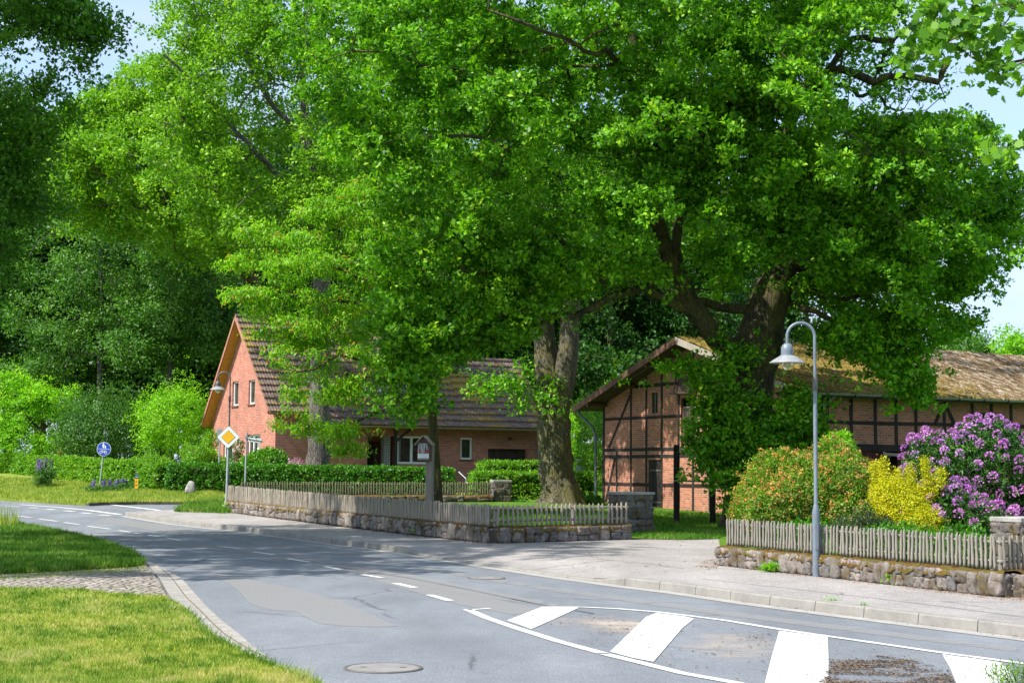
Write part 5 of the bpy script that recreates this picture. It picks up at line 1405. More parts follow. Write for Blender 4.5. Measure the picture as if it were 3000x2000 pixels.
# rear walls
mb = MB(); mb.face([(0, BW, -.3), (BL, BW, -.3), (BL, BW, ez_wall), (0, BW, ez_wall)]); mb.face([(BL, 0, -.3), (BL, BW, -.3), (BL, BW, ez_wall - .12), (BL, BW / 2, RZ - .12), (BL, 0, ez_wall - .12)]); mb.build('rear_wall', M['brick_barn'], B.t)
# roof of corrugated sheets under moss
GO = .95
def corr(name, x0, x1, ye, ze, yr, zr_, parent, dx=.044, rows=52):
    X = np.arange(x0, x1 + dx, dx); s = np.linspace(0, 1, rows); V = np.zeros((rows, len(X), 3)); sl = math.hypot(yr - ye, zr_ - ze); ny, nz = -(zr_ - ze) / sl, abs(yr - ye) / sl
    if yr < ye: ny = -ny
    if nz < 0: nz = -nz
    for i, t in enumerate(s):
        y_ = ye + (yr - ye) * t; z_ = ze + (zr_ - ze) * t
        lap = .02 * (1 - ((t * 4) % 1)); mossy = np.array([.035 * mnoise.noise(Vector((x * 3.1, y_ * 2.2, 0))) + .03 * mnoise.noise(Vector((x * 9, y_ * 7, 4))) for x in X])
        big = np.array([.05 * mnoise.noise(Vector((x * .35, y_ * .3, 8))) for x in X])
        h = lap + .04 * np.sin(X * 2 * np.pi / .177) + mossy + big; V[i, :, 0] = X; V[i, :, 1] = y_ + ny * h; V[i, :, 2] = z_ + nz * h
    w = len(X); i = np.arange(rows - 1)[:, None]; j = np.arange(w - 1)[None]; Fc = np.stack([i * w + j, i * w + j + 1, (i + 1) * w + j + 1, (i + 1) * w + j], -1).reshape(-1, 4)
    return link(name, arr_mesh(name, V.reshape(-1, 3), Fc, True), M['barnroof'], parent)
mb = MB(); slab(mb, -GO, BL + .5, -.75, EBZ - .04, BW / 2, RZ - .04, .1); slab(mb, -GO, BL + .5, BW + .75, EBZ - .04, BW / 2, RZ - .04, .1)
br_ = mb.build('roof', M['timberold'], B.t)
corr('roof_sheets', -GO - .03, BL + .5, -.8, EBZ, BW / 2, RZ + .02, br_); corr('roof_sheets', -GO - .03, BL + .5, BW + .8, EBZ, BW / 2, RZ + .02, br_, .11)
for (y0, y1) in ((-.8, BW / 2), (BW + .8, BW / 2)):
    mb = MB(); d = Vector((0, y1 - y0, RZ - EBZ)).normalized(); nv = Vector((0, d.z, -d.y)); nv = nv if nv.z < 0 else -nv
    a_ = Vector((-GO - .06, y0, EBZ + .01)); b_ = Vector((-GO - .06, y1, RZ + .01)); e = Vector((.045, 0, 0)); mb.hexa([a_ + nv * .24, a_ + nv * .24 + e, b_ + nv * .24 + e, b_ + nv * .24, a_, a_ + e, b_ + e, b_]); mb.build('barge_board', M['fascia'] if y0 > 0 else M['post'], B.t)
for k in range(7):   # purlin ends under the gable overhang
    y_ = .3 + (BW - .6) * k / 6; z_ = zroof(y_); mb = MB(); mb.box(-GO + .02, .02, y_ - .07, y_ + .07, z_ - .17, z_ - .035); mb.build('purlin', M['fascia'], B.t)
g_ = gutter(B.t, -GO + .1, BL + .5, -.8, EBZ + .02, EBZ - .05, .085); 
mb = MB()
for k in range(30): mb.box(-.2 + k * 1.15, -.17 + k * 1.15, -.98, -.70, EBZ - .1, EBZ + .02)
mb.build('gutter_bracket', M['darkmetal'], g_)
gutter(B.t, -GO + .1, BL, BW + .97, EBZ, EBZ, .08)
mb = MB(); mb.tube([(-.7, BW + .88, EBZ - .05), (-.66, BW + .8, EBZ - .25), (-.3, BW + .25, EBZ - .85), (-.25, BW + .15, EBZ - 1.15), (-.25, BW + .12, -.1)], .055, 10); mb.build('downpipe', M['darkgrey'], B.t, True)
mb = MB(); mb.tube([(.2, -.85, EBZ - .05), (.1, -.6, EBZ - .3), (.1, -.1, EBZ - .6), (.1, -.1, 0)], .05, 8); mb.build('downpipe', M['zinc'], B.t, True)
# ------------------------------------------------------------------ trees
def tree(name, label, base, trunk, crown, mats, targets=200, tuft=24, per=8, spread=.85, L=(.09, .14), inner=.55, zmin=None, limbs=(), extra=None, rtip=.012, shape='kite', ratio=.6, up=.6, droop=0, group=None, barkm='bark', flare=.3, amp=.05, sides=20, twig_sc=1.0, trunk_name='trunk', flat=.6, cat='tree', tspread=.1, solid=True, brscale=1.0, clear=(), nsub=4, subr=.34):
    """trunk: [(point, radius)...] world; limbs: [([points], r0, r1)]; crown: list of world ellipsoids"""
    base = np.array(base, float); t = thing(name, label, cat, tuple(base), 0, group)
    pts = [np.array(p, float) for p, r in trunk]; rad = [r for p, r in trunk]
    sk = Skel(); sk.path([p - base for p in pts], rad[0], rad[-1], step=.45, wob=0)
    for i in range(len(sk.r)):    # follow the given radii
        z = sk.p[i][2]; sk.r[i] = float(np.interp(z, [p[2] - base[2] for p in pts], rad))
    for lp_, r0, r1 in limbs:
        sk.path([np.array(p, float) - base for p in lp_], r0, r1, step=.4, wob=.05)
    tg, nor = sample_shell(crown, targets, inner, zmin)
    if extra is not None: tg = np.concatenate([tg, extra])
    sk.grow(tg - base, rtip=rtip); sk.radii(rtip=rtip)
    if solid: trunk_mesh('trunk', M[barkm], [p - base for p in pts], rad, t, sides, amp, flare, 1.0)
    sk.mesh('branch', M[barkm], t, sides=8 if rad[0] > .3 else 6, noise_amp=.25 if rad[0] > .5 else 0, scale=brscale)
    # every limb end carries several leafy domes, each with its own coherent surface
    cc = np.mean([e_[0] for e_ in crown], 0); ns = nsub
    sc_ = np.repeat(tg, ns, 0); o1 = unit(rng.normal(size=(len(sc_), 3))) * (rng.random((len(sc_), 1)) ** .4) * spread * np.array([1, 1, flat]); sc_ = sc_ + o1
    per_s = max(1, int(round(tuft / ns))); n = len(sc_) * per_s; c = np.repeat(sc_, per_s, 0)
    dr = unit(rng.normal(size=(n, 3)) + .45 * unit(c - cc) + np.array([0, 0, .55]))
    rr_ = np.repeat(rng.uniform(.7, 1.35, len(sc_)), per_s)[:, None] * subr * (rng.random((n, 1)) ** .25)
    C = c + dr * rr_ * np.array([1, 1, .7]); O = unit(dr + np.array([0, 0, .15]))
    if zmin is not None: k = C[:, 2] > (zmin if extra is None else min(zmin, extra[:, 2].min() - .3)); C = C[k]; O = O[k]
    if clear:   # openings in the crown where the limbs and the wood behind show
        r_ = C - np.array(CAM); f_ = r_ @ np.array(cF); qx = 1500 + F * (r_ @ np.array(cR)) / f_; qy = 1000 - F * (r_ @ np.array(cU)) / f_; q = np.stack([qx, qy], 1); k = np.ones(len(C), bool)
        for poly, keepf in clear: k &= ~(inpoly(q, poly) & (rng.random(len(C)) > keepf))
        C = C[k]; O = O[k]
    foliage('crown', M[mats], C - base, O, t, per, tspread, L, ratio, up, shape, droop)
    return t
def E(*specs): return ellip_px(specs)
def PP(px, py, Y): return np.array(P(px, py, Y))

# 1 the great oak
OY = 46.0
ob = np.array([PP(2180, 1500, OY)[0], OY, zlawn(PP(2180, 1500, OY)[0], OY)])
tr = [(ob + [0, 0, -.2], .68), (ob + [0.0, 0, .5], .58), (PP(2192, 1350, OY), .50), (PP(2208, 1220, OY), .49), (PP(2212, 1110, OY), .55), (PP(2222, 1020, OY), .70), (PP(2240, 930, OY), .58), (PP(2262, 860, OY), .58), (PP(2278, 800, OY + .3), .5), (PP(2262, 720, OY + .5), .36), (PP(2250, 620, OY + .6), .3), (PP(2275, 480, OY + .3), .24), (PP(2250, 330, OY), .18), (PP(2290, 150, OY), .12), (PP(2270, -60, OY), .08)]
limbs = [
 ([PP(2165, 1045, OY - .1), PP(2095, 985, OY - .6), PP(2048, 925, OY - 1.0), PP(2015, 860, OY - 1.3), PP(1975, 790, OY - 1.6), PP(1945, 730, OY - 1.8), PP(1925, 670, OY - 2), PP(1900, 560, OY - 2), PP(1880, 430, OY - 2.2), PP(1900, 280, OY - 2.4), PP(1850, 100, OY - 2.5)], .40, .13),
 ([PP(1977, 790, OY - 1.6), PP(1985, 720, OY - 1.4), PP(1984, 650, OY - 1.2), PP(2010, 540, OY - 1), PP(2030, 400, OY - .6), PP(2060, 200, OY), PP(2050, 20, OY)], .20, .10),
 ([PP(2035, 905, OY - 1.1), PP(1985, 895, OY - 1.3), PP(1945, 868, OY - 1.6), PP(1900, 848, OY - 2), PP(1850, 848, OY - 2.3), PP(1790, 872, OY - 2.6), PP(1740, 902, OY - 2.8), PP(1690, 925, OY - 3), PP(1640, 920, OY - 3.2), PP(1585, 945, OY - 3.5), PP(1530, 968, OY - 4), PP(1450, 985, OY - 4.4), PP(1390, 1000, OY - 4.8), PP(1330, 1060, OY - 5)], .20, .05),
 ([PP(1860, 846, OY - 2.3), PP(1850, 815, OY - 2.3), PP(1842, 790, OY - 2.3), PP(1845, 750, OY - 2.4), PP(1820, 700, OY - 2.6)], .11, .06),
 ([PP(1835, 852, OY - 2.4), PP(1780, 830, OY - 2.6), PP(1745, 795, OY - 2.8), PP(1700, 770, OY - 3), PP(1640, 700, OY - 3.4), PP(1560, 690, OY - 3.8), PP(1480, 770, OY - 4.2), PP(1380, 800, OY - 4.6), PP(1270, 750, OY - 5), PP(1180, 770, OY - 5.5)], .13, .04),
 ([PP(2228, 930, OY), PP(2180, 905, OY - .2), PP(2120, 895, OY - .1), PP(2060, 888, OY), PP(2010, 875, OY + .5), PP(1950, 840, OY + 1.2)], .24, .1),
 ([PP(2278, 830, OY), PP(2335, 780, OY - .3), PP(2380, 750, OY - .5), PP(2440, 742, OY - .7), PP(2500, 730, OY - 1), PP(2565, 705, OY - 1.2), PP(2640, 640, OY - 1.4), PP(2740, 600, OY - 1.5), PP(2850, 560, OY - 1.6)], .26, .06),
 ([PP(2340, 785, OY), PP(2400, 768, OY + .2), PP(2470, 752, OY + .4), PP(2550, 725, OY + .6), PP(2660, 760, OY + .4), PP(2780, 830, OY)], .2, .04),
 ([PP(2320, 835, OY), PP(2380, 850, OY - .4), PP(2440, 875, OY - .8), PP(2510, 870, OY - 1.2), PP(2600, 900, OY - 1.5), PP(2700, 960, OY - 1.8)], .12, .04),
 ([PP(2300, 880, OY), PP(2360, 905, OY - .5), PP(2420, 930, OY - 1), PP(2500, 960, OY - 1.6), PP(2550, 1005, OY - 2), PP(2610, 1035, OY - 2.2), PP(2660, 1100, OY - 2.5)], .13, .04),
 ([PP(2270, 480, OY), PP(2330, 330, OY - 1), PP(2400, 230, OY - 2), PP(2470, 205, OY - 3), PP(2560, 236, OY - 3.5), PP(2600, 222, OY - 3.7), PP(2660, 224, OY - 4), PP(2738, 240, OY - 4.2), PP(2765, 205, OY - 4.3), PP(2775, 180, OY - 4.4)], .2, .085),
 ([PP(2566, 232, OY - 3.5), PP(2592, 160, OY - 3.4), PP(2620, 118, OY - 3.3), PP(2665, 88, OY - 3.3), PP(2720, 60, OY - 3.3)], .12, .06),
 ([PP(2500, 116, OY - 2.5), PP(2560, 115, OY - 3), PP(2620, 118, OY - 3.3)], .11, .1),
 ([PP(2380, 260, OY - 1.6), PP(2440, 250, OY - 2), PP(2500, 262, OY - 2.3), PP(2528, 285, OY - 2.4), PP(2565, 272, OY - 2.5), PP(2600, 310, OY - 2.5), PP(2640, 325, OY - 2.6)], .12, .03),
 ([PP(2300, 380, OY), PP(2400, 160, OY - .5), PP(2505, 60, OY - .8), PP(2520, -40, OY - 1)], .18, .14), ([PP(2505, 60, OY - .8), PP(2470, 10, OY - 1), PP(2460, -40, OY - 1)], .1, .08), ([PP(2505, 60, OY - .8), PP(2560, -10, OY - .5), PP(2600, -60, OY)], .1, .07),
 ([PP(1925, 665, OY - 2), PP(1840, 600, OY - 3), PP(1700, 545, OY - 4.5), PP(1540, 455, OY - 6), PP(1400, 400, OY - 6.5), PP(1250, 400, OY - 7)], .16, .04),
 ([PP(1895, 520, OY - 2), PP(1760, 420, OY - 4), PP(1590, 300, OY - 5), PP(1450, 235, OY - 6), PP(1320, 200, OY - 6.5), PP(1230, 190, OY - 6.7), PP(1140, 152, OY - 7), PP(1030, 150, OY - 7)], .17, .035),
 ([PP(1890, 330, OY - 2.3), PP(1800, 170, OY - 5), PP(1720, 148, OY - 6), PP(1600, 90, OY - 7), PP(1430, 30, OY - 7)], .14, .04),
 ([PP(2250, 560, OY), PP(2150, 480, OY - 3), PP(2050, 420, OY - 5), PP(1960, 330, OY - 6.5)], .15, .05), ([PP(2260, 640, OY), PP(2360, 560, OY - 3), PP(2420, 520, OY - 5), PP(2550, 430, OY - 6)], .14, .04),
]
cr = E((1750, 500, OY - 1, 560, 430, 7.5), (2250, 480, OY, 520, 430, 8.5), (1400, 420, OY - 3, 400, 380, 5.5), (2620, 640, OY, 330, 270, 6.5), (1400, 830, OY - 4, 230, 150, 3.2), (1640, 700, OY - 3, 300, 190, 4), (1900, 100, OY - 1, 800, 330, 8), (1700, -40, OY - 2, 700, 200, 7), (2150, -60, OY - 1, 400, 160, 6),
       (1230, 660, OY - 5, 160, 150, 2.5), (2500, 860, OY - 1.5, 200, 140, 3.5), (2760, 740, OY, 220, 150, 5), (1150, 180, OY - 4, 300, 300, 5))
def blob(specs, n, inner=.2):
    p_, _ = sample_shell(E(*specs), n, inner); return p_
ext = np.concatenate([
 blob([(1210, 1150, OY - 6, 95, 110, 1.0), (1170, 1010, OY - 5.5, 100, 80, 1.2), (1280, 1000, OY - 5, 120, 90, 1.4), (1230, 900, OY - 5, 140, 70, 1.8)], 44),
 blob([(1440, 930, OY - 4.5, 110, 60, 1.2), (1500, 880, OY - 4, 150, 60, 1.5)], 22),
 blob([(2560, 1050, OY - 2, 130, 60, 1.5), (2680, 1110, OY - 2.5, 65, 80, 1.0), (2600, 970, OY - 1.5, 150, 70, 2), (2790, 960, OY - 1, 60, 28, .7), (2860, 840, OY - 1, 70, 60, 1), (2470, 985, OY - 1, 60, 60, 1)], 72),
 blob([(2120, 1180, OY - 1.2, 110, 90, .7), (2100, 1290, OY - 1.4, 130, 80, .8), (2230, 1250, OY - 1.3, 130, 130, .8), (2330, 1180, OY - 1, 90, 90, .8), (2190, 1400, OY - 1.3, 120, 50, .6), (2360, 1290, OY - 1, 60, 60, .6), (2340, 1390, OY - 1.2, 80, 70, .6), (2070, 1350, OY - 1.3, 45, 30, .5)], 90),
 blob([(1985, 1080, OY - 1.8, 60, 45, .6), (2050, 1070, OY - 1.4, 60, 50, .6), (1900, 1075, OY - 2, 50, 25, .4), (2120, 1040, OY - 1.2, 60, 50, .5), (1830, 1130, OY - 2.2, 20, 12, .3)], 20),
 blob([(2560, 200, OY - 3, 170, 110, 1.2), (2680, 270, OY - 4, 100, 60, .8), (2640, 320, OY - 3, 60, 30, .6)], 16),
 blob([(1960, 560, OY - 4.2, 120, 80, .9), (1900, 420, OY - 4.6, 130, 110, 1), (2010, 330, OY - 4.6, 130, 90, 1), (2060, 480, OY - 4, 110, 90, .9), (2270, 640, OY - 3.4, 110, 90, .9), (2290, 480, OY - 4, 120, 90, .9), (2250, 300, OY - 4, 120, 120, 1), (2120, 330, OY - 4, 110, 90, 1), (2160, 130, OY - 4, 160, 110, 1), (2330, 700, OY - 3, 90, 40, .8), (1800, 590, OY - 5, 110, 60, .8)], 150),
 blob([(2620, 520, OY - 2.5, 220, 110, 1.5), (2700, 680, OY - 2, 200, 90, 1.5), (2480, 640, OY - 3, 140, 70, 1), (2880, 620, OY - 1, 110, 150, 1.5), (2560, 800, OY - 2.4, 150, 70, 1)], 90),
 blob([(2560, 420, OY - 1, 250, 60, 3), (2820, 400, OY, 110, 60, 2), (2850, 340, OY, 30, 30, 1), (2660, 390, OY - 1, 90, 50, 1)], 36)])
tree('oak_tree', 'huge old oak with massive leaning limbs spreading in front of the timber framed barn', ob, tr, cr, 'oak', 760, 52, 8, .84, (.085, .19), .62, 1.15, limbs, ext, .013, clear=[([(1060, 1110), (1200, 1110), (1200, 1180), (1060, 1180)], .35), ([(1150, 1225), (1400, 1180), (1400, 1480), (1150, 1480)], .15), ([(1690, 950), (1760, 905), (1850, 872), (1960, 905), (2030, 960), (2075, 1010), (1990, 1060), (1870, 1090), (1700, 1080)], .04), ([(1890, 640), (2000, 630), (2030, 780), (2110, 990), (2040, 1000), (1960, 850)], .12), ([(1700, 850), (1850, 790), (1960, 850), (1960, 900), (1850, 880), (1700, 940), (1560, 985), (1540, 950)], .25), ([(2180, 780), (2330, 780), (2330, 1000), (2275, 1240), (2160, 1240), (2140, 1000)], .22), ([(2290, 1020), (2500, 1020), (2600, 1120), (2600, 1330), (2440, 1330), (2400, 1180)], .12), ([(2020, 970), (2120, 1010), (2160, 1060), (2120, 1085), (2030, 1050)], .15), ([(1740, 1080), (2030, 1080), (1980, 1460), (1740, 1460)], .08), ([(2430, 90), (2800, 60), (2800, 330), (2560, 345), (2430, 280)], .27), ([(2600, 300), (3050, 280), (3050, 390), (2960, 400), (2850, 330), (2640, 345)], .1), ([(2790, 120), (3050, 120), (3050, 420), (2960, 390), (2870, 320), (2790, 300)], .03), ([(2800, 1000), (3050, 850), (3050, 1100), (2720, 1200), (2740, 1060)], .03), ([(2740, 880), (2900, 870), (3050, 850), (2860, 940), (2790, 930)], .2), ([(2500, 290), (2720, 300), (2700, 350), (2560, 345)], .25)], barkm='barkdark', flare=.35, amp=.07, sides=36, flat=.62, brscale=.85, tspread=.075)

# 2 big oak with its trunk in front of the house, and neighbours
Y2 = 71.5
b2 = PP(932, 1400, Y2); b2[2] = zverge(b2[0], b2[1])
tree('oak_tree', 'tall bright green oak with straight grey trunk rising in front of the red brick house', b2,
     [(b2 + [0, 0, -.2], .62), (b2 + [0, 0, .5], .52), (PP(935, 1250, Y2), .48), (PP(938, 1050, Y2), .42), (PP(942, 860, Y2), .38), (PP(935, 640, Y2), .3), (PP(900, 400, Y2), .2), (PP(880, 100, Y2), .1)],
     E((850, 320, Y2, 390, 380, 5.5), (680, 220, Y2, 220, 220, 4.5), (560, 480, Y2, 200, 160, 3.5), (1050, 350, Y2, 250, 350, 5), (760, 640, Y2 - 1, 180, 130, 2.5), (860, 0, Y2, 420, 260, 5)), 'oak2', 430, 30, 7, 1.15, (.11, .24), .6, 6.0, barkm='barkgrey', flare=.25, amp=.03, rtip=.02, sides=24, subr=.42,
     limbs=[([PP(935, 640, Y2), PP(800, 500, Y2 - 1), PP(690, 380, Y2 - 2), PP(560, 230, Y2 - 2.5), PP(480, 160, Y2 - 3)], .17, .06), ([PP(900, 420, Y2), PP(760, 250, Y2), PP(700, 90, Y2 + .5), PP(660, -50, Y2)], .14, .06), ([PP(938, 560, Y2), PP(1050, 400, Y2 + 1), PP(1130, 200, Y2 + 1)], .15, .06)], tspread=.16)
Y2b = 84
b2b = PP(800, 1400, Y2b + 6); b2b[2] = zverge(b2b[0], b2b[1])
tree('oak_tree', 'broad sunlit oak left of the house with crown reaching over the garden beeches', b2b,
     [(b2b + [0, 0, -.3], .55), (PP(800, 1250, Y2b + 6), .45), (PP(790, 1000, Y2b + 6), .40), (PP(700, 760, Y2b + 3), .33), (PP(500, 620, Y2b), .22), (PP(370, 400, Y2b), .12)],
     E((420, 500, Y2b, 280, 200, 5), (300, 430, Y2b, 160, 130, 3.5), (600, 620, Y2b - 1, 170, 170, 4), (250, 560, Y2b, 110, 110, 3), (480, 330, Y2b + 1, 200, 120, 4)), 'oak2', 330, 30, 7, 1.25, (.13, .27), .6, 9.0, barkm='barkdark', flare=.2, rtip=.02, subr=.45,
     limbs=[([PP(520, 640, Y2b), PP(400, 600, Y2b - 1), PP(330, 540, Y2b - 2), PP(290, 500, Y2b - 3), PP(230, 470, Y2b - 4)], .16, .06), ([PP(500, 620, Y2b), PP(450, 420, Y2b - 2), PP(430, 400, Y2b - 3)], .14, .06)], tspread=.18)

# 3 forked oak behind the small lawn
Y3 = 60.0
b3 = PP(1642, 1480, Y3); b3[2] = zlawn(b3[0], b3[1])
t3 = tree('oak_tree', 'massive mossy trunk forking into two stems beside the trimmed hedge and small lawn', b3,
     [(b3 + [0, 0, -.25], .80), (b3 + [0, 0, .35], .68), (PP(1630, 1380, Y3), .60), (PP(1622, 1240, Y3), .58), (PP(1606, 1120, Y3 + .1), .47), (PP(1596, 1000, Y3 + .3), .40), (PP(1588, 860, Y3 + .4), .34), (PP(1570, 600, Y3 + .5), .22), (PP(1540, 300, Y3), .12)],
     E((1600, 200, Y3, 560, 430, 6), (1350, 650, Y3, 180, 220, 4), (1750, 620, Y3, 200, 200, 4), (2000, 0, Y3, 450, 250, 5)), 'oak', 260, 22, 7, 1.1, (.14, .2), .6, 8.5, barkm='barkyel', flare=.42, amp=.05, rtip=.02, sides=36,
     limbs=[([PP(1640, 1180, Y3), PP(1662, 1050, Y3), PP(1670, 930, Y3), PP(1690, 780, Y3 - .3), PP(1720, 560, Y3 - .5)], .30, .12)],
     extra=blob([(1540, 1130, Y3 - .9, 60, 30, .5), (1450, 1105, Y3 - 1, 90, 20, .5), (1600, 1185, Y3 - 1, 18, 30, .2), (1745, 1110, Y3 - .8, 25, 10, .3)], 9), tspread=.14)
trunk_mesh('trunk_fork', M['barkyel'], [p - b3 for p in (PP(1634, 1230, Y3 - .1), PP(1655, 1100, Y3 - .15), PP(1666, 1010, Y3 - .1), PP(1671, 930, Y3), PP(1680, 830, Y3 - .2), PP(1700, 700, Y3 - .4))], [.40, .42, .38, .36, .30, .24], t3, 24, .05)

# 4 cherry with drooping pale leaves
Y4 = 49.0
b4 = PP(1283, 1480, Y4); b4[2] = zlawn(b4[0], b4[1])
tree('cherry_tree', 'pale green cherry tree with hanging leaves in front of the house roof', b4,
     [(b4 + [0, 0, -.2], .2), (b4 + [0, 0, .2], .17), (PP(1279, 1400, Y4), .155), (PP(1271, 1300, Y4), .15), (PP(1264, 1190, Y4), .14), (PP(1245, 1090, Y4), .12), (PP(1200, 980, Y4), .11), (PP(1150, 850, Y4), .08), (PP(1100, 700, Y4), .05)],
     E((960, 850, Y4, 240, 170, 2.6), (860, 760, Y4, 170, 70, 1.8), (1080, 700, Y4, 180, 160, 2.5), (1000, 1060, Y4 - .5, 180, 110, 1.8), (880, 950, Y4 - .3, 120, 60, 1.4)), 'cherry', 185, 20, 8, .55, (.11, .17), .35, 2.4, barkm='barkdark', flare=.3, amp=.06, rtip=.007, shape='long', ratio=.36, up=.15, droop=1.5, flat=.22, sides=20, subr=.2, nsub=5, tspread=.1,
     limbs=[([PP(1262, 1190, Y4), PP(1200, 1160, Y4 - .5), PP(1120, 1200, Y4 - 1), PP(1030, 1240, Y4 - 1.3), PP(950, 1262, Y4 - 1.5), PP(870, 1228, Y4 - 1.5)], .07, .02), ([PP(1245, 1090, Y4), PP(1130, 1080, Y4 - 1), PP(1000, 1040, Y4 - 1.6), PP(880, 1090, Y4 - 1.8), PP(800, 1060, Y4 - 2)], .08, .02), ([PP(1200, 980, Y4), PP(1080, 900, Y4 - .6), PP(950, 880, Y4 - 1), PP(820, 870, Y4 - 1), PP(720, 880, Y4 - 1)], .07, .02), ([PP(1150, 850, Y4), PP(1000, 790, Y4), PP(860, 740, Y4), PP(730, 780, Y4), PP(700, 790, Y4)], .06, .015), ([PP(1100, 1130, Y4 - 1), PP(1080, 1290, Y4 - 1), PP(1120, 1380, Y4 - 1)], .03, .01)],
     extra=blob([(900, 1235, Y4 - 1.5, 110, 32, .5), (1000, 1270, Y4 - 1.4, 120, 30, .6), (1040, 1310, Y4 - 1.3, 60, 20, .5), (850, 1215, Y4 - 1.5, 50, 14, .3), (790, 1020, Y4 - 1.8, 80, 30, .4), (730, 870, Y4 - 1, 60, 25, .4), (710, 780, Y4, 50, 16, .4), (760, 690, Y4, 70, 30, .5), (960, 620, Y4 + .3, 90, 40, .6), (1050, 560, Y4 + .3, 90, 40, .7), (1000, 1150, Y4 - 1.2, 150, 40, .6)], 66, .2), clear=[([(1065, 1265), (1350, 1230), (1350, 1480), (1065, 1480)], .1), ([(1060, 1110), (1200, 1110), (1200, 1180), (1060, 1180)], .3), ([(1150, 1000), (1500, 1000), (1500, 1260), (1150, 1260)], .5)])

# 5 shaded trees at the left edge: crown at the top left, trunks outside the picture
Y5 = 37.0
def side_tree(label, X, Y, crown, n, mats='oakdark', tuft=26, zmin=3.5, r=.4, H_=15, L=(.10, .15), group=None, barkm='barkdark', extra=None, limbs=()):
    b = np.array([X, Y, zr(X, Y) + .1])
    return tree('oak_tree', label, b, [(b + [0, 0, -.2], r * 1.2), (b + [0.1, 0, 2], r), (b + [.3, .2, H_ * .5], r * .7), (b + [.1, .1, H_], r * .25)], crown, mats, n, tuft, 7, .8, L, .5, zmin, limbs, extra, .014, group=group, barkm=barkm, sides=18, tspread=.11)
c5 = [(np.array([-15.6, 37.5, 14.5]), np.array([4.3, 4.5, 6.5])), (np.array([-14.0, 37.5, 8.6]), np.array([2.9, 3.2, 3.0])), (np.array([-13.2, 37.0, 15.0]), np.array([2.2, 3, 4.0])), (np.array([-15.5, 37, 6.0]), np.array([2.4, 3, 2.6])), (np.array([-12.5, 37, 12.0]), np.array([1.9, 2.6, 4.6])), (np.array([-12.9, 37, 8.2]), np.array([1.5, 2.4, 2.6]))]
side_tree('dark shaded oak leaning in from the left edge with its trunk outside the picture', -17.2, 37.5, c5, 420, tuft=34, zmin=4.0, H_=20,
    extra=np.concatenate([blob([(200, 60, 37, 60, 60, 1), (240, 120, 37, 55, 45, .8), (230, 170, 37, 35, 20, .5)], 22)]))
c6 = [(np.array([-15.5, 26.5, 12.5]), np.array([5.2, 5.2, 4.6])), (np.array([-15.0, 28.0, 17.5]), np.array([4.4, 4.4, 3.6]))]
side_tree('roadside oak outside the picture on the left casting shade over the road', -16.5, 26.5, c6, 190, tuft=20, L=(.16, .24), zmin=5.0, H_=18, mats='oak')
c7 = [(np.array([-17.5, 31.5, 20.5]), np.array([5.0, 4.6, 4.6]))]
side_tree('taller roadside oak outside the picture on the left behind the first one', -18.5, 31.5, c7, 120, tuft=20, L=(.16, .24), zmin=8.0, H_=24, mats='oak')

# 6 garden beeches with slim trunks
for (px, Yb, top, rr, specs, lab) in ((292, 96, 640, .19, [(300, 760, 96, 230, 150, 5), (180, 950, 96, 150, 130, 4), (400, 930, 96, 130, 130, 4), (90, 1100, 95, 100, 60, 3), (300, 620, 97, 150, 80, 4)], 'slim beech with pale trunk standing behind the dark round shrub'),
                                      (497, 93, 800, .21, [(520, 880, 93, 150, 130, 4), (600, 960, 93, 90, 110, 3), (430, 1040, 93, 110, 60, 3), (560, 760, 94, 150, 100, 4)], 'second slim beech with pale trunk left of the house gable')):
    b = PP(px, 1380, Yb); b[2] = zverge(b[0], b[1])
    tree('beech_tree', lab, b, [(b + [0, 0, -.2], rr * 1.3), (PP(px, 1200, Yb), rr), (PP(px + 3, 1000, Yb), rr * .85), (PP(px + 6, 850, Yb), rr * .6), (PP(px - 4, top, Yb), rr * .2)], E(*specs), 'beech', 200, 22, 7, 1.3, (.16, .24), .45, 5.2, barkm='barkgrey', flare=.15, rtip=.02, flat=.28, up=.9, sides=12, subr=.5, tspread=.2, group='slim beeches behind the garden')

# 7 woodland behind: three crowns, copied
protos = []
for k in range(4):
    b = np.zeros(3); h = 22 + 2 * k
    rs = np.random.default_rng(40 + k)
    crn = [(np.array([rs.uniform(-2, 2), rs.uniform(-2, 2), z]), np.array([r_, r_, hh])) for z, r_, hh in ((h * .72, 5.2, 6), (h * .5, 5.8, 5), (h * .3, 5.0, 3.6), (h * .9, 3.4, 3.6))]
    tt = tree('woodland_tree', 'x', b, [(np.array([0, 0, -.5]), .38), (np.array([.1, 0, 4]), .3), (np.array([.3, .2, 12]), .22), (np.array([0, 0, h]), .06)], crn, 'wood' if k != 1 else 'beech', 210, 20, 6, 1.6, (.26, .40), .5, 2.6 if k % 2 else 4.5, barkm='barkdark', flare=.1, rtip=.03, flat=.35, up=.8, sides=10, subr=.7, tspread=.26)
    protos.append(tt)
def copy_tree(o, loc, rz, sc, label):
    c = o.copy(); COL.objects.link(c); c.location = loc; c.rotation_euler = (0, 0, rz); c.scale = (sc, sc, sc); c['label'] = label
    for ch in list(o.children):
        d = ch.copy(); COL.objects.link(d); d.parent = c
    return c
spots = []
for i, px in enumerate((-150, 20, 180, 330, 470, 610, 740)): spots.append((px, 107 + (i * 37 % 9), .98 - .02 * (i % 3)))
for i, px in enumerate((-60, 110, 260, 400, 545, 680, 820, 960)): spots.append((px, 122 + (i * 29 % 10), 1.1))
for i, px in enumerate((880, 1010, 1150, 1300, 1440, 1560, 1690, 1800, 1900, 2010)): spots.append((px, 104 + (i * 31 % 12), .85 + .05 * (i % 3)))
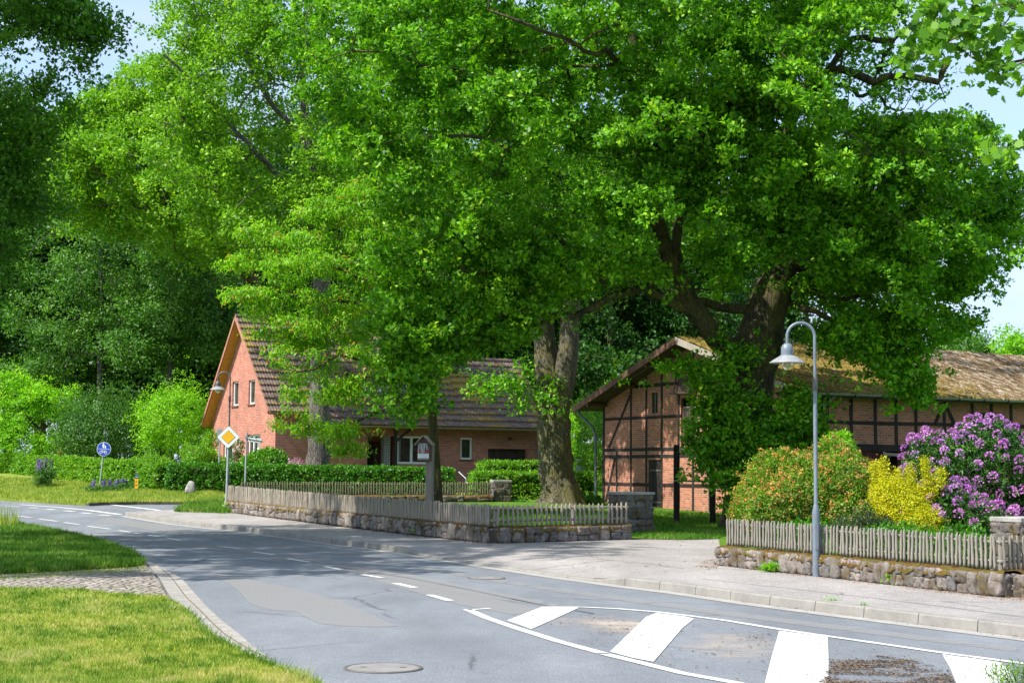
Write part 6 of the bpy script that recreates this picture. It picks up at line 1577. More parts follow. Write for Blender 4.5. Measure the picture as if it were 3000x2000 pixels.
for i, px in enumerate((1100, 1250, 1400, 1540, 1660, 1780, 1890, 2000, 2120, 2240, 2360)): spots.append((px, 124 + (i * 23 % 10), .9 + .06 * (i % 3)))
adj = ['dark', 'deep green', 'dense', 'shaded', 'tall', 'broad']
side = lambda px: 'left of the house' if px < 620 else 'behind the house' if px < 1560 else 'between house and barn' if px < 1900 else 'behind the barn'
used = {}
for i, (px, Yt, sc) in enumerate(spots):
    p = PP(px, 1400, Yt); z = zverge(p[0], p[1]) if p[0] < 2 else 1.2
    lab = 'dark woodland tree standing in the dense wood ' + side(px)
    pr = protos[i % 4]; g = 'woodland trees ' + side(px)
    if i < 4:
        pr.location = (p[0], p[1], z); pr.scale = (sc,) * 3; pr.rotation_euler = (0, 0, i * 1.3); pr['label'] = lab; c = pr
    else: c = copy_tree(pr, (p[0], p[1], z), i * 2.1, sc, lab)
    c['group'] = g
# far trees over the barn ridge at the right
for px, Yt, top, rx, lab in ((2765, 150, 985, 34, 'pale small tree top over the barn ridge nearest the oak'), (2858, 140, 1000, 48, 'small dark tree top over the barn ridge in the middle of the gap'), (2985, 130, 975, 75, 'bright round tree top over the barn ridge at the right edge')):
    p = PP(px, 1400, Yt); b = np.array([p[0], p[1], 1.2]); 
    tree('distant_tree', lab, b, [(b, .25), (PP(px, 1100, Yt), .18), (PP(px, top + 30, Yt), .05)], E((px, 1045, Yt, rx, 60 if px < 2900 else 75, 2.5), (px + rx * .5, 1070, Yt, rx, 50, 2.5), (px - rx * .3, 1020, Yt, rx * .5, 30, 2)), 'lime' if px > 2900 else 'beech', 60, 12, 6, 1.0, (.25, .35), .4, 5, barkm='barkdark', rtip=.03, sides=8, tspread=.2)
# 8 branches of a near maple reaching in at the upper right, trunk outside
b8 = np.array([7.2, 11.0, .15])
def lobed():
    pts = [(0, 0), (.12, .2), (.05, .5), (.3, .34), (.42, .62), (.55, .4), (.75, .42), (.8, .2), (1.0, 0)]
    return pts + [(a, -b) for a, b in pts[-2:0:-1]]
t8 = thing('maple_tree', 'near maple whose large lobed leaves hang in at the upper right corner', 'tree', tuple(b8))
sk = Skel(); sk.path([np.array([0, 0, -.2]), np.array([0, 0, 2.0]), np.array([-.3, .3, 4.2]), np.array([-.4, .6, 7])], .26, .14, step=.4, wob=0)
lb = [([np.array([-.2, .2, 3.9]), PP(3080, 60, 11.6) - b8, PP(2960, 20, 11.8) - b8, PP(2900, -60, 12) - b8], .05, .02), ([PP(3080, 60, 11.6) - b8, PP(3000, 175, 11.7) - b8, PP(2890, 190, 11.8) - b8, PP(2800, 130, 12) - b8], .02, .008), ([PP(3060, 350, 11.4) - b8, PP(2990, 440, 11.5) - b8, PP(2900, 430, 11.6) - b8], .015, .006)]
for l_, r0, r1 in lb: sk.path(l_, r0, r1, step=.15, wob=.03)
tg = np.concatenate([blob([(2900, 70, 11.8, 130, 75, .35), (2780, 100, 11.9, 90, 60, .3), (2700, 120, 12, 60, 60, .25), (2930, 190, 11.7, 80, 50, .25), (2650, 165, 12, 32, 32, .2), (2985, 230, 11.6, 20, 30, .2), (2720, 20, 12, 80, 25, .3)], 85), blob([(2940, 440, 11.5, 70, 26, .2)], 6), blob([(3150, 100, 11.2, 120, 180, .6), (3250, 350, 11, 120, 150, .8)], 40)])
sk.grow(tg - b8, step=.08, rtip=.003); sk.radii(rtip=.0028)
sk.mesh('branch', M['barkdark'], t8, sides=7)
nl_ = 6; C = np.repeat(tg, nl_, 0) - b8; n = len(C)
C = C + jitter(n, .05); D = unit(jitter(n, .8) + np.array([-.2, -.1, -.55])); Nn_ = unit(jitter(n, .5) + np.array([-.3, -.7, .5]))
ln = rng.uniform(.055, .10, n)
me = leaf_mesh('crown', C, D, Nn_, ln, ln * 1.05, .18, lobed(), rng.random(n)); link('crown', me, M['maple'], t8)
trunk_mesh('trunk', M['bark'], [np.array([0, 0, -.2]), np.array([0, 0, 2.0]), np.array([-.3, .3, 4.2]), np.array([-.4, .6, 7])], [.3, .24, .18, .12], t8, 18, .05, .3)

# ------------------------------------------------------------------ hedges and shrubs
hz_ = lambda x, y: zverge(x, y)
hp_ = [(-2.6, 69.5), (-8, 69.6), (-15.2, 70.3)]
hl = W(xy(P(0, 1400, 88))); 
def h_top(x, y): return np.interp(x, [-32, -28.5, -15.3, -2.6], [2.45, 2.42, 2.0, 1.86])
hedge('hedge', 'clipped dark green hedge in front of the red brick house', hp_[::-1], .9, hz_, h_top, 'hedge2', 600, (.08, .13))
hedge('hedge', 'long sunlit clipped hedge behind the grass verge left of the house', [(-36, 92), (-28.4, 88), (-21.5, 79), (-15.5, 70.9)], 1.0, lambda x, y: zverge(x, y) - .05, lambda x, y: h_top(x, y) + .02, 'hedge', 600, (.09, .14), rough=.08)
ha, hb, hc = W(xy(P(1385, 1465, 65.5))), W(xy(P(1600, 1465, 66))), W(xy(P(1735, 1465, 66.5)))
tz_ = 1.9 + (1375 - 1390) * -1 * 0
hedge('hedge', 'clipped hedge with a rounded end behind the massive forked trunk', [tuple(ha), tuple(hc)], 1.1, lambda x, y: zlawn(x, y) - .1, lambda x, y: 1.9 - (1387 - 1376) * 66 / F, 'hedge', 650, (.08, .13))
ha, hb = W(xy(P(1412, 1420, 71))), W(xy(P(1600, 1420, 72)))
hedge('hedge', 'taller bright hedge just in front of the brown garage door', [tuple(ha), tuple(hb)], 1.3, lambda x, y: zlawn(x, y) - .1, lambda x, y: 1.9 + (1376 - 1358) * 71 / F, 'hedge', 550, (.09, .14))
# garden shrubs at the left
def tree2(label, px, Yt, ytr, r, specs, mats, n, L=(.12, .18), cat='tree', name='garden_tree', tuft=18, sp=.5, zmin=1.5, barkm='barkdark', shape='kite', limbs=()):
    b = PP(px, 1380, Yt); b[2] = zverge(b[0], b[1])
    return tree(name, label, b, [(b + [0, 0, -.2], r * 1.2), (PP(px, 1280, Yt), r), (PP(px + 4, ytr, Yt), r * .7)], E(*specs), mats, n, tuft, 7, sp, L, .4, zmin, barkm=barkm, sides=10, rtip=.014, tspread=.12, flare=.2, limbs=limbs)
tree2('light green apple tree with forked dark trunk behind the hedge at far left', 124, 88, 1230, .2, [(60, 1200, 88, 90, 55, 2), (150, 1180, 88, 70, 60, 2), (40, 1130, 88, 60, 35, 1.6), (195, 1170, 88, 35, 45, 1.2), (20, 1260, 88, 60, 50, 2)], 'lime', 130, zmin=3.0, limbs=[([PP(124, 1265, 88), PP(95, 1235, 88), PP(60, 1200, 88)], .12, .05), ([PP(126, 1260, 88), PP(160, 1225, 88), PP(185, 1180, 88)], .12, .04)])
bush('shrub', 'large dark round shrub behind the sunlit hedge and the blue sign', 'shrub', [(310, 1250, 86, 125, 100, 2.6), (250, 1290, 85, 80, 75, 2), (385, 1280, 86, 60, 75, 2)], 'shrub', 3200, 7, (.10, .15), bump=.6, spread=.11)
bush('shrub', 'bright green shrub between the dark round shrub and the house gable', 'shrub', [(520, 1230, 84, 90, 85, 2.2), (455, 1260, 84, 55, 75, 1.8), (575, 1280, 84, 45, 70, 1.6), (520, 1170, 84, 45, 35, 1.2)], 'lime', 2400, 7, (.10, .15), bump=.6, spread=.11)
bush('shrub', 'dense dark undergrowth behind the apple tree and round shrub', 'shrub', [(60, 1300, 93, 150, 60, 1.5), (330, 1290, 93, 160, 60, 1.5), (560, 1290, 92, 90, 70, 1.5), (-100, 1300, 93, 120, 60, 1.5)], 'shrub', 1500, 7, (.16, .24), bump=.3)
bush('shrub', 'low bright shrub under the apple tree at the far left edge', 'shrub', [(40, 1300, 86.5, 90, 45, 1.5), (150, 1310, 87, 60, 40, 1.4), (210, 1320, 87, 30, 30, 1)], 'lime', 1100, 7, (.09, .14), bump=.25)
tt, pts, nor, bs_ = bush('azalea_shrub', 'low shrub with orange blossom peeping over the hedge at left', 'shrub', [(176, 1338, 86, 20, 12, .6)], 'azleaf', 260, 6, (.08, .12)); blossoms(tt, bs_, pts, nor, 'fl_orange', 60, .1, 8, .09)
bush('shrub', 'yellow-green shrub on the hedge in front of the dark shrub gap', 'shrub', [(450, 1350, 80, 45, 14, .7), (400, 1355, 80, 30, 10, .6)], 'hedge', 420, 6, (.09, .13))
tt, pts, nor, bs_ = bush('rose_bush', 'climbing rose bush at the left corner of the house gable', 'shrub', [(590, 1335, 77, 45, 28, .9), (618, 1310, 79.5, 14, 40, .5), (572, 1345, 76, 32, 20, .8), (640, 1350, 77, 30, 14, .6)], 'hedge', 900, 7, (.09, .14), bump=.25); blossoms(tt, bs_, pts, nor, 'fl_pink', 22, .07, 8, .07)
tt, pts, nor, bs_ = bush('rose_bush', 'slender rose with red flowers on the white trellis of the gable', 'shrub', [(699, 1318, 75.2, 10, 30, .25), (697, 1345, 75.2, 11, 20, .25)], 'shrub', 130, 5, (.08, .12), stems=12); blossoms(tt, bs_, pts, nor, 'fl_red', 24, .06, 8, .07)
bush('laurel_shrub', 'glossy round laurel bush at the sunny corner of the brick house', 'shrub', [(784, 1350, 72.2, 58, 32, 1.0), (740, 1358, 72.2, 32, 22, .8)], 'laurel', 950, 7, (.11, .16), .4, 'long', bump=.1)
bush('barberry_shrub', 'small purple feathery plant beside the laurel on the hedge', 'shrub', [(866, 1360, 71, 22, 10, .4)], 'fl_pink', 120, 6, (.07, .12), .3, 'long', stems=12)
bush('shrub', 'rounded lime green shrub between the forked trunk and the barn', 'shrub', [(1700, 1330, 80, 60, 26, 1.5)], 'lime', 900, 7, (.1, .15), bump=.1)
tt, pts, nor, bs_ = bush('azalea_shrub', 'orange tinged shrub beside the barn downpipe', 'shrub', [(1745, 1345, 74, 40, 50, 1.0), (1760, 1400, 74, 35, 50, .9)], 'hedge', 900, 7, (.09, .14)); blossoms(tt, bs_, pts, nor, 'fl_orange', 60, .08, 7, .08)
bush('bamboo', 'feathery bamboo left of the barn eaves', 'bamboo', [(1725, 1230, 78, 40, 60, 1.3), (1700, 1290, 77, 25, 40, 1), (1755, 1260, 79, 25, 60, 1)], 'hedge', 900, 7, (.14, .22), .22, 'long', droop=.5, bump=.4)
bush('shrub', 'young yellow-green leaves beside the forked trunk near the lawn fence', 'shrub', [(1665, 1340, 66, 12, 60, .6), (1668, 1260, 68, 14, 50, .6)], 'lime', 260, 6, (.1, .15), stems=20)
bush('shrub', 'leafy ground shrub at the foot of the forked trunk', 'shrub', [(1725, 1470, 61, 35, 16, .6), (1510, 1478, 61, 40, 8, .5)], 'hedge2', 260, 7, (.08, .13))
# right hand flowering shrubs
tt, pts, nor, bs_ = bush('azalea_shrub', 'huge rounded azalea with orange blossom behind the lamp post and grey fence', 'shrub', [(2350, 1450, 31.5, 190, 125, 1.7), (2250, 1490, 31, 85, 90, 1.2), (2450, 1420, 31.5, 120, 95, 1.5), (2520, 1510, 30.5, 110, 90, 1.1), (2290, 1380, 31.5, 60, 50, .9)], 'azleaf', 9500, 7, (.045, .075), .4, 'long', .05, stems=120, zmin=zwalk(6.5, 30) + .1, bump=.16)
blossoms(tt, bs_, pts, nor, 'fl_orange', 1900, .045, 7, .044)
bush('barberry_shrub', 'dark purple leaved shrub at the foot of the orange azalea behind the fence', 'shrub', [(2560, 1535, 28.4, 70, 36, .5), (2480, 1550, 28.6, 60, 24, .4)], 'purple', 800, 7, (.035, .055), .45, spread=.07, zmin=.3, bump=.22)
tt, pts, nor, bs_ = bush('golden_shrub', 'bright yellow leaved shrub between the orange azalea and the purple rhododendron', 'shrub', [(2655, 1502, 29, 70, 75, .8), (2595, 1452, 29.3, 38, 60, .6), (2700, 1532, 28.5, 60, 55, .6), (2650, 1452, 29, 40, 50, .4), (2712, 1392, 28.8, 9, 62, .12), (2735, 1422, 28.7, 9, 40, .12), (2755, 1400, 28.6, 8, 36, .12), (2590, 1384, 29.2, 9, 42, .12), (2562, 1394, 29.4, 9, 48, .12), (2625, 1407, 29.2, 11, 40, .15), (2668, 1394, 29, 10, 36, .12)], 'gold', 4300, 7, (.03, .05), .55, spread=.045, stems=90, zmin=.5, bump=.05)
tt, pts, nor, bs_ = bush('rhododendron', 'tall dark rhododendron covered in purple flower heads behind the stone pier', 'shrub', [(2850, 1425, 31, 190, 160, 1.7), (2960, 1395, 31, 150, 125, 1.7), (2780, 1350, 31.5, 90, 70, 1.2), (2750, 1500, 29.5, 85, 80, 1.0), (2890, 1295, 31, 80, 60, 1.2), (2860, 1530, 28.5, 110, 65, .9), (3120, 1440, 31, 120, 170, 1.6)], 'rhodo', 5200, 9, (.09, .13), .3, 'long', .03, stems=140, zmin=.5, bump=.15)
tt['_'] = 0; del tt['_']
rel = ellip_px([(2850, 1425, 31, 190, 160, 1.7), (2960, 1395, 31, 150, 125, 1.7), (2780, 1350, 31.5, 90, 70, 1.2), (2750, 1500, 29.5, 85, 80, 1.0), (2890, 1295, 31, 80, 60, 1.2), (2860, 1530, 28.5, 110, 65, .9), (3120, 1440, 31, 120, 170, 1.6)])
fp2 = []; fn2 = []
for c_e, r_e in rel:
    dd = unit(rng.normal(size=(500, 3))); q_ = c_e + dd * r_e; ok_ = np.ones(500, bool)
    for c2, r2 in rel:
        if c2 is not c_e: z_ = (q_ - c2) / r2; ok_ &= (z_ * z_).sum(1) > 1.0
    nn_ = unit(dd / r_e); ok_ &= (nn_ * (q_ - np.array([0, 0, 1.9]))).sum(1) < 0; fp2.append(q_[ok_]); fn2.append(nn_[ok_])
leafp, leafn_ = pts, nor
pts = np.concatenate(fp2); nor = np.concatenate(fn2); k_ = pts[:, 2] > .7; pts = pts[k_]; nor = nor[k_]
lump = np.array([mnoise.noise(Vector(p * 1.3)) for p in pts]) + .5 * np.array([mnoise.noise(Vector(p * 4.0)) for p in pts]); pts = pts + nor * (lump * .22)[:, None]
camside = np.arange(len(pts))
sel = rng.permutation(camside); keep = []
for i in sel:
    if len(keep) >= 260: break
    if all(np.linalg.norm(pts[i] - pts[j]) > .20 for j in keep): keep.append(i)
for k, i in enumerate(keep):
    pass
kp = pts[keep] + nor[keep] * .10; kn = nor[keep]
per = 44; C = np.repeat(kp, per, 0); O = np.repeat(unit(kn + np.array([0, 0, .5])), per, 0); d = unit(jitter(len(C), 1.0) + O * .9)
sz = np.repeat(rng.uniform(.75, 1.15, len(kp)), per)[:, None]
me = leaf_mesh('blossom', C - bs_ + d * .075 * sz, unit(d + jitter(len(C), .5)), unit(d + jitter(len(C), .4)), (.042 * sz).ravel(), (.04 * sz).ravel(), .2, 'kite', np.clip(np.repeat(rng.random(len(kp)), per) * .6 + rng.random(len(C)) * .4, 0, 1))
o_ = link('blossom', me, M['fl_purple'], tt); o_['kind'] = 'stuff'
bush('ash_sapling', 'bright yellow-green ash sapling above the orange azalea in front of the barn wall', 'sapling', [(2462, 1295, 34, 34, 24, .3), (2440, 1310, 34, 18, 14, .2), (2478, 1275, 34, 14, 12, .2)], 'lime', 170, 7, (.07, .12), .3, 'long', .05, stems=24, droop=.3, base=np.array([PP(2462, 1500, 34)[0], 34, .3]), zmin=.8)
bush('shrub', 'dark green undergrowth behind the fence below the golden shrub', 'shrub', [(2640, 1570, 27.0, 120, 26, .4), (2800, 1590, 25.7, 90, 22, .35), (2400, 1555, 28.8, 130, 24, .4)], 'hedge2', 900, 7, (.05, .08), zmin=.3, bump=.1)
bush('shrub', 'pale green shrub growing at the left barn eaves', 'shrub', [(1800, 1135, 72, 30, 18, .5), (1775, 1160, 72, 18, 12, .4)], 'hedge', 200, 6, (.1, .15), .4, 'long', stems=16)
# ------------------------------------------------------------------ street furniture
def hemi(r, n=10): return [(r * math.cos(a), r * math.sin(a)) for a in np.linspace(0, math.pi / 2, n)]
def lamp(label, base, H_, side, s=1.0, old=False, group=None):
    """gooseneck lamp: pole height to the collar, arm curving to the left"""
    t = thing('street_lamp', label, 'street lamp', tuple(base), 0, group); m = 'lamp_old' if old else 'lamp_grey'
    zb = H_ - 1.15 * s     # collar
    mb = MB(); mb.lathe([(.0, 0), (.064 * s, 0), (.064 * s, 1.02 * s), (.062 * s, 1.10 * s), (.04 * s, 1.2 * s), (.034 * s, 1.22 * s), (.034 * s, zb)], 20); mb.build('pole', M[m], t, True)
    mb = MB(); mb.box(-.028 * s, .028 * s, -.069 * s, -.060 * s, .45 * s, .9 * s); mb.build('access_door', M[m], t, bevel=.003)
    mb = MB(); mb.lathe([(.0, zb - .02), (.045 * s, zb - .02), (.048 * s, zb + .0), (.042 * s, zb + .2 * s), (.03, zb + .24 * s), (0, zb + .24 * s)], 16); mb.build('collar', M['iron' if old else 'lamp_old'], t, True)
    ra = .235 * s; cx = -ra; cz = H_ - ra - .02
    pts = [(0, 0, zb + .2 * s), (0, 0, (zb + cz) / 2), (0, 0, cz)] + [(cx + ra * math.cos(a), 0, cz + ra * math.sin(a)) for a in np.linspace(.1, math.pi, 16)] + [(-2 * ra, 0, cz - .05 * s), (-2 * ra, 0, cz - .12 * s)]
    mb = MB(); mb.tube(pts, .027 * s, 12); mb.build('arm', M[m], t, True)
    hx, hz = -2 * ra, cz - .12 * s
    mb = MB(); mb.lathe([(.0, .01), (.045, .0), (.08, -.025), (.10, -.07), (.105, -.12), (.105, -.185), (.112, -.19), (.112, -.205), (.10, -.21)], 24, (hx, 0, hz)); 
    for i in range(len(mb.v)): x, y, z = mb.v[i]; mb.v[i] = (hx + (x - hx) * s, y * s, hz + (z - hz) * s)
    mb.build('hood', M[m], t, True)
    mb = MB(); mb.lathe([(.10, -.195), (.16, -.225), (.25, -.275), (.325, -.325), (.33, -.333), (.32, -.333), (.24, -.288), (.15, -.24), (.1, -.212)], 36, (hx, 0, hz))
    for i in range(len(mb.v)): x, y, z = mb.v[i]; mb.v[i] = (hx + (x - hx) * s * .93, y * s * .93, hz + (z - hz) * s)
    mb.build('lamp_shade', M['lamp_shade'], t, True)
    mb = MB(); mb.lathe([(.09, -.22), (.09, -.30), (.092, -.35), (.082, -.40), (.055, -.44), (.02, -.455), (0, -.455)], 24, (hx, 0, hz))
    for i in range(len(mb.v)): x, y, z = mb.v[i]; mb.v[i] = (hx + (x - hx) * s, y * s, hz + (z - hz) * s)
    mb.build('glass_globe', M['bulb'], t, True)
    mb = MB(); mb.lathe([(0.0, -.25), (.03, -.25), (.04, -.31), (.028, -.38), (0, -.39)], 12, (hx, 0, hz)); mb.build('bulb', M['lamp_white'], t, True)
    return t
g = G(2392, 1689, .14)
lz_ = 1.9 + (1382 - 942) * g.y / F - g.z
lamp('tall grey gooseneck street lamp standing on the footway in front of the orange azalea', (g.x, g.y, zwalk(g.x, g.y)), lz_ + (g.z - zwalk(g.x, g.y)), -1)
p = P(668, 1400, 60.5); zz = zlawn(p.x, p.y) if False else zr(p.x, p.y) + .15
lamp('weathered dark gooseneck street lamp directly behind the yellow diamond sign', (p.x, p.y, zz), 1.9 + (1368 - 1088) * 60.5 / F - zz, -1, 1.0, True)

def plate(name, pts2, org, ux, uz, th, mat, parent, off=0.0):
    """flat polygon plate with thickness; ux,uz in-plane axes, positive offset towards viewer"""
    ux = Vector(ux).normalized(); uz = Vector(uz).normalized(); n = ux.cross(uz).normalized()
    if n.y > 0: n = -n
    b = [Vector(org) + ux * x + uz * z + n * off for x, z in pts2]; f = [p + n * th for p in b]
    mb = MB(); k = len(b); mb.v = [tuple(p) for p in b + f]; mb.f = [tuple(range(k))[::-1], tuple(range(k, 2 * k))] + [(i, (i + 1) % k, k + (i + 1) % k, k + i) for i in range(k)]
    return mb.build(name, M[mat], parent)
def circ(r, n=40, cx=0, cz=0): return [(cx + r * math.cos(a), cz + r * math.sin(a)) for a in np.linspace(0, 2 * math.pi, n, endpoint=False)]
def rdia(r, c=.10):
    out = []
    for k in range(4):
        a = k * math.pi / 2; d = Vector((math.cos(a), math.sin(a))); pr = Vector((math.cos(a - math.pi / 2), math.sin(a - math.pi / 2))); nx_ = Vector((math.cos(a + math.pi / 2), math.sin(a + math.pi / 2)))
        P0 = d * r; A_ = P0 + (pr * r - P0).normalized() * c; B_ = P0 + (nx_ * r - P0).normalized() * c
        for t in (0, .25, .5, .75, 1):
            q = A_ * (1 - t) ** 2 + P0 * 2 * t * (1 - t) + B_ * t * t; out.append((q.x, q.y))
    return out
# priority road sign
DY = 57.5
top = P(670, 1280, DY); foot = P(662, 1476, DY); zt_ = zr(foot.x, foot.y) + .15
t = thing('road_sign', 'white diamond sign with yellow centre on a steel pole by the long fence', 'traffic sign', (foot.x, foot.y, zt_))
L_ = lambda v: Vector(v) - Vector((foot.x, foot.y, zt_))
mb = MB(); tp = L_(P(671, 1262, DY)); mb.tube([(0, 0, -.2), tuple(tp)], .042, 14); mb.build('pole', M['galv'], t, True)
c = L_(top) + Vector((0, -.06, 0)); r = 34.5 * DY / F; pz = (tp.x / tp.z, 0, 1)
pl = plate('sign_plate', rdia(r, .07), c, (1, 0, 0), pz, .012, 'blacktxt', t)
plate('white_field', rdia(r * .965, .07), c, (1, 0, 0), pz, .004, 'signwhite', pl, .012)
plate('black_edge', rdia(r * .60, .02), c, (1, 0, 0), pz, .003, 'blacktxt', pl, .017)
plate('yellow_field', rdia(r * .565, .02), c, (1, 0, 0), pz, .003, 'signyellow', pl, .021)
mb = MB(); mb.tube([(c.x - .1, c.y + .06, c.z + .2), (c.x + .1, c.y + .06, c.z + .2)], .05, 10); mb.build('clamp', M['zinc'], t)
# street name sign
def text_mesh(name, txt, size, mat, parent, loc, rotm, extr=.004, font_scale_x=1.0, bold=0.0):
    cu = bpy.data.curves.new(name, 'FONT'); cu.body = txt; cu.size = size; cu.extrude = extr; cu.align_x = 'CENTER'; cu.align_y = 'CENTER'; cu.offset = bold
    tmp = bpy.data.objects.new(name + '_tmp', cu); COL.objects.link(tmp); bpy.context.view_layer.update()
    me = bpy.data.meshes.new_from_object(tmp.evaluated_get(bpy.context.evaluated_depsgraph_get())); bpy.data.objects.remove(tmp)
    me.materials.clear(); o = link(name, me, M[mat], parent); o.matrix_local = Matrix.Translation(loc) @ rotm @ Matrix.Diagonal((font_scale_x, 1, 1, 1)); return o
SY = 58.5
foot = P(717, 1440, SY); zt_ = zr(foot.x, foot.y) + .3
t = thing('street_name_sign', 'street name sign on a slim steel pole with a narrow lettered board', 'street sign', (foot.x, foot.y, zt_))
L2 = lambda v: Vector(v) - Vector((foot.x, foot.y, zt_))
tp = L2(P(723, 1265, SY)); mb = MB(); mb.tube([(0, 0, -.2), tuple(tp)], .032, 12); mb.build('pole', M['galv'], t, True)
a = L2(P(726, 1285, SY)); b = L2(P(769, 1291, SY)); ux = (b - a).normalized(); uz = Vector((-ux.z, 0, ux.x)) if ux.x > 0 else Vector((0, 0, 1)); w_ = (b - a).length; h_ = 14 * SY / F
mid = (a + b) / 2 + Vector((0, -.04, 0))
mid.z = (L2(P(748, 1289, SY))).z
def rrect(w, h, r, n=5):
    out = []
    for cx, cz, a0 in ((w / 2 - r, h / 2 - r, 0), (-w / 2 + r, h / 2 - r, 90), (-w / 2 + r, -h / 2 + r, 180), (w / 2 - r, -h / 2 + r, 270)):
        out += [(cx + r * math.cos(R(a0 + 90 * k / n)), cz + r * math.sin(R(a0 + 90 * k / n))) for k in range(n + 1)]
    return out
bd = plate('name_board', rrect(w_, h_, .03), mid, ux, uz, .02, 'blacktxt', t); plate('white_field', rrect(w_ - .025, h_ - .025, .02), mid, ux, uz, .003, 'signwhite', bd, .02)
rot = Matrix(((ux.x, uz.x, 0, 0), (0, 0, -1, 0), (ux.z, uz.z, 0, 0), (0, 0, 0, 1)))
text_mesh('lettering', 'Hahnenkamp', .125, 'blacktxt', bd, mid + Vector((0, -.026, 0)), rot, .002, .82, .002)
mb = MB(); mb.box(-.05, .05, -.05, .05, -.09, .0); 
for i in range(len(mb.v)): x, y, z = mb.v[i]; mb.v[i] = (x + a.x - .04, y, z + a.z + .1)
mb.build('bracket', M['zinc'], t)
# blue shared path sign, leaning
BY = 74.0
foot = P(291, 1437, BY); zt_ = foot.z
t = thing('road_sign', 'round blue sign for walkers and cyclists on a leaning pole by the verge', 'traffic sign', (foot.x, foot.y, zt_))
L3 = lambda v: Vector(v) - Vector((foot.x, foot.y, zt_))
c = L3(P(305.5, 1315, BY)); mb = MB(); ax_ = L3(P(304, 1330, BY)).normalized(); mb.tube([tuple(-ax_ * .3), (0, 0, 0), tuple(L3(P(305, 1305, BY)))], .036, 12); mb.build('pole', M['galv'], t, True)
c = c + Vector((0, -.06, 0)); r = 20.6 * BY / F; ux = (.998, 0, -.06); uz = (.06, 0, .998)
pl = plate('sign_plate', circ(r), c, ux, uz, .012, 'signwhite', t); plate('blue_field', circ(r * .94), c, ux, uz, .004, 'signblue', pl, .012)
k = r / .255
def sub(name, pts, th=.003, off=.017): return plate(name, [(x * k * .001, z * k * .001) for x, z in pts], c, ux, uz, th, 'signwhite', pl, off)
sub('dividing_bar', [(-215, -4), (215, -4), (215, 8), (-215, 8)])
sub('adult_figure', [(-48, 215), (-30, 230), (-10, 215), (-14, 190), (8, 160), (18, 105), (6, 100), (4, 60), (-6, 60), (-10, 22), (-30, 22), (-34, 60), (-60, 62), (-46, 110), (-60, 118), (-70, 100), (-74, 112), (-50, 175)])
sub('child_figure', [(30, 128), (45, 140), (60, 128), (55, 110), (72, 90), (80, 55), (68, 55), (66, 18), (52, 18), (48, 50), (42, 18), (28, 18), (26, 55), (18, 85), (34, 108)])
def ringp(cx, cz, r0, r1, n=24): 
    for i in range(n):
        a0, a1 = 2 * math.pi * i / n, 2 * math.pi * (i + 1) / n
        yield [(cx + r0 * math.cos(a0), cz + r0 * math.sin(a0)), (cx + r1 * math.cos(a0), cz + r1 * math.sin(a0)), (cx + r1 * math.cos(a1), cz + r1 * math.sin(a1)), (cx + r0 * math.cos(a1), cz + r0 * math.sin(a1))]
V = []; Fc = []
uxv, uzv = Vector(ux).normalized(), Vector(uz).normalized(); 
def addq(q):
    b = len(V); V.extend([tuple(c + (uxv * x + uzv * z) * k * .001 + Vector((0, -.019, 0))) for x, z in q]); Fc.append(tuple(range(b, b + len(q))))
for cx in (-95, 70):
    for q in ringp(cx, -115, 40, 54): addq(q)
def seg(x0, z0, x1, z1, w=12):
    d = Vector((x1 - x0, z1 - z0)).normalized(); n_ = Vector((-d.y, d.x)) * w / 2; addq([(x0 - n_.x, z0 - n_.y), (x1 - n_.x, z1 - n_.y), (x1 + n_.x, z1 + n_.y), (x0 + n_.x, z0 + n_.y)])
for s_ in ((-95, -115, -65, -55), (-65, -55, 45, -55), (-65, -55, -10, -118), (-10, -118, 45, -55), (-10, -118, 70, -115), (45, -55, 70, -115), (-70, -30, -60, -60), (-80, -28, -50, -34), (40, -38, 70, -38), (50, -38, 46, -58)): seg(*s_)
me = bpy.data.meshes.new('bicycle_symbol'); me.from_pydata(V, [], Fc); link('bicycle_symbol', me, M['signwhite'], pl)
# yellow gas marker
MY = 70.5
foot = P(399.5, 1452, MY); t = thing('marker_post', 'low utility marker post with yellow and blue plates on the verge', 'marker post', tuple(foot))
mb = MB(); hT = (1452 - 1388) * MY / F; mb.tube([(0, 0, -.2), (0, 0, hT)], .04, 10); mb.build('post', M['galv'], t, True)
z0 = (1452 - 1431) * MY / F; z1_ = (1452 - 1402) * MY / F; pl = plate('yellow_plate', [(-.075, z0), (.075, z0), (.075, z1_), (-.075, z1_)], (0, -.045, 0), (1, 0, 0), (0, 0, 1), .012, 'gasyellow', t)
for i in range(4):
    z = z0 + .14 + i * .15
    for dx in (-.03, .01): plate('digit', [(dx - .012, z), (dx + .018, z), (dx + .018, z + .05), (dx - .012, z + .05)], (0, -.045, 0), (1, 0, 0), (0, 0, 1), .002, 'blacktxt', pl, .013)
pl = plate('blue_plate', [(-.065, z1_ + .02), (.065, z1_ + .02), (.065, hT), (-.065, hT)], (0, -.045, 0), (1, 0, 0), (0, 0, 1), .012, 'signblue2', t)
for i in range(2): plate('digit', [(-.03, z1_ + .06 + i * .09), (.035, z1_ + .06 + i * .09), (.035, z1_ + .08 + i * .09), (-.03, z1_ + .08 + i * .09)], (0, -.045, 0), (1, 0, 0), (0, 0, 1), .002, 'signwhite', pl, .013)
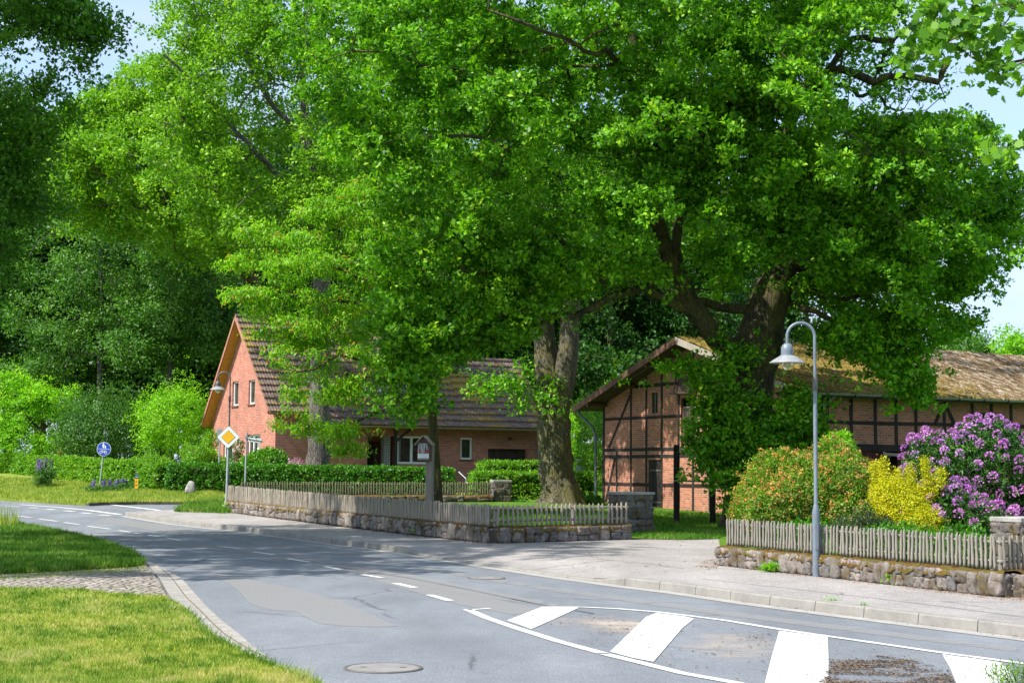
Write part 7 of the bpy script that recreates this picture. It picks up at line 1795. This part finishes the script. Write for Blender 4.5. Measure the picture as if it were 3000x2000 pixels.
# slim grey post with its board seen edge-on
foot = P(640, 1400, 72.5); foot.z = zverge(foot.x, foot.y); t = thing('sign_post', 'slim grey post with a small board turned away left of the diamond sign', 'sign post', tuple(foot)); H_ = 1.9 + (1368 - 1257) * 72.5 / F - foot.z
mb = MB(); mb.tube([(0, 0, -.2), (.03, 0, H_)], .035, 10); mb.build('pole', M['galv'], t, True)
mb = MB(); mb.box(-.1, .12, -.05, -.035, H_ - .55, H_ + .02); mb.build('board', M['zinc'], t, bevel=.01)
# standing stone
foot = P(556, 1446, 69); t = thing('standing_stone', 'grey upright boulder set in the verge before the hedge', 'boulder', tuple(foot))
V_, F_ = cube_sphere(10); V_ = V_ / (np.abs(V_) ** 3.0).sum(1)[:, None] ** (1 / 3.0)
nz = np.array([mnoise.noise(Vector(v * 1.3 + 3)) for v in V_])[:, None]; nz2 = np.array([mnoise.noise(Vector(v * 5)) for v in V_])[:, None]
h_ = (1447 - 1409) * 69 / F; V_ = V_ * (1 + .15 * nz + .05 * nz2); V_[:, 2] = (V_[:, 2] + .9) / 1.9 * h_; tp_ = 1 - .45 * np.clip(V_[:, 2] / h_, 0, 1) ** 1.5
V_[:, 0] = V_[:, 0] * .24 * tp_ + .06 * V_[:, 2] / h_; V_[:, 1] *= .16 * tp_
for f_ in (0,):
    st_ = link('stone_body', arr_mesh('stone_body', V_, F_, True), simple('granite', (0.3, 0.29, 0.27), .9, 0, .5, 9, .8, 18), t)
# noticeboard box
NY = 44.0
foot = P(1258, 1480, NY); foot.z = zlawn(foot.x, foot.y)
t = thing('notice_box', 'notice box with a little gabled wooden roof and poster on a thick grey post', 'notice board', tuple(foot), R(-14))
zt_ = 1.9 + (1376 - 1290) * NY / F - foot.z; zb = 1.9 + (1376 - 1352) * NY / F - foot.z
mb = MB(); mb.box(-.105, .105, -.09, .09, -.2, zt_ - .12); mb.build('post', M['post'], t, bevel=.012)
w2 = .185; mb = MB(); yo = -.16; ze_ = 1.9 + (1376 - 1300) * NY / F - foot.z; xo = -.105
mb.box(xo - w2, xo + w2, yo - .1, yo + .05, zb, ze_); mb.face([(xo - w2, yo - .1, ze_), (xo + w2, yo - .1, ze_), (xo, yo - .1, zt_ + .06)]); mb.build('box', M['fascia'], t)
for sg in (-1, 1):
    mb = MB(); mb.bar((xo + sg * .01, yo - .03, zt_ + .1), (xo + sg * (w2 + .075), yo - .03, ze_ - .07), .32, .025, (0, 0, 1)); mb.build('roof_board', M['post'], t)
def pst(name, pts, mat, off=0, parent=None): return plate(name, [(x * 2 * w2, z * (ze_ - zb)) for x, z in pts], (xo, yo - .102, zb), (1, 0, 0), (0, 0, 1), .003, mat, parent or t, off)
po = pst('poster', [(-.46, .04), (.46, .04), (.46, .98), (-.46, .98)], 'posterdark')
pst('poster_footer', [(-.46, .13), (.42, .13), (.42, .40), (-.46, .40)], 'posterwhite', .004, po)
pst('poster_field', [(-.46, .04), (.46, .04), (.46, .10), (-.46, .10)], 'post', .004, po)
for k_ in range(5): x = -.42 + k_ * .11; pst('stripe', [(x - .03, .42), (x + .015, .42), (x + .075, .97), (x + .035, .97)], 'posterwhite', .004, po)
pst('red_mark', [(-.38, .42), (-.29, .42), (-.25, .64), (-.34, .64)], 'red', .008, po); pst('red_bar', [(.05, .47), (.42, .47), (.42, .55), (.05, .55)], 'red', .004, po)
for k_ in range(4): pst('text_line', [(.12 + .02 * k_, .9 - .085 * k_), (.27 + .03 * k_, .9 - .085 * k_), (.27 + .03 * k_, .93 - .085 * k_), (.12 + .02 * k_, .93 - .085 * k_)], 'posterwhite', .004, po)
# timber frame of two posts in front of the barn
FY = 48.0
a = P(1982, 1545, FY); a.z = zlawn(a.x, a.y); b = P(2088, 1545, FY); b.z = zlawn(b.x, b.y)
t = thing('wooden_rack', 'two dark posts with a thin cross rail standing on the lawn before the barn', 'rack', tuple(a)); d = b - a
mb = MB(); mb.box(-.085, .085, -.085, .085, -.2, 1.9 + (1379 - 1303) * FY / F - a.z); mb.build('post', M['timber'], t, bevel=.01)
mb = MB(); mb.box(d.x - .085, d.x + .085, d.y - .085, d.y + .085, -.2, 1.9 + (1380 - 1385) * FY / F - a.z); mb.build('post', M['timber'], t, bevel=.01)
z = 1.9 + (1379 - 1408) * FY / F - a.z; mb = MB(); mb.tube([(-.1, -.11, z), (d.x + .1, d.y - .11, z)], .03, 8); mb.build('rail', M['post'], t)
# grey slatted lean-to and little bird house
a = P(1672, 1400, 78); t = thing('slatted_shed', 'small shed of grey horizontal slats seen between forked trunk and barn', 'shed', (a.x, a.y, .9), R(-20)); mb = MB()
for k_ in range(10): mb.box(0, 1.1, -.02, .02, .15 + k_ * .11 + .0, .15 + k_ * .11 + .09)
mb.build('slat_wall', M['greyslat'], t); mb = MB(); mb.hexa([(-.1, -.1, 1.55), (1.2, -.1, 1.2), (1.2, .9, 1.25), (-.1, .9, 1.6), (-.1, -.1, 1.6), (1.2, -.1, 1.25), (1.2, .9, 1.3), (-.1, .9, 1.65)]); mb.build('roof', M['greyslat'], t)
mb = MB(); mb.box(0, 1.1, .02, .8, 0, 1.2); mb.build('shed_body', M['greyslat'], t)
a = P(1579, 1368, 73.5); t = thing('bird_house', 'little wooden bird house with gabled roof left of the forked trunk', 'bird house', (a.x, a.y, a.z - 1.2)); mb = MB(); mb.box(-.03, .03, -.03, .03, -.3, 1.1); mb.build('post', M['post'], t); mb = MB(); mb.box(-.14, .14, -.12, .12, 1.05, 1.3); mb.build('box', M['post'], t)
for sg in (-1, 1):
    mb = MB(); mb.bar((0, 0, 1.5), (sg * .2, 0, 1.26), .34, .02); mb.build('roof_board', M['picket'], t)
a = P(1347, 1395, 68.5); t = thing('hand_rail', 'bright steel hand rail beside the end of the front hedge', 'hand rail', (a.x, a.y, .7)); mb = MB(); mb.tube([(-.05, 0, 1.9 + (1375 - 1396) * 68.5 / F - .7 + .2), (.28, -.2, 1.9 + (1375 - 1409) * 68.5 / F - .7 + .1), (.3, -.2, -.2)], .025, 8); mb.build('rail', M['galv'], t)

# lupins and weeds
def lupin(label, px, py, Y, n, h, w, spike_px, mat='fl_lupin', leafn=700):
    b = P(px, py, Y); b = np.array([b.x, b.y, b.z])
    t = thing('lupin', label, 'flower', tuple(b)); m = leafn
    C = np.stack([rng.normal(0, w * .45, m), rng.normal(0, w * .35, m), rng.random(m) ** .7 * h * .62], 1); D = unit(C * np.array([1, 1, 0]) * 2 + jitter(m, .5) + np.array([0, 0, .5]))
    foliage('foliage', M['shrub'], C, D, t, 5, .04, (.08, .14), .28, .6, 'long')
    for i in range(n):
        x = rng.normal(0, w * .42); y_ = rng.normal(0, w * .3); top_ = h * rng.uniform(.85, 1.05); s0 = top_ - spike_px; k_ = 80
        zz = rng.uniform(s0, top_, k_); a_ = rng.random(k_) * 6.28; rr = .035 * (1.15 - (zz - s0) / (top_ - s0) * .8)
        C = np.stack([x + rr * np.cos(a_), y_ + rr * np.sin(a_), zz], 1); D = np.stack([np.cos(a_), np.sin(a_), .4 + 0 * a_], 1)
        me = leaf_mesh('flower_spike', C, D, jitter(k_, 1.0), np.full(k_, .05), np.full(k_, .045), .2); link('flower_spike', me, M[mat], t)
        mb = MB(); mb.tube([(x * .6, y_ * .6, 0), (x, y_, top_)], .008, 5); mb.build('stalk', M['shrub'], t)
lupin('tall lupin clump with pale violet spikes against the sunlit hedge at far left', 130, 1424, 75, 11, 1.3, .55, .55)
lupin('lupin clump with dark violet spikes at the foot of the blue sign', 296, 1462, 70, 9, .85, .8, .3, leafn=900)
lupin('lupin clump with small violet spikes between the blue sign and the marker post', 362, 1440, 72, 6, .6, .75, .2, leafn=500)
lupin('pair of faded pink lupins near the hedge right of the marker post', 492, 1433, 72.5, 2, .95, .2, .4, 'fl_pink', 160)
def weed(label, px, py, dz, h, w, mats='lime', n=60, Ls=(.04, .08), ratio=.4, shape='long', f=zwalk):
    g_ = G(px, py, 0, f); b = np.array([g_.x, g_.y, g_.z]); t = thing('weed', label, 'weed', tuple(b)); C = np.stack([rng.normal(0, w * .4, n), rng.normal(0, w * .25, n), rng.random(n) * h], 1)
    foliage('foliage', M[mats], C, unit(jitter(n, .4) + np.array([0, 0, 1])), t, 5, .03, Ls, ratio, .5, shape)
    mb = MB()
    for i in range(7): x, y_ = rng.normal(0, w * .3, 2); mb.tube([(x * .4, y_ * .4, 0), (x, y_ * .7, h * rng.uniform(.6, 1))], .004, 4)
    mb.build('stem', M['shrub'], t)
for a_ in ((('reddish green sprawling weed at the near end of the right wall', 2830, 1728), (0, .28, .5, 'azleaf', 120)), (('young green weed against the right wall between two grass tufts', 2625, 1712), (0, .22, .16)), (('tuft of yellow-green grass against the right wall right of centre', 2690, 1718), (0, .25, .16, 'lime', 50, (.08, .16), .12)), (('tuft of grass against the right wall just right of the lamp post', 2595, 1700), (0, .25, .16, 'lime', 50, (.08, .16), .12)), (('small bright weed at the right wall left of the lamp post', 2255, 1675), (0, .14, .18)), (('creeping ivy-like weed at the foot of the long wall near its corner', 1320, 1570), (0, .16, .8, 'lime', 110, (.05, .09), .8, 'kite')), (('small weed at the far foot of the long wall', 970, 1527), (0, .16, .3)), (('green weed at the wall corner beside the diamond sign', 668, 1500), (0, .3, .3)), (('little weed growing from the kerb edge opposite the lamp post', 2440, 1758), (0, .02, .16, 'lime', 22, (.015, .035))), (('sprig of weed on the kerb top right of the lamp post', 2530, 1772), (0, .02, .10, 'lime', 14, (.015, .03)))):
    (lab, px, py), r_ = a_; weed(lab, px, py, *r_)
weed('bushy grass tuft at the lower right corner of the hatched island', 2985, 2005, 0, .16, .4, 'azleaf', 160, (.04, .08), .16, f=zr)

# grass
blades('lawn_grass', 'sunlit short grass with straw tones in the near left corner', gL[:14] + [(1000, 2060), (-60, 2060), (-60, 1722)], 190000, zgr_b, M['blade'], (.02, .07), 3.2)
blades('lawn_clover', 'darker clover and weed tufts scattered through the near lawn', gL[:14] + [(1000, 2060), (-60, 2060), (-60, 1722)], 60000, zgr_b, M['blade2'], (.03, .085), 5.0, patch=.28)
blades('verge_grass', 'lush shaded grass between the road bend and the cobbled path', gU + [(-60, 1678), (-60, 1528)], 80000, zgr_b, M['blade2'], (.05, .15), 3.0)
hi = [(0, 1505), (60, 1500), (130, 1540), (150, 1552), (0, 1545)]
blades('tall_grass', 'tall wispy grass heads at the left edge above the lush verge', [(-20, 1532), (55, 1536), (60, 1545), (-20, 1552)], 260, zgr_b, M['blade3'], (.3, .62), 2.2, lean=.2)
vp = [(-60, 1456), (0, 1458), (150, 1467), (258, 1473), (300, 1471), (400, 1469), (655, 1470), (655, 1438), (560, 1436), (430, 1425), (200, 1412), (0, 1400), (-60, 1396)]
blades('far_verge_grass', 'yellowish grass on the verge between the road and the sunlit hedge', vp, 60000, zverge, M['blade3'], (.06, .17), 2.2)
blades('corner_grass_blades', 'rough grass and clover on the little corner beside the diamond sign', tri_px, 9000, lambda x, y: zr(x, y) + .16, M['blade2'], (.08, .26), 2.2)
blades('lawn_blades', 'bright lawn grass behind the fences in front of the barn', [(1440, 1560), (1440, 1490), (1760, 1490), (1900, 1500), (2140, 1505), (2150, 1560), (2105, 1577), (2000, 1580), (1905, 1578), (1850, 1570)], 60000, zlawn, M['blade2'], (.05, .13), 2.4)
blades('lawn_blades', 'thin lawn grass between the long fence and the dark back fence', [(720, 1480), (1440, 1480), (1440, 1560), (1100, 1520)], 9000, zlawn, M['blade2'], (.05, .12), 2.4)
blades('path_grass', 'thin grass growing in the joints of the cobbled path', [(0, 1674), (424, 1656), (440, 1670), (0, 1700)], 2600, lambda x, y: zr(x, y) + .035, M['blade'], (.01, .035), 2.0)
blades('path_grass', 'grass fringe along the paver gutter at the lawn edge', [(520, 1775), (560, 1800), (630, 1872), (700, 1905), (760, 1935), (935, 2010), (890, 2010), (740, 1940), (600, 1870), (540, 1800)], 12000, zgr, M['blade2'], (.03, .12), 2.6)
# litter
def litter(name, label, px_poly_, n, zf, mat='litter', s=(.02, .05), lift=.008):
    A = np.array(px_poly_, float); mn, mx = A.min(0), A.max(0); q = rng.random((int(n * 4), 2)) * (mx - mn) + mn; q = q[inpoly(q, px_poly_)][:n]
    pts = Gmany(q, zf, 24, 10); m = len(pts)
    cl = np.array([mnoise.noise(Vector((p[0] * 1.3, p[1] * 3.6, 2))) for p in pts]) + .5 * np.array([mnoise.noise(Vector((p[0] * 4, p[1] * 9, 2))) for p in pts]); k_ = cl > rng.normal(-.02, .13, m); pts = pts[k_]; m = len(pts)
    pts[:, 2] += lift
    D = unit(jitter(m, 1.0) * np.array([1, 1, .12])); ln = rng.uniform(s[0], s[1], m)
    me = leaf_mesh(name, pts, D, unit(jitter(m, .25) + np.array([0, 0, 1])), ln, ln * .5, .12); o = link(name, me, M[mat]); o['kind'] = 'stuff'; o['label'] = label; return o
litter('leaf_litter', 'brown fallen leaves along the foot of the long fence wall', [(655, 1502), (800, 1520), (1000, 1546), (1200, 1572), (1300, 1585), (1440, 1600), (1440, 1588), (1200, 1553), (1000, 1527), (800, 1506), (655, 1494), (560, 1494), (560, 1500)], 3600, zwalk, s=(.03, .07))
litter('leaf_litter', 'brown fallen leaves along the foot of the right stone wall', [(2090, 1655), (2300, 1683), (2500, 1705), (2700, 1730), (2920, 1757), (3000, 1762), (3000, 1750), (2915, 1742), (2700, 1712), (2500, 1692), (2300, 1668), (2100, 1648)], 4500, zwalk, s=(.02, .045))
litter('leaf_litter', 'dry leaves beside the left end of the right stone wall', [(2035, 1655), (2090, 1635), (2110, 1650), (2100, 1668), (2060, 1668)], 500, zwalk, s=(.02, .045))
litter('leaf_litter', 'scattered dry bits on the driveway mouth', [(1500, 1600), (2090, 1585), (2080, 1680), (1700, 1680), (1460, 1620)], 260, zwalk, s=(.02, .06))
litter('leaf_litter', 'dark wet leaf debris on the hatched island at the bottom right', [(2430, 1925), (2560, 1918), (2680, 1935), (2780, 1962), (2800, 2010), (2400, 2010), (2430, 1960)], 8500, lambda x, y: zr(x, y) + .006, 'litterd', (.015, .04))
litter('leaf_litter', 'thin brown debris between the hatch blocks', [(1740, 1830), (1860, 1825), (1880, 1850), (1760, 1860)], 160, lambda x, y: zr(x, y) + .006, 'litterd', (.015, .04))
litter('leaf_litter', 'thin debris strip beside the third hatch block', [(2180, 1860), (2265, 1855), (2255, 1960), (2190, 1900)], 160, lambda x, y: zr(x, y) + .006, 'litterd', (.015, .04))
litter('leaf_litter', 'grit and bits drifted along the kerb gutter', [(2000, 1738), (2213, 1770), (2553, 1815), (3000, 1872), (3000, 1866), (2553, 1809), (2213, 1764), (2000, 1733)], 1500, lambda x, y: zr(x, y) + .008, 'litterd', (.012, .035))
litter('leaf_litter', 'sparse twigs and bits over the hatched island', [(1500, 1790), (2000, 1810), (2900, 1930), (2900, 2000), (2100, 1990), (1800, 1915)], 700, lambda x, y: zr(x, y) + .01, 'litterd', (.012, .05))
litter('leaf_litter', 'brown oak debris along the outer kerb beside the footway edge', [(1400, 1655), (1640, 1690), (2000, 1728), (2000, 1722), (1640, 1684), (1400, 1650)], 300, zwalk, 'litter', (.012, .035))
litter('leaf_litter', 'sparse dry leaves over the near lawn', [(0, 1760), (480, 1780), (760, 1960), (0, 1990)], 60, lambda x, y: zgr_b(x, y) + .05, 'litter', (.02, .05))

# ------------------------------------------------------------------ light
SUN_EL, sxy = R(51), Vector((-.87, -.49)).normalized()
sd = Vector((sxy.x * math.cos(SUN_EL), sxy.y * math.cos(SUN_EL), math.sin(SUN_EL)))
sl = bpy.data.lights.new('sun', 'SUN'); sl.energy = 4.8; sl.angle = R(.53); sl.color = (1, .955, .88)
so = bpy.data.objects.new('sun', sl); COL.objects.link(so); so.rotation_euler = sd.to_track_quat('Z', 'Y').to_euler()
w = bpy.data.worlds.new('World'); scene.world = w; w.use_nodes = True; nt = w.node_tree; nt.nodes.clear()
sky = nt.nodes.new('ShaderNodeTexSky'); sky.sky_type = 'NISHITA'; sky.sun_disc = False; sky.sun_elevation = SUN_EL; sky.sun_rotation = math.atan2(sxy.x, sxy.y)
sky.air_density = 1.0; sky.dust_density = 1.2; sky.ozone_density = 1.6
bg = nt.nodes.new('ShaderNodeBackground'); bg.inputs[1].default_value = .145
tc = nt.nodes.new('ShaderNodeTexCoord'); mp = nt.nodes.new('ShaderNodeMapping'); mp.inputs['Scale'].default_value = (1.6, 1.6, 6.0)
nz_ = nt.nodes.new('ShaderNodeTexNoise'); nz_.inputs['Scale'].default_value = 2.4; nz_.inputs['Detail'].default_value = 7; nz_.inputs['Roughness'].default_value = .55
rp = nt.nodes.new('ShaderNodeValToRGB'); rp.color_ramp.elements[0].position = .30; rp.color_ramp.elements[1].position = .60
mx_ = nt.nodes.new('ShaderNodeMixRGB'); mx_.inputs[2].default_value = (2.7, 3.35, 4.5, 1)
nt.links.new(tc.outputs['Generated'], mp.inputs[0]); nt.links.new(mp.outputs[0], nz_.inputs['Vector']); nt.links.new(nz_.outputs[0], rp.inputs[0])
nt.links.new(rp.outputs[0], mx_.inputs[0]); nt.links.new(sky.outputs[0], mx_.inputs[1]); nt.links.new(mx_.outputs[0], bg.inputs[0])
wo = nt.nodes.new('ShaderNodeOutputWorld'); nt.links.new(bg.outputs[0], wo.inputs[0])
scene.view_settings.view_transform = 'Standard'; scene.view_settings.look = 'None'; scene.view_settings.exposure = .9; scene.view_settings.gamma = 1
scene.cycles.max_bounces = 8; scene.cycles.transparent_max_bounces = 8
try: scene.cycles.use_denoising = True
except Exception: pass
